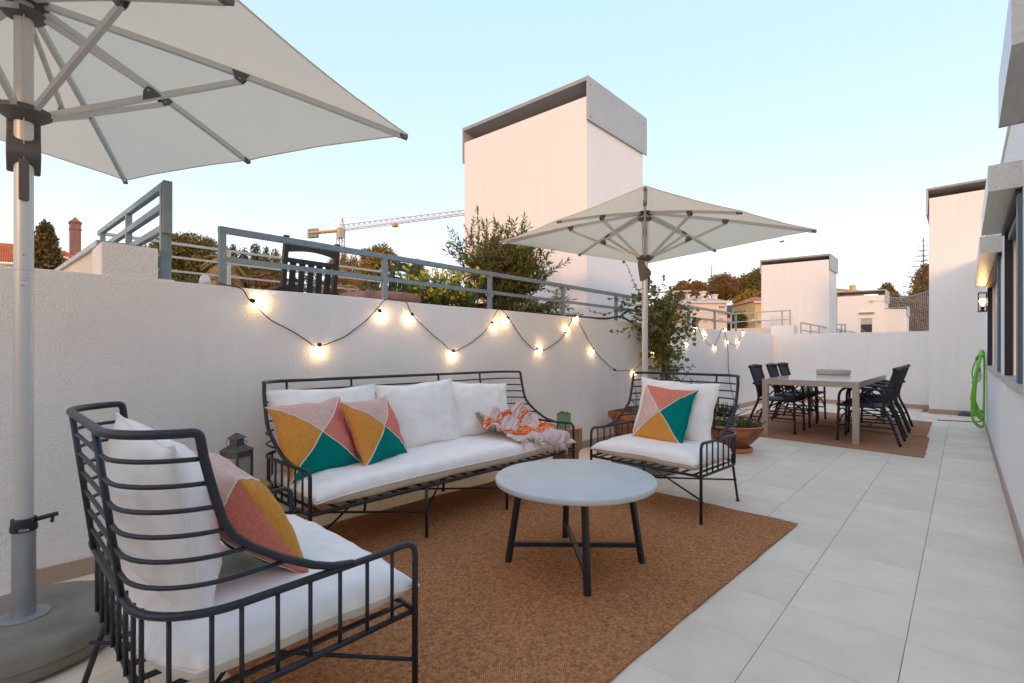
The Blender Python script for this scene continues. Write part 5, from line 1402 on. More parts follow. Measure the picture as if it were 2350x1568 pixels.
    46, 57, 24, 39, 52, 10, 29, 55, 22, 15, 53, 24, 5, 52, 33, 3, 51, 46, -6, 49, 55, -15, 46, 47, -28, 49, 40, -42, 56, 41, -35, 43, 30, -36, 33, 14,
    -53, 31, 19, -49, 41, 29, -61, 45, 29, -72, 52, 35, -78, 55, 43, -83, 58, 54, -79, 61, 68, -87, 61, 77, -99, 60, 74, -104, 60, 59, -117, 58, 51, -129, 58, 42,
    -141, 56, 33, -154, 53, 32, -164, 47, 39, -157, 46, 54, -166, 47, 67, -170, 46, 82, -162, 40, 98, -177, 46, 105, -178, 45, 119, -182, 46, 134, -195, 47, 135, -203, 51, 125,
    -195, 53, 113, -195, 55, 102, -195, 58, 90, 258, 47, -52, 261, 49, -36, 253, 49, -23, 247, 51, -9, 247, 53, 6, 238, 55, 18, 225, 56, 13, 212, 61, 11, 199, 65, 18,
    186, 69, 20, 173, 69, 13, 160, 69, 16, 147, 69, 10, 134, 69, 16, 120, 70, 22, 106, 71, 27, 100, 70, 41, 85, 71, 43, 75, 70, 30, 60, 79, 34, 55, 74, 18,
    41, 74, 11, 26, 75, 10, 18, 76, 22, 18, 73, 36, 5, 74, 42, -4, 72, 53, -17, 70, 50, -20, 69, 37, -27, 65, 27, -37, 59, 19, -46, 52, 9, -66, 49, 7,
    -57, 56, 19, -52, 62, 30, -55, 62, 41, -64, 67, 50, -76, 76, 49, -86, 78, 59, -88, 80, 74, -99, 77, 76, -102, 78, 61, -114, 75, 53, -126, 73, 43, -137, 74, 33,
    -151, 66, 31, -156, 65, 45, -161, 64, 62, -153, 61, 77, -164, 65, 89, -159, 62, 105, -170, 64, 119, -185, 72, 123, -177, 69, 136, -191, 69, 139, -203, 73, 135, -204, 76, 123,
    -195, 76, 114, -195, 78, 102, 259, 63, -58, 257, 65, -43, 260, 66, -27, 256, 69, -13, 251, 73, 1, 238, 74, 7, 231, 76, 20, 217, 78, 24, 207, 85, 16, 194, 86, 14,
    181, 87, 12, 167, 87, 12, 153, 87, 12, 141, 85, 21, 130, 83, 30, 115, 87, 27, 106, 87, 39, 90, 89, 43, 87, 84, 28, 72, 89, 23, 59, 93, 13, 43, 93, 18,
    32, 96, 10, 23, 96, 23, 25, 92, 38, 12, 92, 46, -3, 92, 49, -17, 90, 51, -27, 86, 44, -36, 78, 40, -46, 73, 31, -49, 72, 16, -66, 72, 9, -72, 69, 26,
    -64, 83, 31, -62, 81, 46, -62, 86, 61, -77, 87, 68, -87, 100, 57, -98, 99, 70, -91, 95, 85, -103, 89, 78, -112, 79, 74, -125, 79, 65, -133, 87, 51, -146, 80, 50,
    -136, 68, 63, -148, 77, 73, -161, 85, 86, -151, 81, 104, -165, 87, 111, -180, 90, 122, -174, 91, 138, -180, 91, 156, -193, 92, 156, -199, 98, 146, -206, 101, 137, -195, 95, 133,
    -195, 96, 121, 259, 82, -63, 264, 83, -48, 264, 85, -33, 255, 88, -21, 246, 91, -9, 244, 94, 6, 237, 97, 17, 225, 98, 25, 213, 98, 31, 199, 98, 30, 188, 101, 24,
    174, 102, 22, 160, 102, 21, 146, 103, 19, 135, 100, 28, 124, 98, 38, 111, 102, 32, 99, 106, 41, 86, 102, 32, 71, 95, 39, 70, 103, 23, 55, 107, 14, 42, 112, 16,
    29, 114, 27, 28, 111, 43, 11, 113, 45, -1, 111, 56, -16, 112, 53, -29, 106, 52, -38, 95, 51, -47, 88, 47, -53, 87, 34, -52, 92, 21, -73, 98, 26, -77, 96, 41,
    -67, 105, 56, -79, 108, 67, -74, 107, 81, -90, 115, 79, -102, 130, 74, -106, 119, 83, -103, 111, 97, -114, 103, 87, -117, 88, 92, -124, 95, 78, -140, 96, 70, -131, 88, 88,
    -141, 85, 102, -152, 104, 105, -165, 108, 116, -166, 107, 135, -182, 120, 142, -178, 116, 155, -179, 117, 173, -191, 112, 177, -204, 120, 165, -199, 127, 155, -195, 113, 157, -195, 112, 145,
    259, 102, -66, 258, 102, -50, 264, 106, -37, 261, 108, -22, 254, 111, -9, 242, 114, -3, 232, 115, 7, 228, 119, 20, 215, 116, 21, 205, 117, 30, 193, 116, 37, 181, 111, 38,
    167, 108, 37, 153, 108, 35, 142, 116, 29, 129, 114, 36, 115, 113, 43, 104, 121, 34, 90, 116, 41, 77, 107, 50, 74, 116, 34, 63, 120, 21, 49, 129, 25, 38, 127, 40,
    24, 133, 44, 16, 129, 59, 0, 134, 53, -17, 136, 57, -28, 131, 58, -39, 120, 59, -45, 109, 64, -55, 103, 57, -59, 108, 46, -72, 122, 44, -82, 119, 58, -66, 126, 73,
    -83, 134, 86, -84, 130, 100, -100, 135, 102, -99, 153, 96, -112, 147, 96, -119, 137, 97, -123, 127, 105, -115, 112, 113, -126, 103, 112, -131, 112, 94, -141, 110, 113, -139, 106, 129,
    -155, 112, 140, -160, 128, 139, -176, 139, 148, -172, 140, 168, -179, 141, 182, -166, 136, 185, -177, 134, 194, -189, 132, 197, -189, 143, 180, -195, 129, 181, -195, 128, 169, 264, 123, -66,
    254, 123, -54, 253, 125, -38, 262, 130, -27, 255, 133, -14, 248, 135, -1, 237, 136, 8, 224, 135, 8, 215, 137, 19, 202, 132, 17, 191, 129, 24, 181, 128, 34, 170, 124, 42,
    158, 119, 47, 143, 119, 46, 133, 131, 40, 120, 129, 51, 106, 136, 48, 97, 127, 59, 80, 126, 60, 70, 132, 48, 62, 139, 34, 50, 134, 50, 38, 151, 45, 30, 146, 63,
    13, 154, 57, -1, 151, 72, -16, 159, 69, -29, 159, 64, -41, 149, 66, -43, 135, 73, -53, 126, 74, -55, 130, 61, -70, 142, 67, -86, 145, 78, -66, 147, 98, -73, 143, 110,
    -85, 154, 116, -97, 155, 127, -98, 174, 120, -111, 168, 121, -110, 152, 123, -123, 155, 116, -127, 143, 123, -126, 128, 131, -137, 131, 120, -153, 132, 126, -146, 135, 146, -149, 133, 162,
    -162, 144, 167, -174, 160, 171, -185, 158, 182, -168, 162, 196, -172, 157, 206, -181, 154, 212, -186, 161, 203, -189, 149, 210, -195, 144, 202, -195, 142, 190, 267, 144, -62, 268, 139, -47,
    253, 146, -44, 255, 151, -28, 259, 154, -14, 248, 157, -5, 236, 157, 3, 228, 155, 14, 214, 156, 11, 200, 152, 14, 188, 147, 18, 175, 143, 23, 162, 140, 30, 156, 139, 45,
    146, 137, 58, 130, 141, 61, 118, 152, 56, 109, 144, 70, 93, 147, 68, 78, 146, 72, 74, 154, 54, 59, 156, 49, 53, 148, 68, 39, 162, 66, 23, 174, 63, 3, 175, 72,
    -5, 170, 90, -20, 164, 96, -20, 176, 84, -30, 168, 85, -41, 160, 86, -48, 150, 89, -60, 148, 84, -71, 159, 90, -84, 169, 93, -86, 164, 109, -71, 166, 124, -77, 163, 139,
    -88, 173, 143, -96, 168, 149, -102, 182, 142, -108, 168, 144, -117, 160, 143, -125, 168, 134, -133, 156, 138, -143, 148, 143, -159, 155, 141, -159, 154, 159, -152, 160, 174, -155, 157, 188,
    -167, 173, 192, -180, 180, 204, -168, 174, 214, -160, 169, 224, -169, 167, 227, -179, 174, 221, -189, 171, 217, -195, 159, 217, -195, 156, 205, 286, 151, -53, 274, 159, -47, 263, 163, -35,
    251, 172, -30, 250, 174, -15, 252, 177, 0, 241, 177, 9, 230, 175, 18, 216, 173, 23, 203, 169, 26, 188, 166, 28, 175, 162, 33, 159, 160, 36, 144, 158, 43, 134, 156, 55,
    132, 161, 73, 117, 158, 80, 102, 166, 77, 88, 158, 87, 82, 170, 73, 66, 166, 70, 52, 172, 63, 44, 165, 85, 26, 166, 88, 14, 174, 83, -4, 192, 89, -21, 187, 97,
    -15, 178, 114, -28, 176, 108, -33, 186, 101, -39, 184, 89, -51, 176, 88, -57, 168, 95, -65, 173, 109, -76, 180, 118, -89, 186, 126, -78, 180, 140, -67, 178, 151, -77, 174, 161,
    -89, 173, 170, -100, 174, 164, -112, 182, 158, -120, 181, 146, -126, 172, 158, -136, 174, 149, -146, 170, 144, -153, 172, 157, -163, 174, 167, -163, 178, 181, -154, 181, 194, -157, 178, 208,
    -166, 193, 215, -153, 189, 225, -151, 183, 234, -160, 178, 239, -173, 178, 236, -185, 179, 231, -195, 174, 225, -195, 170, 211, 293, 169, -48, 285, 169, -34, 272, 180, -34, 261, 189, -28,
    249, 193, -18, 248, 195, -3, 235, 194, 5, 228, 194, 18, 213, 191, 21, 200, 188, 28, 186, 184, 33, 172, 181, 37, 157, 179, 44, 142, 176, 51, 126, 176, 57, 116, 174, 72,
    114, 178, 89, 99, 177, 97, 82, 175, 94, 66, 175, 88, 59, 184, 76, 46, 179, 82, 30, 179, 77, 24, 185, 95, 10, 183, 105, -9, 191, 111, -23, 198, 112, -26, 189, 129,
    -35, 180, 125, -46, 180, 115, -52, 186, 104, -54, 194, 92, -63, 185, 95, -63, 189, 111, -73, 196, 118, -68, 191, 129, -67, 193, 144, -67, 196, 158, -74, 188, 169, -87, 190, 177,
    -102, 190, 173, -101, 199, 156, -114, 191, 161, -124, 188, 151, -137, 192, 149, -148, 191, 143, -152, 191, 155, -154, 193, 169, -159, 196, 182, -160, 199, 195, -147, 193, 203, -147, 197, 216,
    -147, 203, 229, -150, 201, 241, -161, 193, 240, -173, 193, 236, -184, 191, 231, -195, 189, 223, -195, 186, 209, 278, 179, -54, 285, 188, -41, 283, 192, -25, 272, 195, -14, 259, 206, -14,
    245, 210, -9, 237, 210, 5, 227, 210, 18, 213, 207, 24, 199, 204, 29, 183, 201, 33, 168, 197, 36, 153, 195, 42, 138, 194, 50, 129, 193, 64, 116, 193, 76, 102, 190, 82,
    91, 193, 92, 79, 190, 81, 65, 191, 89, 49, 193, 87, 40, 189, 73, 27, 193, 81, 12, 191, 89, 8, 199, 104, -3, 202, 119, -18, 204, 129, -34, 199, 137, -46, 194, 129,
    -37, 190, 116, -45, 196, 108, -58, 205, 103, -67, 200, 94, -73, 199, 105, -63, 203, 114, -64, 203, 127, -68, 206, 139, -80, 201, 145, -77, 204, 159, -87, 206, 166, -102, 208, 171,
    -121, 207, 166, -123, 204, 146, -117, 197, 131, -135, 202, 128, -143, 212, 136, -146, 212, 149, -146, 212, 161, -150, 214, 174, -154, 216, 187, -157, 211, 199, -163, 203, 209, -159, 211, 219,
    -159, 215, 232, -170, 208, 231, -176, 201, 216, -188, 206, 222, -195, 204, 212, -195, 201, 197, 265, 189, -51, 275, 201, -44, 279, 209, -28, 276, 212, -12, 264, 213, -1, 249, 215, 6,
    235, 225, 3, 220, 219, 9, 210, 221, 22, 194, 217, 23, 178, 214, 26, 163, 212, 31, 147, 211, 38, 136, 211, 50, 122, 210, 60, 107, 205, 67, 92, 203, 74, 83, 208, 88,
    72, 205, 76, 59, 198, 72, 47, 207, 78, 34, 203, 67, 20, 196, 67, 13, 204, 81, 5, 209, 94, -9, 209, 105, -18, 216, 120, -29, 209, 127, -46, 210, 126, -39, 207, 110,
    -39, 204, 95, -52, 207, 85, -64, 218, 86, -74, 214, 96, -74, 217, 108, -62, 218, 116, -66, 220, 128, -78, 216, 134, -84, 218, 145, -96, 212, 148, -107, 223, 153, -116, 214, 147,
    -132, 221, 131, -121, 221, 119, -137, 218, 113, -148, 230, 123, -153, 232, 135, -155, 230, 146, -163, 223, 155, -168, 221, 168, -171, 220, 181, -170, 221, 195, -176, 215, 205, -172, 223, 216,
    -187, 223, 222, -192, 222, 203, -204, 216, 205, -195, 220, 195, -195, 218, 179, 257, 202, -56, 261, 209, -41, 270, 221, -31, 272, 226, -15, 263, 229, 0, 253, 227, 13, 235, 231, 17,
    220, 234, 9, 204, 232, 13, 191, 232, 25, 175, 230, 27, 158, 229, 27, 144, 229, 37, 129, 227, 42, 114, 225, 52, 99, 222, 59, 91, 223, 73, 75, 222, 75, 60, 221, 82,
    56, 218, 65, 43, 214, 58, 32, 223, 65, 18, 214, 60, 4, 208, 64, -2, 216, 77, -8, 222, 91, -19, 213, 99, -28, 208, 106, -32, 220, 111, -51, 223, 107, -50, 224, 89,
    -50, 225, 72, -65, 232, 69, -75, 230, 79, -80, 232, 90, -69, 235, 98, -68, 237, 111, -78, 237, 120, -88, 235, 128, -100, 232, 134, -110, 226, 126, -120, 237, 134, -136, 240, 130,
    -141, 244, 112, -149, 242, 99, -160, 250, 111, -153, 256, 124, -161, 250, 130, -169, 243, 138, -176, 238, 150, -182, 234, 162, -183, 232, 175, -183, 232, 189, -183, 238, 200, -196, 242, 206,
    -206, 236, 198, -208, 230, 181, -195, 236, 174, -195, 235, 158, 266, 216, -60, 255, 222, -48, 256, 230, -33, 263, 238, -20, 253, 238, -6, 253, 243, 10, 238, 246, 17, 219, 247, 18,
    203, 249, 14, 189, 248, 24, 173, 247, 19, 156, 247, 21, 140, 246, 26, 125, 245, 33, 110, 244, 41, 97, 243, 53, 88, 245, 66, 77, 245, 79, 63, 242, 71, 50, 241, 64,
    40, 239, 54, 29, 235, 45, 19, 238, 58, 7, 229, 53, -7, 222, 55, -14, 227, 68, -25, 223, 77, -35, 218, 83, -40, 233, 89, -53, 244, 92, -66, 242, 81, -60, 253, 65,
    -65, 253, 51, -76, 249, 58, -84, 249, 68, -79, 252, 79, -78, 255, 91, -87, 246, 97, -96, 240, 103, -109, 239, 109, -116, 250, 120, -128, 245, 108, -138, 261, 120, -151, 261, 109,
    -153, 266, 92, -168, 271, 98, -172, 266, 111, -161, 274, 122, -167, 267, 132, -170, 261, 143, -182, 255, 148, -179, 252, 161, -184, 250, 172, -187, 253, 183, -196, 258, 188, -205, 253, 175,
    -208, 247, 162, -195, 254, 155, -195, 254, 140, 268, 232, -69, 264, 237, -53, 253, 244, -42, 258, 252, -28, 249, 253, -13, 253, 258, 3, 239, 262, 12, 221, 263, 11, 208, 265, 20,
    191, 265, 15, 174, 266, 15, 157, 266, 16, 141, 266, 18, 125, 265, 23, 110, 265, 31, 98, 266, 43, 89, 268, 57, 83, 269, 72, 70, 265, 62, 59, 263, 52, 45, 262, 46,
    37, 258, 35, 23, 255, 37, 11, 255, 47, -3, 248, 46, -17, 242, 45, -29, 239, 55, -42, 236, 60, -46, 249, 67, -55, 262, 72, -69, 271, 74, -74, 274, 57, -65, 281, 42,
    -78, 272, 43, -87, 270, 52, -89, 272, 65, -90, 273, 77, -98, 266, 86, -105, 262, 97, -110, 264, 111, -123, 266, 100, -138, 264, 99, -149, 278, 109, -164, 281, 104, -161, 290, 89,
    -171, 287, 86, -183, 276, 95, -175, 285, 108, -182, 272, 117, -185, 269, 131, -180, 274, 139, -177, 270, 151, -174, 270, 166, -182, 270, 173, -194, 271, 172, -206, 272, 164, -209, 268, 149,
    -195, 273, 142, -195, 273, 127, 267, 248, -82, 266, 254, -65, 264, 259, -49, 253, 266, -38, 256, 269, -22, 254, 274, -6, 239, 277, 1, 228, 281, 13, 211, 283, 15, 195, 284, 12,
    178, 286, 13, 162, 287, 16, 146, 287, 14, 130, 286, 14, 114, 286, 20, 103, 288, 32, 100, 290, 48, 91, 292, 62, 75, 292, 62, 66, 289, 49, 56, 286, 37, 45, 284, 28,
    31, 280, 27, 16, 275, 29, 3, 272, 34, -11, 268, 40, -26, 264, 43, -39, 263, 48, -53, 265, 47, -50, 280, 56, -63, 290, 58, -77, 299, 58, -72, 307, 43, -81, 297, 36,
    -88, 293, 47, -98, 291, 56, -104, 288, 67, -109, 284, 79, -114, 281, 92, -122, 279, 106, -135, 278, 114, -136, 286, 97, -151, 291, 96, -162, 297, 106, -171, 302, 98, -183, 302, 89,
    -190, 289, 99, -191, 280, 114, -182, 281, 129, -196, 281, 128, -200, 285, 142, -195, 280, 153, -180, 279, 155, -178, 286, 165, -190, 288, 164, -203, 291, 162, -208, 292, 149, -195, 292, 137,
    -195, 293, 123, 264, 265, -97, 265, 270, -80, 265, 275, -63, 265, 281, -47, 262, 286, -31, 256, 292, -17, 246, 295, -4, 233, 299, 6, 218, 302, 10, 201, 304, 10, 185, 306, 11,
    170, 307, 9, 154, 308, 12, 138, 307, 9, 122, 306, 11, 108, 308, 19, 105, 311, 35, 102, 313, 52, 85, 315, 56, 70, 315, 52, 61, 312, 39, 50, 310, 28, 36, 305, 25,
    22, 301, 25, 7, 297, 28, -8, 293, 33, -22, 290, 39, -36, 287, 37, -49, 286, 31, -54, 299, 41, -56, 311, 50, -66, 320, 56, -81, 324, 53, -84, 321, 38, -94, 314, 46,
    -95, 312, 60, -102, 308, 71, -109, 303, 83, -119, 299, 94, -128, 296, 105, -136, 294, 121, -146, 287, 116, -150, 299, 111, -157, 308, 111, -168, 312, 108, -179, 312, 103, -186, 300, 111,
    -199, 296, 119, -180, 294, 117, -177, 283, 128, -188, 293, 138, -190, 299, 155, -181, 294, 145, -175, 299, 154, -177, 301, 163, -194, 307, 164, -203, 311, 156, -195, 311, 143, -195, 312, 130,
    261, 276, -110, 260, 282, -94, 259, 288, -77, 258, 293, -61, 256, 300, -45, 253, 306, -30, 248, 311, -16, 239, 315, -3, 224, 318, 4, 209, 320, 7, 193, 321, 7, 178, 321, 7,
    162, 321, 7, 146, 321, 8, 130, 320, 7, 114, 320, 11, 106, 322, 25, 101, 325, 41, 90, 312, 41, 80, 325, 44, 64, 329, 43, 50, 326, 35, 37, 324, 29, 22, 320, 24,
    7, 316, 26, -8, 313, 31, -22, 310, 41, -37, 307, 40, -45, 305, 28, -58, 307, 23, -67, 314, 31, -69, 326, 37, -72, 337, 45, -87, 335, 46, -101, 331, 50, -109, 323, 60,
    -112, 323, 75, -124, 313, 76, -135, 309, 86, -138, 314, 101, -146, 308, 112, -152, 303, 125, -158, 293, 129, -165, 292, 121, -168, 305, 125, -178, 308, 118, -199, 307, 116, -186, 303, 123,
    -190, 291, 129, -175, 299, 131, -171, 300, 144, -187, 308, 137, -180, 313, 149, -170, 313, 148, -161, 308, 155, -174, 315, 159, -186, 319, 164, -195, 325, 159, -195, 325, 146]
def throw():
    NU, NV = 36, 58
    n_ = (NU + 1) * (NV + 1)
    Q = [Vector((THROW[3 * k] / 1000 - 2.58, THROW[3 * k + 1] / 1000 + 2.9, THROW[3 * k + 2] / 1000 + .44)) for k in range(n_)]
    W_ = NV + 1
    o0 = Vector((-2.58, 2.9, .44))
    me0 = MB(); me0.v = [tuple(p - o0) for p in Q]; uvs = [(i / NU, j / NV) for i in range(NU + 1) for j in range(NV + 1)]
    for i in range(NU):
        for j in range(NV):
            a = i * W_ + j; me0.f.append((a, a + W_, a + W_ + 1, a + 1))
    me0.mi = [0] * len(me0.f)
    me = me0.mesh('throw_blanket', M['throw'], smooth='all', fix=False)
    ul = me.uv_layers.new(name='UVMap')
    for lp in me.loops: ul.data[lp.index].uv = uvs[lp.vertex_index]
    o = link('throw_blanket', me, None, o0)
    sub = o.modifiers.new('smooth', 'SUBSURF'); sub.levels = 2; sub.render_levels = 2
    sol = o.modifiers.new('thickness', 'SOLIDIFY'); sol.thickness = .009; sol.offset = 1
    tag(o, 'blush knitted throw with orange patterned bands crumpled at the sofa end', 'blanket')
    fr = MB(); random.seed(5)
    for k in range(190):
        u = random.random() * NU; i = min(NU - 1, int(u)); f = u - i
        p = Q[i * W_].lerp(Q[(i + 1) * W_], f) - o0; q = Q[i * W_ + 2].lerp(Q[(i + 1) * W_ + 2], f) - o0
        d = (p - q).normalized(); L = random.uniform(.035, .065)
        mid = p + d * L * .5 + Vector((random.uniform(-.006, .006), random.uniform(-.008, .008), .002))
        tip = p + d * L * .8 + Vector((random.uniform(-.010, .010), random.uniform(-.016, .016), -.012))
        if p.x + o0.x < -2.36: mid.z = max(mid.z, .447 - o0.z); tip.z = max(tip.z, .447 - o0.z)
        fr.tube([p - d * .008, mid, tip], [.0022, .0018, .0012], 4)
    ob = fr.obj('fringe', nmat('fringe_wool', (.74, .63, .55), .95), o, fix=False); ob['kind'] = 'stuff'
throw()
# ================================================================ plants on and behind the terrace
def bend(base, d, L, n=6, droop=.0, wob=.12, curl=None):
    """a stem as a list of points"""
    p = Vector(base); d = Vector(d).normalized(); out = [p.copy()]
    for i in range(n):
        d = (d + Vector((random.uniform(-wob, wob), random.uniform(-wob, wob), random.uniform(-wob, wob) * .5 - droop)) + (Vector(curl) * .1 if curl else Vector())).normalized()
        p = p + d * (L / n); out.append(p.copy())
    return out

def leafy(stem_b, leaf_b, pts, r0, r1, every, L, W, ang=.9, fold=.25, start=.15, both=True, droop=0.0, jitter=.35):
    """tube along pts, leaves set along it"""
    m = len(pts)
    stem_b.tube(pts, [r0 + (r1 - r0) * i / (m - 1) for i in range(m)], 5)
    seg = [(pts[i + 1] - pts[i]).length for i in range(m - 1)]
    tot = sum(seg); s = tot * start; k = 0
    while s < tot:
        a = s; i = 0
        while i < m - 2 and a > seg[i]: a -= seg[i]; i += 1
        p = pts[i].lerp(pts[i + 1], min(1, a / seg[i])); d = (pts[i + 1] - pts[i]).normalized()
        side = d.cross(rnd_dir()).normalized()
        for sg in ((1, -1) if both else (1 if k % 2 else -1,)):
            ld = (d * math.cos(ang) + side * sg * math.sin(ang) + rnd_dir() * jitter).normalized()
            q = random.uniform(.65, 1.15)
            add_leaf(leaf_b, p, ld, (Vector((0, 0, 1)) + rnd_dir() * .5).normalized(), L * q, W * q, fold=fold, droop=droop)
        s += every * random.uniform(.7, 1.3); k += 1
    add_leaf(leaf_b, pts[-1], (pts[-1] - pts[-2]).normalized(), rnd_dir(), L, W, fold=fold)

def plant(name, label, cat, loc): return thing(name, label, cat, loc)

random.seed(21)
# ---- leafy shrub in a brown box on the neighbour's terrace
sh = plant('leafy_shrub', 'tall leafy shrub in a brown planter box in front of the large chimney stack', 'shrub', (-3.82, 3.98, 1.10))
MB().box(-.24, .24, -.48, .44, 0, .50).obj('planter_box', nmat('box_wood', (.16, .075, .06), .85, var=.35, vscale=4, bump=.4, bscale=9, stretch=(1, 1, 8)), sh, bevel=.004)
sb, lb = MB(), MB()
for k in range(120):
    a = random.uniform(0, 6.283); lean = random.uniform(.05, 1.15)
    L = random.uniform(.40, .84) * (1.10 - .25 * lean)
    d = Vector((math.cos(a) * lean * .8, math.sin(a) * lean * 1.25, 1.0))
    base = Vector((random.uniform(-.13, .13), random.uniform(-.30, .34), .48 + random.uniform(0, .28)))
    pts = bend(base, d, L, 7, droop=.07 * lean, wob=.15)
    leafy(sb, lb, pts,   .007, .002, .030, .070, .024, ang=.8)
    for q in range(2):
        i = random.randint(2, 5)
        leafy(sb, lb, bend(pts[i], rnd_dir(.6), random.uniform(.2, .4), 4, wob=.2), .004, .0015, .028, .066, .023)
for (y, z, L, lean) in ((-.42, .85, .75, -.12), (-.20, .9, .62, -.05), (.0, .85, .56, .02), (.12, .85, .58, .12), (.30, .8, .55, .22), (-.30, .8, .66, -.2), (.42, .3, .75, .9), (.4, .1, .55, 1.0)):
    pts = bend((random.uniform(-.1, .15), y, z - .1), (0.05, lean, 1), L, 8, wob=.08)
    leafy(sb, lb, pts, .006, .002, .028, .062, .019, ang=.7)
for k in range(70):
    pts = bend((random.uniform(.0, .2), random.uniform(-.4, .6), random.uniform(.25, .6)), (random.uniform(.2, .8), random.uniform(-.6, 1.1), random.uniform(-.1, .5)), random.uniform(.25, .5), 5, droop=.08)
    leafy(sb, lb, pts, .004, .0015, .026, .068, .023)
sb.obj('stem', M['stem'], sh, fix=False); lb.obj('foliage', M['leaf_shrub'], sh, fix=False)
rb, rl = MB(), MB()
for k in range(26):
    pts = bend((random.uniform(.0, .2), random.uniform(-.62, -.1), random.uniform(.6, 1.25)), rnd_dir(.2), random.uniform(.2, .45), 5, droop=.05, wob=.3)
    leafy(rb, rl, pts, .003, .001, .022, .034, .015)
rb.obj('stem', M['stem'], sh, fix=False); o = rl.obj('foliage', M['leaf_red'], sh, fix=False); o['label'] = 'reddish creeper growing through the shrub'

# ---- terracotta tub with flowers
tb_ = plant('flower_tub', 'wide weathered terracotta tub with silver and pink flowering plants behind the wall', 'planter', (-3.80, 2.42, 1.10))
MB().lathe([(.20, 0), (.28, .30), (.30, .42), (.335, .425), (.345, .46), (.335, .50), (.31, .50), (.29, .45)], 40, closed_ends=False).obj('tub', M['terra_pale'], tb_, smooth=True)
MB().lathe([(.295, .455), (0, .47)], 20, closed_ends=False).obj('soil', M['soil'], tb_)
sb, lb, gb_, fb = MB(), MB(), MB(), MB()
for k in range(26):
    leafy(sb, lb, bend((random.uniform(-.1, .22), random.uniform(-.22, .0), .46), rnd_dir(1.0), random.uniform(.08, .17), 4), .003, .001, .012, .022, .010)
for k in range(40):
    y = random.uniform(-.05, .28)
    pts = bend((random.uniform(-.15, .2), y, .46), rnd_dir(1.0), random.uniform(.08, .2), 4)
    leafy(sb, gb_, pts, .003, .001, .02, .04, .02)
    if k % 7 == 0:
        for q in range(8): add_leaf(fb, pts[-1], rnd_dir(.3), rnd_dir(), .022, .02)
sb.obj('stem', M['stem'], tb_, fix=False); lb.obj('foliage', M['leaf_grey'], tb_, fix=False); gb_.obj('foliage', M['leaf_dark'], tb_, fix=False); tag(fb.obj('flower', M['pet_pink'], tb_, fix=False), kind='stuff')

# ---- yellow daisies
yd = plant('daisy_bush', 'bushy plant covered in yellow daisies beside the terracotta tub', 'flowers', (-3.78, 3.05, 1.10))
MB().box(-.16, .18, -.30, .42, 0, .42).obj('trough', M['terra_pale'], yd, bevel=.006)
sb, lb, fb, gb_ = MB(), MB(), MB(), MB()
for k in range(150):
    d = Vector((random.uniform(-.3, .6), random.uniform(-.9, .9), 1))
    pts = bend((random.uniform(-.12, .16), random.uniform(-.34, .40), .40), d, random.uniform(.14, .46), 5, wob=.2)
    leafy(sb, lb if k % 3 else gb_, pts, .003, .001, .020, .040, .010 if k % 3 else .030, jitter=.6)
    if k % 5 != 4:
        for f_ in range(2):
            c = pts[-1 - f_ * 2] + rnd_dir() * .02 * f_ + Vector((.015, -.01, .012)); nd = (rnd_dir(.4) * .7 + Vector((.8, -.55, .25))).normalized()
            s1 = nd.cross(Vector((0, 0, 1))).normalized(); s2 = nd.cross(s1)
            for q in range(7):
                a = q * .898; add_leaf(fb, c, s1 * math.cos(a) + s2 * math.sin(a) + nd * .15, nd, .023, .018, fold=.08)
sb.obj('stem', M['stem'], yd, fix=False); lb.obj('foliage', M['leaf_shrub'], yd, fix=False); gb_.obj('foliage', M['leaf_succ'], yd, fix=False); tag(fb.obj('flower', M['pet_yellow'], yd, fix=False), kind='stuff')

# ---- climbing plant
vn = plant('climbing_plant', 'climbing plant with heart-shaped leaves rising from the planter in the wall corner', 'climbing plant', (-2.93, 6.22, .0))
tr_ = MB().box(-.20, .22, -.25, 1.35, 0, .40).obj('planter', M['terra_pale'], vn, bevel=.01)
MB().box(-.17, .19, -.22, 1.32, .400, .405).obj('soil', M['soil'], vn)
sb, lb = MB(), MB()
for k in range(9):
    b0 = (random.uniform(-.10, .05), random.uniform(-.06, .20), .40)
    pts = catmull([b0, (b0[0] - .03, b0[1] - .05 + random.uniform(-.1, .1), .8), (b0[0] - .05, random.uniform(-.15, .15), 1.2), (b0[0] - .05, random.uniform(-.3, .2), 1.55), (b0[0] - .03, random.uniform(-.45, .2), 1.8)], 5)
    sb.tube(pts, .009, 6)
for k in range(260):
    z = 1.05 + .80 * random.random() ** .8; sp = .15 + .24 * (z - 1.0)
    p0 = (random.uniform(-.18, .12), random.gauss(-.06, sp), z)
    pts = bend(p0, rnd_dir(.1), random.uniform(.12, .34), 4, droop=.12, wob=.25)
    leafy(sb, lb, pts, .0028, .001, .034, .068, .058, fold=.12, both=False, droop=.12, jitter=.7)
for k in range(90):
    z = random.uniform(.45, 1.15)
    pts = bend((random.uniform(-.12, .1), random.gauss(.10, .12), z), rnd_dir(-.1), random.uniform(.08, .22), 4, droop=.12)
    leafy(sb, lb, pts, .0025, .001, .040, .058, .046, fold=.12, both=False, droop=.12, jitter=.7)
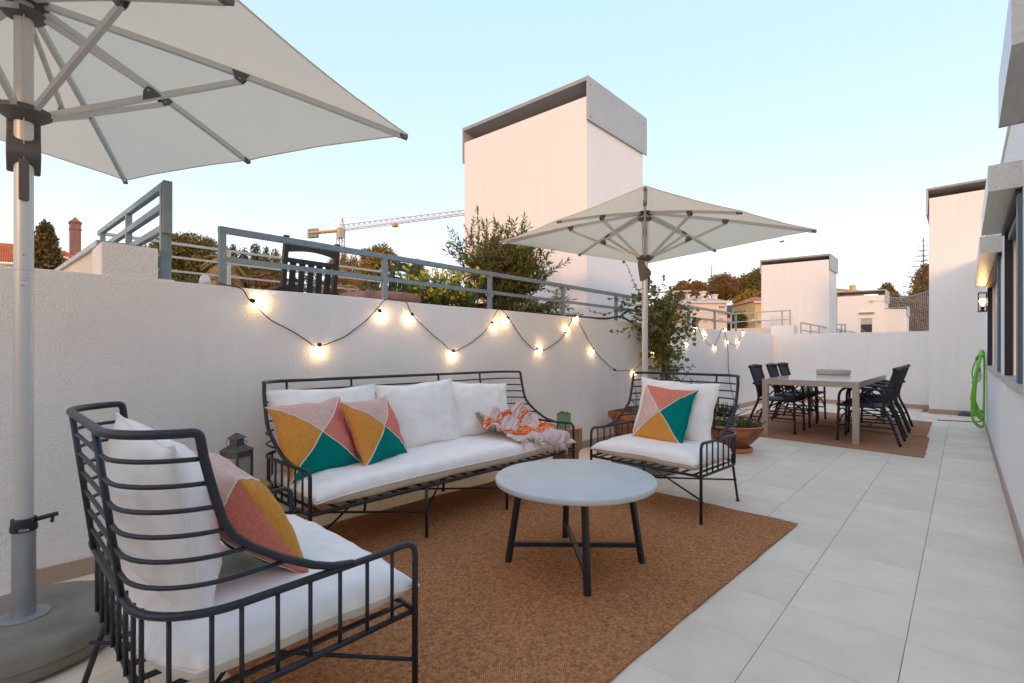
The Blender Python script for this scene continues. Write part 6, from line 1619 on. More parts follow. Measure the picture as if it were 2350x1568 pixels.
for pts in ([(-.1, -.45, 1.62), (-.12, -.75, 1.60), (-.14, -1.0, 1.60), (-.15, -1.25, 1.545), (-.16, -1.55, 1.55)], [(-.05, -.4, 1.42), (-.1, -.75, 1.40), (-.1, -1.0, 1.34), (-.09, -1.24, 1.325)], [(-.12, -.35, 1.78), (-.15, -.55, 1.93), (-.16, -.72, 2.15), (-.18, -.85, 2.28)], [(.05, .25, 1.75), (.02, .5, 1.73), (0, .75, 1.70), (0, .95, 1.66)],
            [(.05, .32, .65), (.1, .52, .85), (.12, .64, .90)], [(.02, .25, .9), (.05, .42, 1.12), (.06, .50, 1.35), (.05, .53, 1.44)]):
    P = catmull(pts, 5); sb.tube(P, .003, 5)
    for p in P[2:]:
        for q in range(1 if random.random() < .5 else 2): add_leaf(lb, p, rnd_dir(-.2), rnd_dir(), random.uniform(.03, .055), .038, fold=.15)
sb.obj('stem', M['stem'], vn, fix=False); lb.obj('foliage', M['leaf_vine'], vn, fix=False)
sb, lb, fb = MB(), MB(), MB()
for k in range(110):
    pts = bend((random.uniform(-.15, .17), random.uniform(.1, 1.3), .40), (random.uniform(-.3, .4), random.uniform(-.4, .4), 1), random.uniform(.12, .30), 4, wob=.2)
    leafy(sb, lb, pts, .0025, .001, .018, .026, .008, jitter=.6)
    if k % 3 == 0:
        for q in range(6): add_leaf(fb, pts[-1], rnd_dir(.2), rnd_dir(), .014, .011)
sb.obj('stem', M['stem'], vn, fix=False); o = lb.obj('foliage', M['leaf_dark'], vn, fix=False); tag(fb.obj('flower', M['pet_yellow'], vn, fix=False), kind='stuff')

# ---- square weathered pot with trailing grey-green plant
sq = plant('square_pot', 'square weathered terracotta pot with grey-green trailing plant left of the facing armchair', 'plant pot', (-2.72, 5.15, 0))
b = MB()
def sqr(h, z, bv=.03): return [(-h + bv, -h, z), (h - bv, -h, z), (h, -h + bv, z), (h, h - bv, z), (h - bv, h, z), (-h + bv, h, z), (-h, h - bv, z), (-h, -h + bv, z)]
prof = [(.20, 0), (.225, .10), (.26, .34), (.285, .342), (.292, .405), (.285, .42), (.265, .42), (.255, .36)]
for h_, z in prof: b.v += sqr(h_, z)
for i in range(len(prof) - 1):
    for k in range(8): b.f.append((i * 8 + k, i * 8 + (k + 1) % 8, i * 8 + 8 + (k + 1) % 8, i * 8 + 8 + k))
b.f.append(tuple(range(7, -1, -1))); b.mi = [0] * len(b.f)
b.obj('pot', M['terracotta'], sq, smooth=True)
MB().add(sqr(.258, .385), [tuple(range(8))]).obj('soil', M['soil'], sq)
sb, lb, rl = MB(), MB(), MB()
for k in range(24):
    d = Vector((random.uniform(.1, .7), random.uniform(-1.3, .5), random.uniform(.5, 1.3)))
    pts = bend((random.uniform(-.05, .1), random.uniform(-.1, .15), .39), d, random.uniform(.25, .48), 6, droop=.10, wob=.1)
    leafy(sb, lb, pts, .004, .0015, .021, .030, .022, fold=.1, ang=1.1, jitter=.2)
for k in range(14):
    c = Vector((random.uniform(.0, .2), random.uniform(.0, .22), .42))
    for q in range(9): add_leaf(rl, c, rnd_dir(.5), rnd_dir(), .04, .020)
sb.obj('stem', M['stem'], sq, fix=False); lb.obj('foliage', M['leaf_blue'], sq, fix=False); tag(rl.obj('succulent', M['leaf_red'], sq, fix=False), kind='stuff')

# ---- round bowl with violets
bp_ = plant('bowl_planter', 'wide round terracotta bowl with small violet flowers beside the facing armchair', 'plant pot', (-1.87, 5.68, 0))
MB().lathe([(.16, 0), (.185, .015), (.185, .045), (.165, .05), (.155, .045), (.155, .015), (0, .012)], 40, closed_ends=False).obj('saucer', M['terra_clean'], bp_, smooth=True)
MB().lathe([(.13, .016), (.145, .07), (.20, .12), (.265, .19), (.298, .265), (.304, .285), (.296, .292), (.282, .285), (.262, .235)], 48, closed_ends=False).obj('bowl', M['terracotta'], bp_, smooth=True)
MB().lathe([(.300, .280), (.305, .290), (.296, .2965), (.282, .290), (.280, .275)], 48, closed_ends=False).obj('rim', M['terra_clean'], bp_, smooth=True)
MB().lathe([(.272, .250), (0, .265)], 24, closed_ends=False).obj('soil', M['soil'], bp_)
sb, lb, fb = MB(), MB(), MB()
for k in range(90):
    a = random.uniform(0, 6.28); r_ = .23 * math.sqrt(random.random())
    pts = bend((r_ * math.cos(a), r_ * math.sin(a), .258), rnd_dir(1.0), random.uniform(.05, .13), 4)
    leafy(sb, lb, pts, .002, .001, .016, .028, .018, jitter=.6)
    if k % 6 == 0:
        for q in range(6): add_leaf(fb, pts[-1] + Vector((0, 0, .012)), rnd_dir(.3), rnd_dir(), .018, .015)
sb.obj('stem', M['stem'], bp_, fix=False); lb.obj('foliage', M['leaf_dark'], bp_, fix=False); tag(fb.obj('flower', M['pet_purple'], bp_, fix=False), kind='stuff')

sp_ = plant('stone_bowl_planter', 'grey rimmed bowl planter with pale stones and low succulents behind the facing armchair', 'plant pot', (-2.12, 6.02, 0))
MB().lathe([(.13, 0), (.16, .10), (.205, .26), (.215, .275), (.205, .283), (.19, .27)], 40, closed_ends=False).obj('bowl', nmat('grey_clay', (.30, .27, .24), .8, var=.2, vscale=12), sp_, smooth=True)
MB().lathe([(.195, .255), (0, .27)], 20, closed_ends=False).obj('soil', M['soil'], sp_)
lb, rl = MB(), MB()
for k in range(44):
    a = random.uniform(0, 6.28); r_ = .17 * math.sqrt(random.random()); c = Vector((r_ * math.cos(a), r_ * math.sin(a), .268))
    for q in range(7): add_leaf(lb if k % 9 else rl, c, rnd_dir(.6), rnd_dir(), .030, .014)
tag(lb.obj('succulent', M['leaf_blue'], sp_, fix=False), kind='stuff'); o = tag(rl.obj('succulent', M['pet_pink'], sp_, fix=False), kind='stuff'); o['kind'] = 'stuff'
stn = nmat('pale_stone', (.52, .45, .36), .8, var=.2, vscale=15)
for k, (x, y, r_) in enumerate(((-.10, -.08, .045), (-.05, -.12, .035), (.02, -.10, .03), (-.13, .0, .035))):
    b = MB(); b.lathe([(.01, -r_ * .6), (r_ * .8, -r_ * .4), (r_, 0), (r_ * .75, r_ * .45), (.01, r_ * .65)], 10)
    b.v = [tuple(Vector(p) * (1 + .18 * noise.noise(Vector(p) * 30 + Vector((k, 0, 0))))) for p in b.v]
    b.obj('stone', stn, sp_, smooth='all', loc=(x, y, .285), rot=(0, 0, k))

al = plant('aloe_pot', 'spiky dark green aloe in a terracotta pot near the dining rug', 'plant pot', (-2.30, 6.62, 0))
MB().lathe([(.13, 0), (.17, .20), (.185, .205), (.19, .25), (.18, .262), (.165, .25)], 36, closed_ends=False).obj('pot', M['terra_clean'], al, smooth=True)
MB().lathe([(.17, .235), (0, .245)], 20, closed_ends=False).obj('soil', M['soil'], al)
for (cx, cy) in ((0, 0), (.07, .05), (-.08, .03), (.02, -.09)):
    for k in range(9):
        a = k * 2.4 + cx * 9; el = R(random.uniform(22, 78)); L = random.uniform(.14, .25)
        d = Vector((math.cos(a) * math.cos(el), math.sin(a) * math.cos(el), math.sin(el)))
        s_ = d.cross(Vector((0, 0, 1))).normalized(); n_ = s_.cross(d)
        b = MB(); c0 = Vector((cx, cy, .24)); sec = []
        for q in range(4):
            u = q / 3; w_ = .017 * (1 - u) ** .7 + .001; c = c0 + d * L * u - n_ * (.02 * u * u * -1)
            sec.append([c - s_ * w_ + n_ * w_ * .5, c - n_ * w_ * .3, c + s_ * w_ + n_ * w_ * .5])
        for r_ in sec: b.v += [tuple(p) for p in r_]
        for q in range(3):
            for e in range(3): b.f.append((q * 3 + e, q * 3 + (e + 1) % 3, q * 3 + 3 + (e + 1) % 3, q * 3 + 3 + e))
        b.mi = [0] * len(b.f)
        b.obj('leaf', M['leaf_aloe'], al, smooth='all')

# ================================================================ rocking chairs on the neighbour's terrace
def rocker(label, loc, rz):
    t = thing('rocking_chair', label, 'chair', loc, rz, 'dark slatted rocking chairs')
    K = M['woodblack']; h = .275
    # sitter faces +y; back at y=0
    for sx in (1, -1):
        MB().bar((sx * h, 0, .12), (sx * h, -.16, 1.16), .045, .05).obj('back_post', K, t, bevel=.004)
        MB().bar((sx * h, .50, .10), (sx * h, .50, .62), .045, .045).obj('front_post', K, t, bevel=.004)
        MB().bar((sx * (h + .01), -.09, .64), (sx * (h + .01), .56, .64), .085, .025).obj('arm', K, t, bevel=.004)
        P = [(sx * h, -.35 + 1.1 * i / 10, .035 + .09 * ((i - 5.5) / 5) ** 2) for i in range(11)]
        MB().tube(P, .022, 6).obj('rocker', K, t)
    def yb(z): return -.16 * (z - .12) / 1.04
    n = 12; top = []
    for i in range(n + 1):
        x = -h + .03 + (2 * h - .06) * i / n; top.append((x, 1.10 + .045 * math.sin(math.pi * i / n)))
    b = MB().prism([(-h + .03, 1.00)] + [(-h + .03 + (2 * h - .06) * i / n, 1.0 + .03 * math.sin(math.pi * i / n)) for i in range(1, n)] + [(h - .03, 1.0)] + top[::-1], 'y', -.012, .012)
    b.obj('top_rail', K, t, loc=(0, yb(1.07), 0), bevel=.003)
    MB().box(-h + .023, h - .023, yb(.93) - .013, yb(.93) + .013, .90, .945).obj('back_rail', K, t)
    MB().box(-h + .023, h - .023, yb(.46) - .013, yb(.46) + .013, .44, .49).obj('back_rail', K, t)
    for k in range(5):
        x = -.19 + .095 * k
        MB().bar((x, yb(.49), .49), (x, yb(.90), .90), .062, .014, up=(0, 1, 0)).obj('back_slat', K, t)
    for k in range(6): MB().box(-h + .02, h - .02, .02 + k * .085, .09 + k * .085, .40, .42).obj('seat_slat', K, t)
    return t
rocker('dark slatted rocking chair with its back to the wall behind the railing', (-5.12, 2.33, 1.10), R(92))
rocker('smaller dark rocking chair turned sideways behind the terracotta tub', (-5.45, 3.68, 1.10), R(112))
# small white things on the neighbour's terrace
MB().lathe([(.028, 0), (.03, .02), (.022, .045), (.01, .055)], 14).obj('wall_light', nmat('opal', (.75, .75, .75), .4), tag(thing('wall_cap_light', 'small white dome light lying on the wall top left of the railing', 'light', (-3.215, .875, 1.488)), None), smooth='all')
bt = thing('garden_table', 'pale blue table edge glimpsed beside the terracotta tub', 'table', (-4.25, 2.05, 1.10))
MB().box(-.12, .12, -.12, .42, .46, .485).obj('tabletop', nmat('pale_blue', (.35, .45, .55), .5), bt)
for x in (-.1, .1):
    for y in (-.10, .40): MB().box(x - .015, x + .015, y - .015, y + .015, 0, .46).obj('leg', M['railfar'], bt)
# ================================================================ the neighbourhood beyond
random.seed(33)
SUNCOL = None
M['tree_pine'] = leafmat('pine_needles', [(.10, .095, .02), (.20, .165, .035), (.30, .215, .05)], trans=.15)  # background leaf colours are raised to carry the warm low sun
M['tree_dark'] = leafmat('dark_needles', [(.05, .065, .02), (.09, .11, .03), (.17, .15, .04)], trans=.15)
M['tree_gold'] = leafmat('golden_leaves', [(.20, .14, .025), (.34, .22, .04), (.44, .28, .05)], trans=.2)  # gold of the sunlight mixed into the leaf colour
M['tree_rust'] = leafmat('rusty_leaves', [(.15, .09, .035), (.27, .145, .05), (.34, .18, .06)], trans=.15)
M['tree_ivy'] = leafmat('ivy_leaves', [(.06, .05, .02), (.17, .105, .035), (.30, .16, .05), (.10, .11, .03)], trans=.1)
M['palm_dry'] = leafmat('dry_palm', [(.34, .19, .06), (.52, .31, .10), (.40, .26, .07)], trans=.2)
M['rooftile'] = nmat('roof_tile', (.60, .19, .07), .8, col2=(.38, .11, .05), vscale=3, detail=8)
M['wall_pink'] = nmat('pink_wall', (.62, .42, .36), .9, var=.08, vscale=.6)
M['wall_cream'] = nmat('cream_wall', (.72, .60, .53), .9, var=.06, vscale=.6)
M['wall_yellow'] = nmat('yellow_wall', (.66, .47, .22), .9, var=.1, vscale=1)
M['wall_white'] = nmat('white_wall', (.70, .66, .62), .9, var=.05, vscale=.6)
M['eaves'] = nmat('eaves_band', (.62, .36, .13), .85)
M['brickpink'] = nmat('old_brick', (.44, .20, .14), .9, col2=(.28, .15, .13), vscale=1.6, detail=8, stretch=(3, 3, .7))
M['roof_pale'] = nmat('pale_roof', (.58, .43, .35), .85, var=.1, vscale=1)
M['pane'] = nmat('window_pane', (.10, .10, .11), .2)
M['shutter'] = nmat('pale_shutter', (.42, .38, .34), .6)

def tree(name, label, base, top, lobes, mat, n, size, trunk_r=.14, trunk=True, up=.2, shell=.72, aspect=.55, group=None, sphere=None):
    """base: trunk foot; lobes: (centre, (rx, ry, rz)); leaves sit in clumps near the lobes' surfaces"""
    t = thing(name, label, 'tree', base, 0, group)
    o = Vector(base)
    if trunk:
        tb = MB()
        T = Vector(top) - o
        mid = T * .5 + Vector((.12 * T.z * .1, -.08 * T.z * .1, 0))
        tb.tube(catmull([(0, 0, 0), mid, T], 5), [trunk_r * (1 - .55 * i / 10) for i in range(11)], 7)
        for c, r in lobes[:8]:
            tb.tube(catmull([mid.lerp(T, random.uniform(0, .8)), (Vector(c) - o).lerp(T, .4), Vector(c) - o], 4), [trunk_r * (.45 - .035 * i) for i in range(9)], 5)
        tb.obj('trunk', M['bark'], t, fix=False)
    n = int(n * 1.9); size *= 1.25
    b = MB(); tot = sum(r[0] * r[1] + r[1] * r[2] + r[0] * r[2] for c, r in lobes)
    for c, r in lobes:
        k = int(n * (r[0] * r[1] + r[1] * r[2] + r[0] * r[2]) / tot)
        cl = 0
        while cl < k:
            d = rnd_dir()
            rr = shell + (1.06 - shell) * random.random()
            rr *= 1 + .22 * noise.noise(d * 3.1 + Vector(c))
            p = Vector((c[0] + d.x * r[0] * rr, c[1] + d.y * r[1] * rr, c[2] + d.z * r[2] * rr)) - o
            for q in range(5):
                pp = p + rnd_dir() * size * 1.1
                s1 = (rnd_dir() + d * .3 + Vector((0, 0, up))).normalized(); s2 = s1.cross(rnd_dir()).normalized()
                L = size * random.uniform(.6, 1.25); W_ = L * aspect
                b.add([pp - s1 * L / 2, pp + s2 * W_ / 2, pp + s1 * L / 2, pp - s2 * W_ / 2], [(0, 1, 2, 3)])
            cl += 5
    b.obj('crown', M[mat], t, fix=False)
    return t

def lobes_at(specs, d):
    """specs: (u, v, half width, half height) on the survey sheet at distance d -> lobes"""
    k = d * .43574 / 489.44
    out = []
    for s in specs:
        dd = d + (s[4] if len(s) > 4 else 0)
        c = at(s[0], s[1], dd); out.append((c, (s[2] * k, s[2] * k, s[3] * k)))
    return out
def foot(u, d, z=-8.0):
    p = at(u, 800, d); return (p.x, p.y, z)

# ---- left: rusty conifer, house, pine, hedge
cy = lobes_at([(104, 522, 6, 10), (104, 534, 10, 13), (104, 552, 15, 17), (105, 572, 20, 20), (105, 595, 25, 22), (106, 620, 30, 26), (107, 660, 36, 50)], 20)
tree('conifer', 'narrow conical conifer clothed in rusty ivy standing in front of the tiled house', foot(105, 20), at(104, 540, 20), cy, 'tree_ivy', 9000, .11, .12, shell=.6, aspect=.8)

hs_ = thing('tiled_house', 'pale pink house with an orange tiled roof and tall brick chimney at the left edge', 'house', at(20, 800, 28) - Vector((0, 0, 9)))
def hrel(u, v, d): return at(u, v, d) - hs_.location
def tiled(parent, e0, e1, r0, r1, n, mat='rooftile', amp=.045, rows=5):
    """pan-tile roof between eave e0-e1 and ridge r0-r1"""
    b = MB(); N = n * 6
    nrm = (Vector(e1) - Vector(e0)).cross(Vector(r0) - Vector(e0)).normalized()
    if nrm.z < 0: nrm = -nrm
    for i in range(N + 1):
        u = i / N; h = abs(math.sin(math.pi * i / 6)) * amp
        for j in range(rows * 2 + 1):
            v = (j // 2 + (1 if j % 2 else 0)) / rows if j < rows * 2 else 1
            v = min(1, v); st = .020 if j % 2 == 0 and j > 0 else 0
            p = Vector(e0).lerp(Vector(e1), u).lerp(Vector(r0).lerp(Vector(r1), u), v)
            b.v.append(tuple(p + nrm * (h + st)))
    R_ = rows * 2 + 1
    for i in range(N):
        for j in range(R_ - 1): b.f.append((i * R_ + j, (i + 1) * R_ + j, (i + 1) * R_ + j + 1, i * R_ + j + 1))
    b.mi = [0] * len(b.f)
    return b.obj('roof', M[mat], parent, smooth='all', fix=False)
def slab_wall(parent, a, b_, z0, mat, th=.3, name='wall'):
    """upright wall whose top edge runs a->b, down to z0 (relative)"""
    a = Vector(a); b_ = Vector(b_); d = (b_ - a); d.z = 0; nrm = Vector((-d.y, d.x, 0)).normalized() * th
    if nrm.dot(Vector((-1, .9, 0))) < 0: nrm = -nrm
    vs = [a, b_, Vector((b_.x, b_.y, z0)), Vector((a.x, a.y, z0))]
    vs += [p + nrm for p in vs]
    return MB().add(vs, [(0, 1, 2, 3), (7, 6, 5, 4), (0, 4, 5, 1), (1, 5, 6, 2), (2, 6, 7, 3), (3, 7, 4, 0)]).obj(name, M[mat], parent)
r1 = tiled(hs_, hrel(-40, 600, 26.5), hrel(36, 604, 26.5), hrel(-40, 556, 29.5), hrel(40, 562, 29.5), 14)
slab_wall(hs_, hrel(-40, 605, 26.8), hrel(34, 608, 26.8), 2.0, 'wall_cream')
MB().bar(hrel(-40, 604, 26.45), hrel(37, 607.5, 26.45), .10, .10).obj('eaves', M['eaves'], hs_)
r2 = tiled(hs_, hrel(36, 578, 28.0), hrel(181, 594, 28.6), hrel(40, 562, 29.5), hrel(150, 577, 30.0), 24)
slab_wall(hs_, hrel(35, 582, 28.2), hrel(172, 595, 28.8), 2.0, 'wall_pink')
MB().bar(hrel(36, 581, 27.95), hrel(174, 595, 28.5), .10, .09).obj('eaves', M['eaves'], hs_)
slab_wall(hs_, hrel(34, 583, 27.9), hrel(35.5, 583, 26.9), 2.0, 'wall_pink', th=.2)
cp = hrel(172.5, 590, 30); b = MB(); zt = hrel(172, 510, 30).z
b.box(cp.x - .30, cp.x + .30, cp.y - .25, cp.y + .25, cp.z - 2, zt)
ch_ = b.obj('chimney', M['brickpink'], hs_, rot=(0, 0, 0))
for dz in (-.03, -.10, -.46): MB().box(cp.x - .34, cp.x + .34, cp.y - .29, cp.y + .29, zt + dz - .015, zt + dz + .015).obj('brick_course', M['brickpink'], ch_)
MB().add([(cp.x - .29, cp.y - .24, zt + .001), (cp.x + .29, cp.y - .24, zt + .001), (cp.x + .29, cp.y + .24, zt + .001), (cp.x - .29, cp.y + .24, zt + .001), (cp.x - .04, cp.y, zt + .32), (cp.x + .04, cp.y, zt + .32)], [(0, 1, 5, 4), (1, 2, 5), (2, 3, 4, 5), (3, 0, 4), (0, 3, 2, 1)]).obj('chimney_cap', M['rooftile'], ch_)
an = hrel(104, 530, 29.2)
MB().tube([an - Vector((0, 0, .9)), hrel(105, 477, 29.2)], .012, 5).obj('antenna', M['galv'], hs_)

tree('umbrella_pine', 'broad rounded umbrella pine behind the pale far railing', foot(418, 32), at(418, 600, 32), lobes_at([(360, 590, 38, 26), (398, 568, 40, 26), (440, 562, 42, 22), (478, 580, 34, 26), (420, 596, 62, 30), (470, 612, 46, 26), (375, 612, 40, 22), (430, 640, 60, 26)], 32), 'tree_pine', 11000, .15, .25, shell=.75)
for k, (u, v, w_, h_) in enumerate(((535, 566, 15, 90), (560, 572, 14, 80), (586, 562, 15, 90), (611, 572, 16, 80), (632, 575, 14, 80))):
    lb_ = lobes_at([(u, v + 8, w_ * .35, 10), (u, v + 26, w_ * .7, 16), (u, v + 52, w_, 24), (u, v + 85, w_ * 1.1, 34)], 28 + (k % 2) * 1.2)
    tree('conifer', ['leftmost dark pointed conifer behind the railing, next to the shaggy palm', 'second dark pointed conifer from the left behind the railing', 'dark pointed conifer touching the left post of the first rocking chair', 'golden pointed conifer seen through the slats of the first rocking chair', 'golden pointed conifer rightmost of the row behind the first rocking chair'][k], foot(u, 28), at(u, v + 20, 28), lb_, 'tree_dark' if k < 3 else 'tree_pine', 1900, .12, .1, group='row of pointed conifers', aspect=.4, up=.6, shell=.4)

def palm(label, u, v, d, r, n, mat='palm_dry', skirt=True):
    c = at(u, v, d); t = thing('palm_tree', label, 'palm tree', (c.x, c.y, -8))
    MB().tube([(0, 0, 0), (0, 0, c.z + 8)], [.22, .17], 8).obj('trunk', M['bark'], t, smooth='all')
    b = MB()
    for k in range(n):
        a = random.uniform(0, 6.283); el = random.uniform(-1.3, .9) if skirt else random.uniform(-.3, 1.1)
        d0 = Vector((math.cos(a) * math.cos(el), math.sin(a) * math.cos(el), math.sin(el)))
        P = [Vector((0, 0, c.z + 8))]; dd = d0.copy()
        for i in range(8):
            dd = (dd + Vector((0, 0, -.16))).normalized(); P.append(P[-1] + dd * r / 8)
        for i in range(1, 9):
            for sg in (1, -1):
                s_ = dd.cross(Vector((0, 0, 1))).normalized() * sg
                for q in (0, .5):
                    p = P[i - 1].lerp(P[i], q + .3)
                    L = r * .30 * (1 - .55 * abs(i / 8 - .45))
                    tip = p + (s_ * .75 + (P[i] - P[i - 1]).normalized() * .6 + Vector((0, 0, -.35))).normalized() * L
                    wv = (P[i] - P[i - 1]).normalized() * .035
                    b.add([p - wv, p + wv, tip], [(0, 1, 2)])
    b.obj('fronds', M[mat], t, fix=False)
    return t
palm('shaggy palm with a golden dry skirt between the umbrella pine and the conifer row', 528, 600, 24, 1.35, 46)
palm('second dry golden palm half hidden by the railing left of the first rocking chair', 505, 640, 21, 1.0, 34)
palm('small sunlit palm fronds showing above the wall between the rocking chairs', 752, 672, 15, .9, 26, skirt=False)
tree('bush', 'reddish brown bush behind the first rocking chair', foot(608, 24, -3), at(608, 640, 24), lobes_at([(600, 640, 18, 16), (618, 655, 20, 18)], 24), 'tree_rust', 1500, .10, .06)
for k, (u, v) in enumerate(((764, 590), (790, 584), (812, 588), (832, 596))):
    lb_ = lobes_at([(u, v + 12, 5, 22), (u - 8, v + 22, 4, 18), (u + 9, v + 26, 4, 18), (u, v + 55, 16, 28)], 30)
    tree('feathery_tree', ['golden feathery tree with upright shoots just right of the first rocking chair', 'golden feathery tree directly below the tower crane cab', 'golden feathery tree third from the first rocking chair', 'golden feathery tree nearest the broad yellow-green tree'][k], foot(u, 30), at(u, v + 30, 30), lb_, 'tree_gold', 1500, .13, .07, group='golden feathery trees', aspect=.22, up=1.4, shell=.2)
tree('broadleaf_tree', 'sunlit yellow-green tree to the left of the second rocking chair', foot(865, 27), at(865, 600, 27), lobes_at([(848, 590, 18, 17), (876, 580, 22, 17), (898, 598, 16, 18), (866, 620, 36, 24), (840, 645, 26, 22)], 27), 'tree_gold', 4200, .12, .12)
lb_ = lobes_at([(958, 605, 6, 9), (958, 618, 14, 12), (960, 636, 22, 16)], 26)
tree('conifer', 'small bushy conifer right of the second rocking chair', foot(958, 26), at(958, 610, 26), lb_, 'tree_pine', 1700, .10, .08)
tree('bush', 'dark shrubbery filling the gap below the umbrella pine', foot(470, 30, -3), at(470, 660, 30), lobes_at([(400, 668, 40, 26), (460, 668, 44, 24), (540, 672, 40, 24), (640, 668, 40, 26), (700, 660, 40, 26), (760, 672, 40, 24), (850, 676, 40, 24)], 30), 'tree_dark', 5200, .14, .08)

# ---- tower crane far behind
D_ = 110
cr0 = at(782, 800, D_); cr = thing('tower_crane', 'yellow tower crane with a long jib on the skyline', 'crane', (cr0.x, cr0.y, -8))
M['crane'] = nmat('crane_paint', (.70, .42, .13), .6); M['crane_pale'] = nmat('crane_jib', (.66, .50, .42), .6)
zj = at(782, 529, D_).z + 8
b = MB(); w_ = .62
for sx in (1, -1):
    for sy in (1, -1): b.bar((sx * w_, sy * w_, 0), (sx * w_, sy * w_, zj), .16, .16)
z = zj; sg = 1
while z > zj - 26:
    for s_ in (1, -1):
        b.bar((sg * w_, s_ * w_, z), (-sg * w_, s_ * w_, z - 1.5), .09, .09); b.bar((s_ * w_, sg * w_, z), (s_ * w_, -sg * w_, z - 1.5), .09, .09)
    z -= 1.5; sg = -sg
b.obj('mast', M['crane_pale'], cr, fix=False)
tipR = at(1066, 491, 97); tipR = Vector((tipR.x - cr0.x, tipR.y - cr0.y, zj)); tipL = at(712, 534, 112.5); tipL = Vector((tipL.x - cr0.x, tipL.y - cr0.y, zj))
tipR = tipR * 1.12; tipR.z = zj
dj = tipR.copy(); dj.z = 0; dj.normalize(); sj = Vector((-dj.y, dj.x, 0))
b = MB(); Lj = Vector((tipR.x, tipR.y, 0)).length; nj = int(Lj / 1.5)
for q in (.5, -.5): b.bar(sj * q + Vector((0, 0, zj)), sj * q + dj * Lj + Vector((0, 0, zj)), .14, .14)
b.bar(Vector((0, 0, zj + 1.25)), dj * Lj + Vector((0, 0, zj + .8)), .14, .14)
for i in range(nj):
    a = dj * (i * 1.5); c = dj * (i * 1.5 + .75); e = dj * (i * 1.5 + 1.5); hz = zj + 1.25 - .45 * i / nj
    for q in (.5, -.5):
        b.bar(a + sj * q + Vector((0, 0, zj)), c + Vector((0, 0, hz)), .07, .07); b.bar(c + Vector((0, 0, hz)), e + sj * q + Vector((0, 0, zj)), .07, .07)
b.obj('jib', M['crane_pale'], cr, fix=False)
b = MB(); Ll = Vector((tipL.x, tipL.y, 0)).length; dl = Vector((tipL.x, tipL.y, 0)).normalized()
for q in (.6, -.6): b.bar(sj * q + Vector((0, 0, zj)), sj * q + dl * Ll + Vector((0, 0, zj)), .22, .35)
for i in range(6): b.bar(dl * (Ll * i / 6) + sj * .6 + Vector((0, 0, zj)), dl * (Ll * (i + 1) / 6) - sj * .6 + Vector((0, 0, zj)), .10, .10)
b.obj('counter_jib', M['crane'], cr, fix=False)
cw = nmat('crane_weight', (.36, .37, .42), .8)
for i in range(3): 
    p = dl * (Ll * (.80 + .10 * i)); MB().box(p.x - .45, p.x + .45, p.y - .45, p.y + .45, zj - 1.1, zj + .9).obj('counterweight', cw, cr)
hd = MB()
zt2 = zj + 2.9
for q in (.5, -.5):
    hd.bar(sj * q + Vector((0, 0, zj)), Vector((0, 0, zt2)) + dj * .5, .14, .14); hd.bar(sj * q + dj * .9 + Vector((0, 0, zj)), Vector((0, 0, zt2)) + dj * .5, .14, .14)
hd.box(-.7, .7, -.7, .7, zj - .5, zj + .5)
hd.obj('slewing_head', M['crane'], cr, fix=False)
c_ = dj * 1.1 - sj * 1.2
MB().box(c_.x - .6, c_.x + .6, c_.y - .6, c_.y + .6, zj - 2.1, zj - .2).obj('cab', nmat('crane_cab', (.50, .48, .40), .5), cr, bevel=.05)
b = MB(); ap = Vector((0, 0, zt2)) + dj * .5
b.tube([ap, dj * (Lj * .5) + Vector((0, 0, zj + 1.1))], .035, 4); b.tube([ap, dl * Ll * .9 + Vector((0, 0, zj + .5))], .035, 4)
b.obj('tie_rod', M['crane_pale'], cr, fix=False)
p = dj * (Lj * .42); MB().box(p.x - .5, p.x + .5, p.y - .5, p.y + .5, zj - .7, zj - .1).obj('trolley', M['crane'], cr)

# ---- right: hill, trees, houses
hl_ = MB(); NH = 26
for i in range(NH + 1):
    for j in range(9):
        u = 1480 + (2200 - 1480) * i / NH; d = 52 + j * 14
        tp = 742 - 40 * (1 / (1 + math.exp(-(j - 2.5) * 1.3)))
        q = at(u, tp + 12 * noise.noise((u * .02, j * .4, 0)), d)
        if j == 0: q.z = -8.5
        hl_.v.append(tuple(q))
for i in range(NH):
    for j in range(8): hl_.f.append((i * 9 + j, (i + 1) * 9 + j, (i + 1) * 9 + j + 1, i * 9 + j + 1))
hl_.mi = [0] * len(hl_.f)
tag(hl_.obj('hills', nmat('hill_scrub', (.06, .045, .025), .95, var=.5, vscale=.8), None, smooth='all'), kind='structure')

tree('broadleaf_tree', 'rounded brown-green tree left of the pink house chimneys', foot(1563, 50), at(1563, 670, 50), lobes_at([(1553, 672, 14, 14), (1568, 660, 16, 12), (1580, 672, 12, 13), (1562, 685, 22, 12), (1536, 692, 16, 12)], 50), 'tree_rust', 3600, .18, .2)
tree('broadleaf_tree', 'taller brown-green tree directly behind the first chimney of the pink house', foot(1600, 52), at(1600, 670, 52), lobes_at([(1596, 660, 12, 12), (1608, 664, 14, 14), (1600, 680, 20, 14)], 52), 'tree_rust', 2800, .18, .2)
tree('cypress', 'large dense cypress crown behind the pink house', foot(1655, 56), at(1655, 660, 56), lobes_at([(1645, 646, 16, 12), (1663, 640, 14, 10), (1680, 650, 12, 12), (1652, 662, 28, 16), (1668, 674, 28, 14)], 56), 'tree_rust', 4800, .2, .25, aspect=.4)
tree('umbrella_pine', 'wide dark pine on the hillside left of the wide chimney stack', foot(1715, 58), at(1715, 650, 58), lobes_at([(1690, 668, 18, 14), (1705, 650, 20, 14), (1728, 640, 22, 14), (1745, 630, 18, 12), (1722, 664, 32, 18), (1752, 655, 22, 22)], 58), 'tree_pine', 6500, .2, .25)
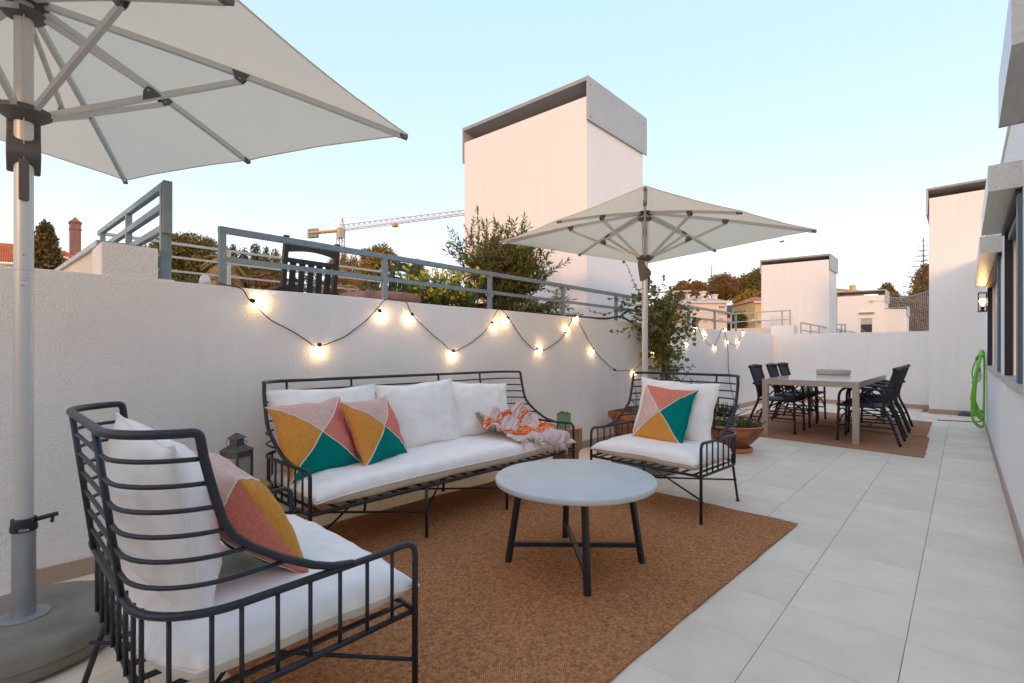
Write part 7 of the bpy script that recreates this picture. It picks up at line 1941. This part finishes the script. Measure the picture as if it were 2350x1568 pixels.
tree('broadleaf_tree', 'low yellow-green tree in front of the dark hillside pine', foot(1715, 44), at(1715, 680, 44), lobes_at([(1700, 692, 16, 12), (1722, 680, 16, 12), (1738, 684, 12, 14), (1715, 702, 26, 10)], 44), 'tree_gold', 2600, .15, .12)

def araucaria(label, u, vt, vb, d, wmax, tiers, mat='tree_pine'):
    k = d * .43574 / 489.44
    b0 = foot(u, d); t = thing('araucaria', label, 'tree', b0)
    zt = at(u, vt, d).z - b0[2]; zb = at(u, vb, d).z - b0[2]
    MB().tube([(0, 0, 0), (0, 0, zt)], [.16, .03], 6).obj('trunk', M['bark'], t, smooth='all')
    b = MB()
    for i in range(tiers):
        f = (i + .6) / tiers; z = zt - (zt - zb) * f; L = wmax * k * (.10 + .90 * f ** .85)
        nb2 = 6
        for q in range(nb2):
            a = q * 6.283 / nb2 + i * .5 + random.uniform(-.2, .2)
            P = [Vector((0, 0, z))]; dd = Vector((math.cos(a), math.sin(a), .10))
            for s_ in range(7):
                P.append(P[-1] + dd.normalized() * L / 7); dd.z += .055 if s_ > 3 else -.03
            for s_ in range(1, 8):
                for e in range(7):
                    p = P[s_ - 1].lerp(P[s_], random.random())
                    out = (rnd_dir(.5) * .8 + (P[s_] - P[s_ - 1]).normalized() * .7).normalized()
                    l2 = L * .13 * random.uniform(.6, 1.2); sd = out.cross(rnd_dir()).normalized() * l2 * .14
                    b.add([p - sd, p + sd, p + out * l2 + Vector((0, 0, l2 * .35))], [(0, 1, 2)])
    b.obj('crown', M[mat], t, fix=False)
    return t
araucaria('slender araucaria rising above the cypress behind the pink house', 1633, 608, 672, 54, 22, 9)
araucaria('tall layered araucaria against the sky beside the stair block', 2119, 546, 686, 42, 46, 12)
tree('broadleaf_tree', 'dark tree mass below the tall araucaria', foot(2122, 46), at(2122, 640, 46), lobes_at([(2112, 650, 14, 26), (2126, 632, 14, 26), (2138, 640, 14, 34), (2118, 676, 26, 16), (2138, 690, 26, 20)], 46), 'tree_rust', 4200, .16, .2)
tree('broadleaf_tree', 'small round tree between the roof block and the araucaria', foot(2036, 44), at(2036, 668, 44), lobes_at([(2036, 660, 9, 8), (2032, 670, 12, 9), (2044, 676, 12, 9)], 44), 'tree_pine', 1500, .14, .1)
tree('hedge', 'dark hillside shrubs seen through the rope net', foot(2085, 38, -4), at(2085, 720, 38), lobes_at([(2040, 690, 22, 16), (2066, 702, 24, 18), (2092, 712, 24, 18), (2120, 706, 24, 22), (2060, 735, 30, 22), (2095, 745, 30, 22), (2128, 742, 26, 24), (2080, 770, 40, 20), (2040, 720, 26, 22)], 38), 'tree_rust', 6000, .16, .06)
tree('hedge', 'low garden shrubs behind the wire fence', foot(1690, 40, -4), at(1690, 730, 40), lobes_at([(1660, 735, 22, 14), (1690, 738, 24, 18), (1716, 732, 18, 18), (1735, 745, 16, 16)], 40), 'tree_dark', 2400, .14, .06)

def box_house(name, label, u0, u1, ve, vr, d, wall, roof, depth=5.0, zbase=-8, ridge=(.35, .65), tiles=0, over=.15):
    """house with a hipped roof: eave at ve, ridge at vr"""
    a = at(u0, ve, d); c = at(u1, ve, d)
    o = thing(name, label, 'house', (a.x, a.y, zbase)); A = Vector((0, 0, a.z - zbase)); Cc = Vector((c.x - a.x, c.y - a.y, a.z - zbase))
    ax = Vector((Cc.x, Cc.y, 0)); W_ = ax.length; ax.normalize(); ay = Vector((-ax.y, ax.x, 0))
    if ay.dot(Vector((a.x, a.y, 0))) < 0: ay = -ay
    H = A.z
    def pt(x, y, z): return ax * x + ay * y + Vector((0, 0, z))
    vs = [pt(0, 0, 0), pt(W_, 0, 0), pt(W_, depth, 0), pt(0, depth, 0), pt(0, 0, H), pt(W_, 0, H), pt(W_, depth, H), pt(0, depth, H)]
    MB().add(vs, FQ).obj('wall', M[wall], o)
    hr = (ve - vr) * (d + depth / 2) * .43574 / 489.44
    e = [pt(-over, -over, H + .01), pt(W_ + over, -over, H + .01), pt(W_ + over, depth + over, H + .01), pt(-over, depth + over, H + .01)]
    q0 = pt(W_ * ridge[0], depth / 2, H + hr); q1 = pt(W_ * ridge[1], depth / 2, H + hr)
    MB().add(e + [q0, q1], [(0, 1, 5, 4), (1, 2, 5), (2, 3, 4, 5), (3, 0, 4), (3, 2, 1, 0)]).obj('roof', M[roof], o)
    MB().bar(pt(-over - .02, -over - .02, H - .06), pt(W_ + over + .02, -over - .02, H - .06), .08, .13).obj('eaves', M['wall_white'], o)
    o['_w'] = 0; del o['_w']
    return o, pt, W_, H, hr
def hwin(o, pt, x, z, w_, h_, panes=2):
    f = MB().add([pt(x - w_ / 2, -.03, z), pt(x + w_ / 2, -.03, z), pt(x + w_ / 2, .06, z), pt(x - w_ / 2, .06, z), pt(x - w_ / 2, -.03, z + h_), pt(x + w_ / 2, -.03, z + h_), pt(x + w_ / 2, .06, z + h_), pt(x - w_ / 2, .06, z + h_)], FQ).obj('window', M['wall_white'], o)
    for i in range(panes):
        a = x - w_ / 2 + w_ * (i + .12) / panes; c = x - w_ / 2 + w_ * (i + .88) / panes
        MB().add([pt(a, -.045, z + .07), pt(c, -.045, z + .07), pt(c, -.031, z + .07), pt(a, -.031, z + .07), pt(a, -.045, z + h_ - .07), pt(c, -.045, z + h_ - .07), pt(c, -.031, z + h_ - .07), pt(a, -.031, z + h_ - .07)], FQ).obj('pane', M['pane'], f)
def hchim(o, pt, x, y, z0, z1, w_, mat='wall_white', cap=True):
    b = MB().add([pt(x - w_ / 2, y - w_ / 2, z0), pt(x + w_ / 2, y - w_ / 2, z0), pt(x + w_ / 2, y + w_ / 2, z0), pt(x - w_ / 2, y + w_ / 2, z0), pt(x - w_ / 2, y - w_ / 2, z1), pt(x + w_ / 2, y - w_ / 2, z1), pt(x + w_ / 2, y + w_ / 2, z1), pt(x - w_ / 2, y + w_ / 2, z1)], FQ)
    c = b.obj('chimney', M[mat], o)
    if cap:
        k = w_ * .72
        MB().add([pt(x - k, y - k, z1), pt(x + k, y - k, z1), pt(x + k, y + k, z1), pt(x - k, y + k, z1), pt(x - k, y - k, z1 + w_ * .3), pt(x + k, y - k, z1 + w_ * .3), pt(x + k, y + k, z1 + w_ * .3), pt(x - k, y + k, z1 + w_ * .3)], FQ).obj('chimney_cap', M[mat], c)
o, pt, W_, H, hr = box_house('pink_house', 'pink villa with a pale hipped roof and three white chimneys across the street', 1572, 1668, 692, 672, 40, 'wall_cream', 'roof_pale', 5.0, ridge=(.48, .66))
k40 = 40 * .43574 / 489.44
zv = lambda v, d=40: at(1600, v, d).z + 8
for x, zt_, w_, y in ((.21, 676, .28, 1.4), (.52, 671, .34, .8), (.86, 677, .30, 1.2)): hchim(o, pt, W_ * x, y, H, zv(zt_, 40 + y * .7), w_)
hwin(o, pt, W_ * .40, zv(713), .34, .30, 3); hwin(o, pt, W_ * 1.0 - .42, zv(709), .50, .30, 3)
hwin(o, pt, W_ * .18, zv(713), .34, .30, 2)
MB().add([pt(-.3, -1.6, 0), pt(W_ * .8, -1.6, 0), pt(W_ * .8, -.05, 0), pt(-.3, -.05, 0), pt(-.3, -1.6, zv(726)), pt(W_ * .8, -1.6, zv(726)), pt(W_ * .8, -.05, zv(726)), pt(-.3, -.05, zv(726))], FQ).obj('terrace_wing', M['wall_cream'], o)
for i in range(16):
    MB().tube([pt(.0 + i * W_ * .05, -1.5, zv(726)), pt(.0 + i * W_ * .05, -1.5, zv(721))], .045, 6).obj('baluster', M['wall_white'], o)
MB().bar(pt(-.3, -1.5, zv(720)), pt(W_ * .8, -1.5, zv(720)), .14, .08).obj('balustrade_rail', M['wall_white'], o)
for i in range(5):
    f = MB().add([pt(.25 + i * .62, -1.66, zv(742)), pt(.55 + i * .62, -1.66, zv(742)), pt(.55 + i * .62, -1.601, zv(742)), pt(.25 + i * .62, -1.601, zv(742)), pt(.25 + i * .62, -1.66, zv(733)), pt(.55 + i * .62, -1.66, zv(733)), pt(.55 + i * .62, -1.601, zv(733)), pt(.25 + i * .62, -1.601, zv(733))], FQ).obj('window', M['shutter'], o)
o, pt, W_, H, hr = box_house('outbuilding', 'low pale pink wing left of the pink villa behind the climbing plant', 1525, 1571, 697, 686, 39, 'wall_pink', 'roof_pale', 4.0)
hwin(o, pt, W_ * .55, H - .75, .34, .30, 2)
o, pt, W_, H, hr = box_house('yellow_house', 'yellow house with an orange roof peeping out left of the wide chimney stack', 1733, 1790, 692, 676, 38, 'wall_yellow', 'rooftile', 4.0, ridge=(.4, .6))
hwin(o, pt, .62, H - .85, .35, .5, 1)
MB().add([pt(-.5, -.5, H - 1.55), pt(.4, -.5, H - 1.55), pt(.4, -.02, H - 1.55), pt(-.5, -.02, H - 1.55), pt(-.5, -.5, H - 1.40), pt(.4, -.5, H - 1.40), pt(.4, -.02, H - 1.40), pt(-.5, -.02, H - 1.40)], FQ).obj('balcony', M['wall_white'], o)
o, pt, W_, H, hr = box_house('orange_roof_house', 'house with a large orange roof and yellow wall above the small roof block', 1895, 1984, 668, 654, 55, 'wall_yellow', 'rooftile', 6.0, ridge=(.45, .62))
hwin(o, pt, W_ * .42, H - .55, .9, .40, 2)
o, pt, W_, H, hr = box_house('orange_roof_house', 'orange roof seen through the open cap of the small roof block', 1926, 2010, 682, 670, 50, 'wall_yellow', 'rooftile', 5.0, ridge=(.3, .72))
hchim(o, pt, W_ * .83, 2.5, H, at(1995, 653, 52).z + 8, .42, 'wall_yellow', cap=False)
o, pt, W_, H, hr = box_house('white_house', 'small white house on the hillside above the rope net', 2056, 2084, 680, 668, 48, 'wall_white', 'wall_white', 4.0, over=.05)
hwin(o, pt, W_ * .75, H - .5, .35, .4, 1)
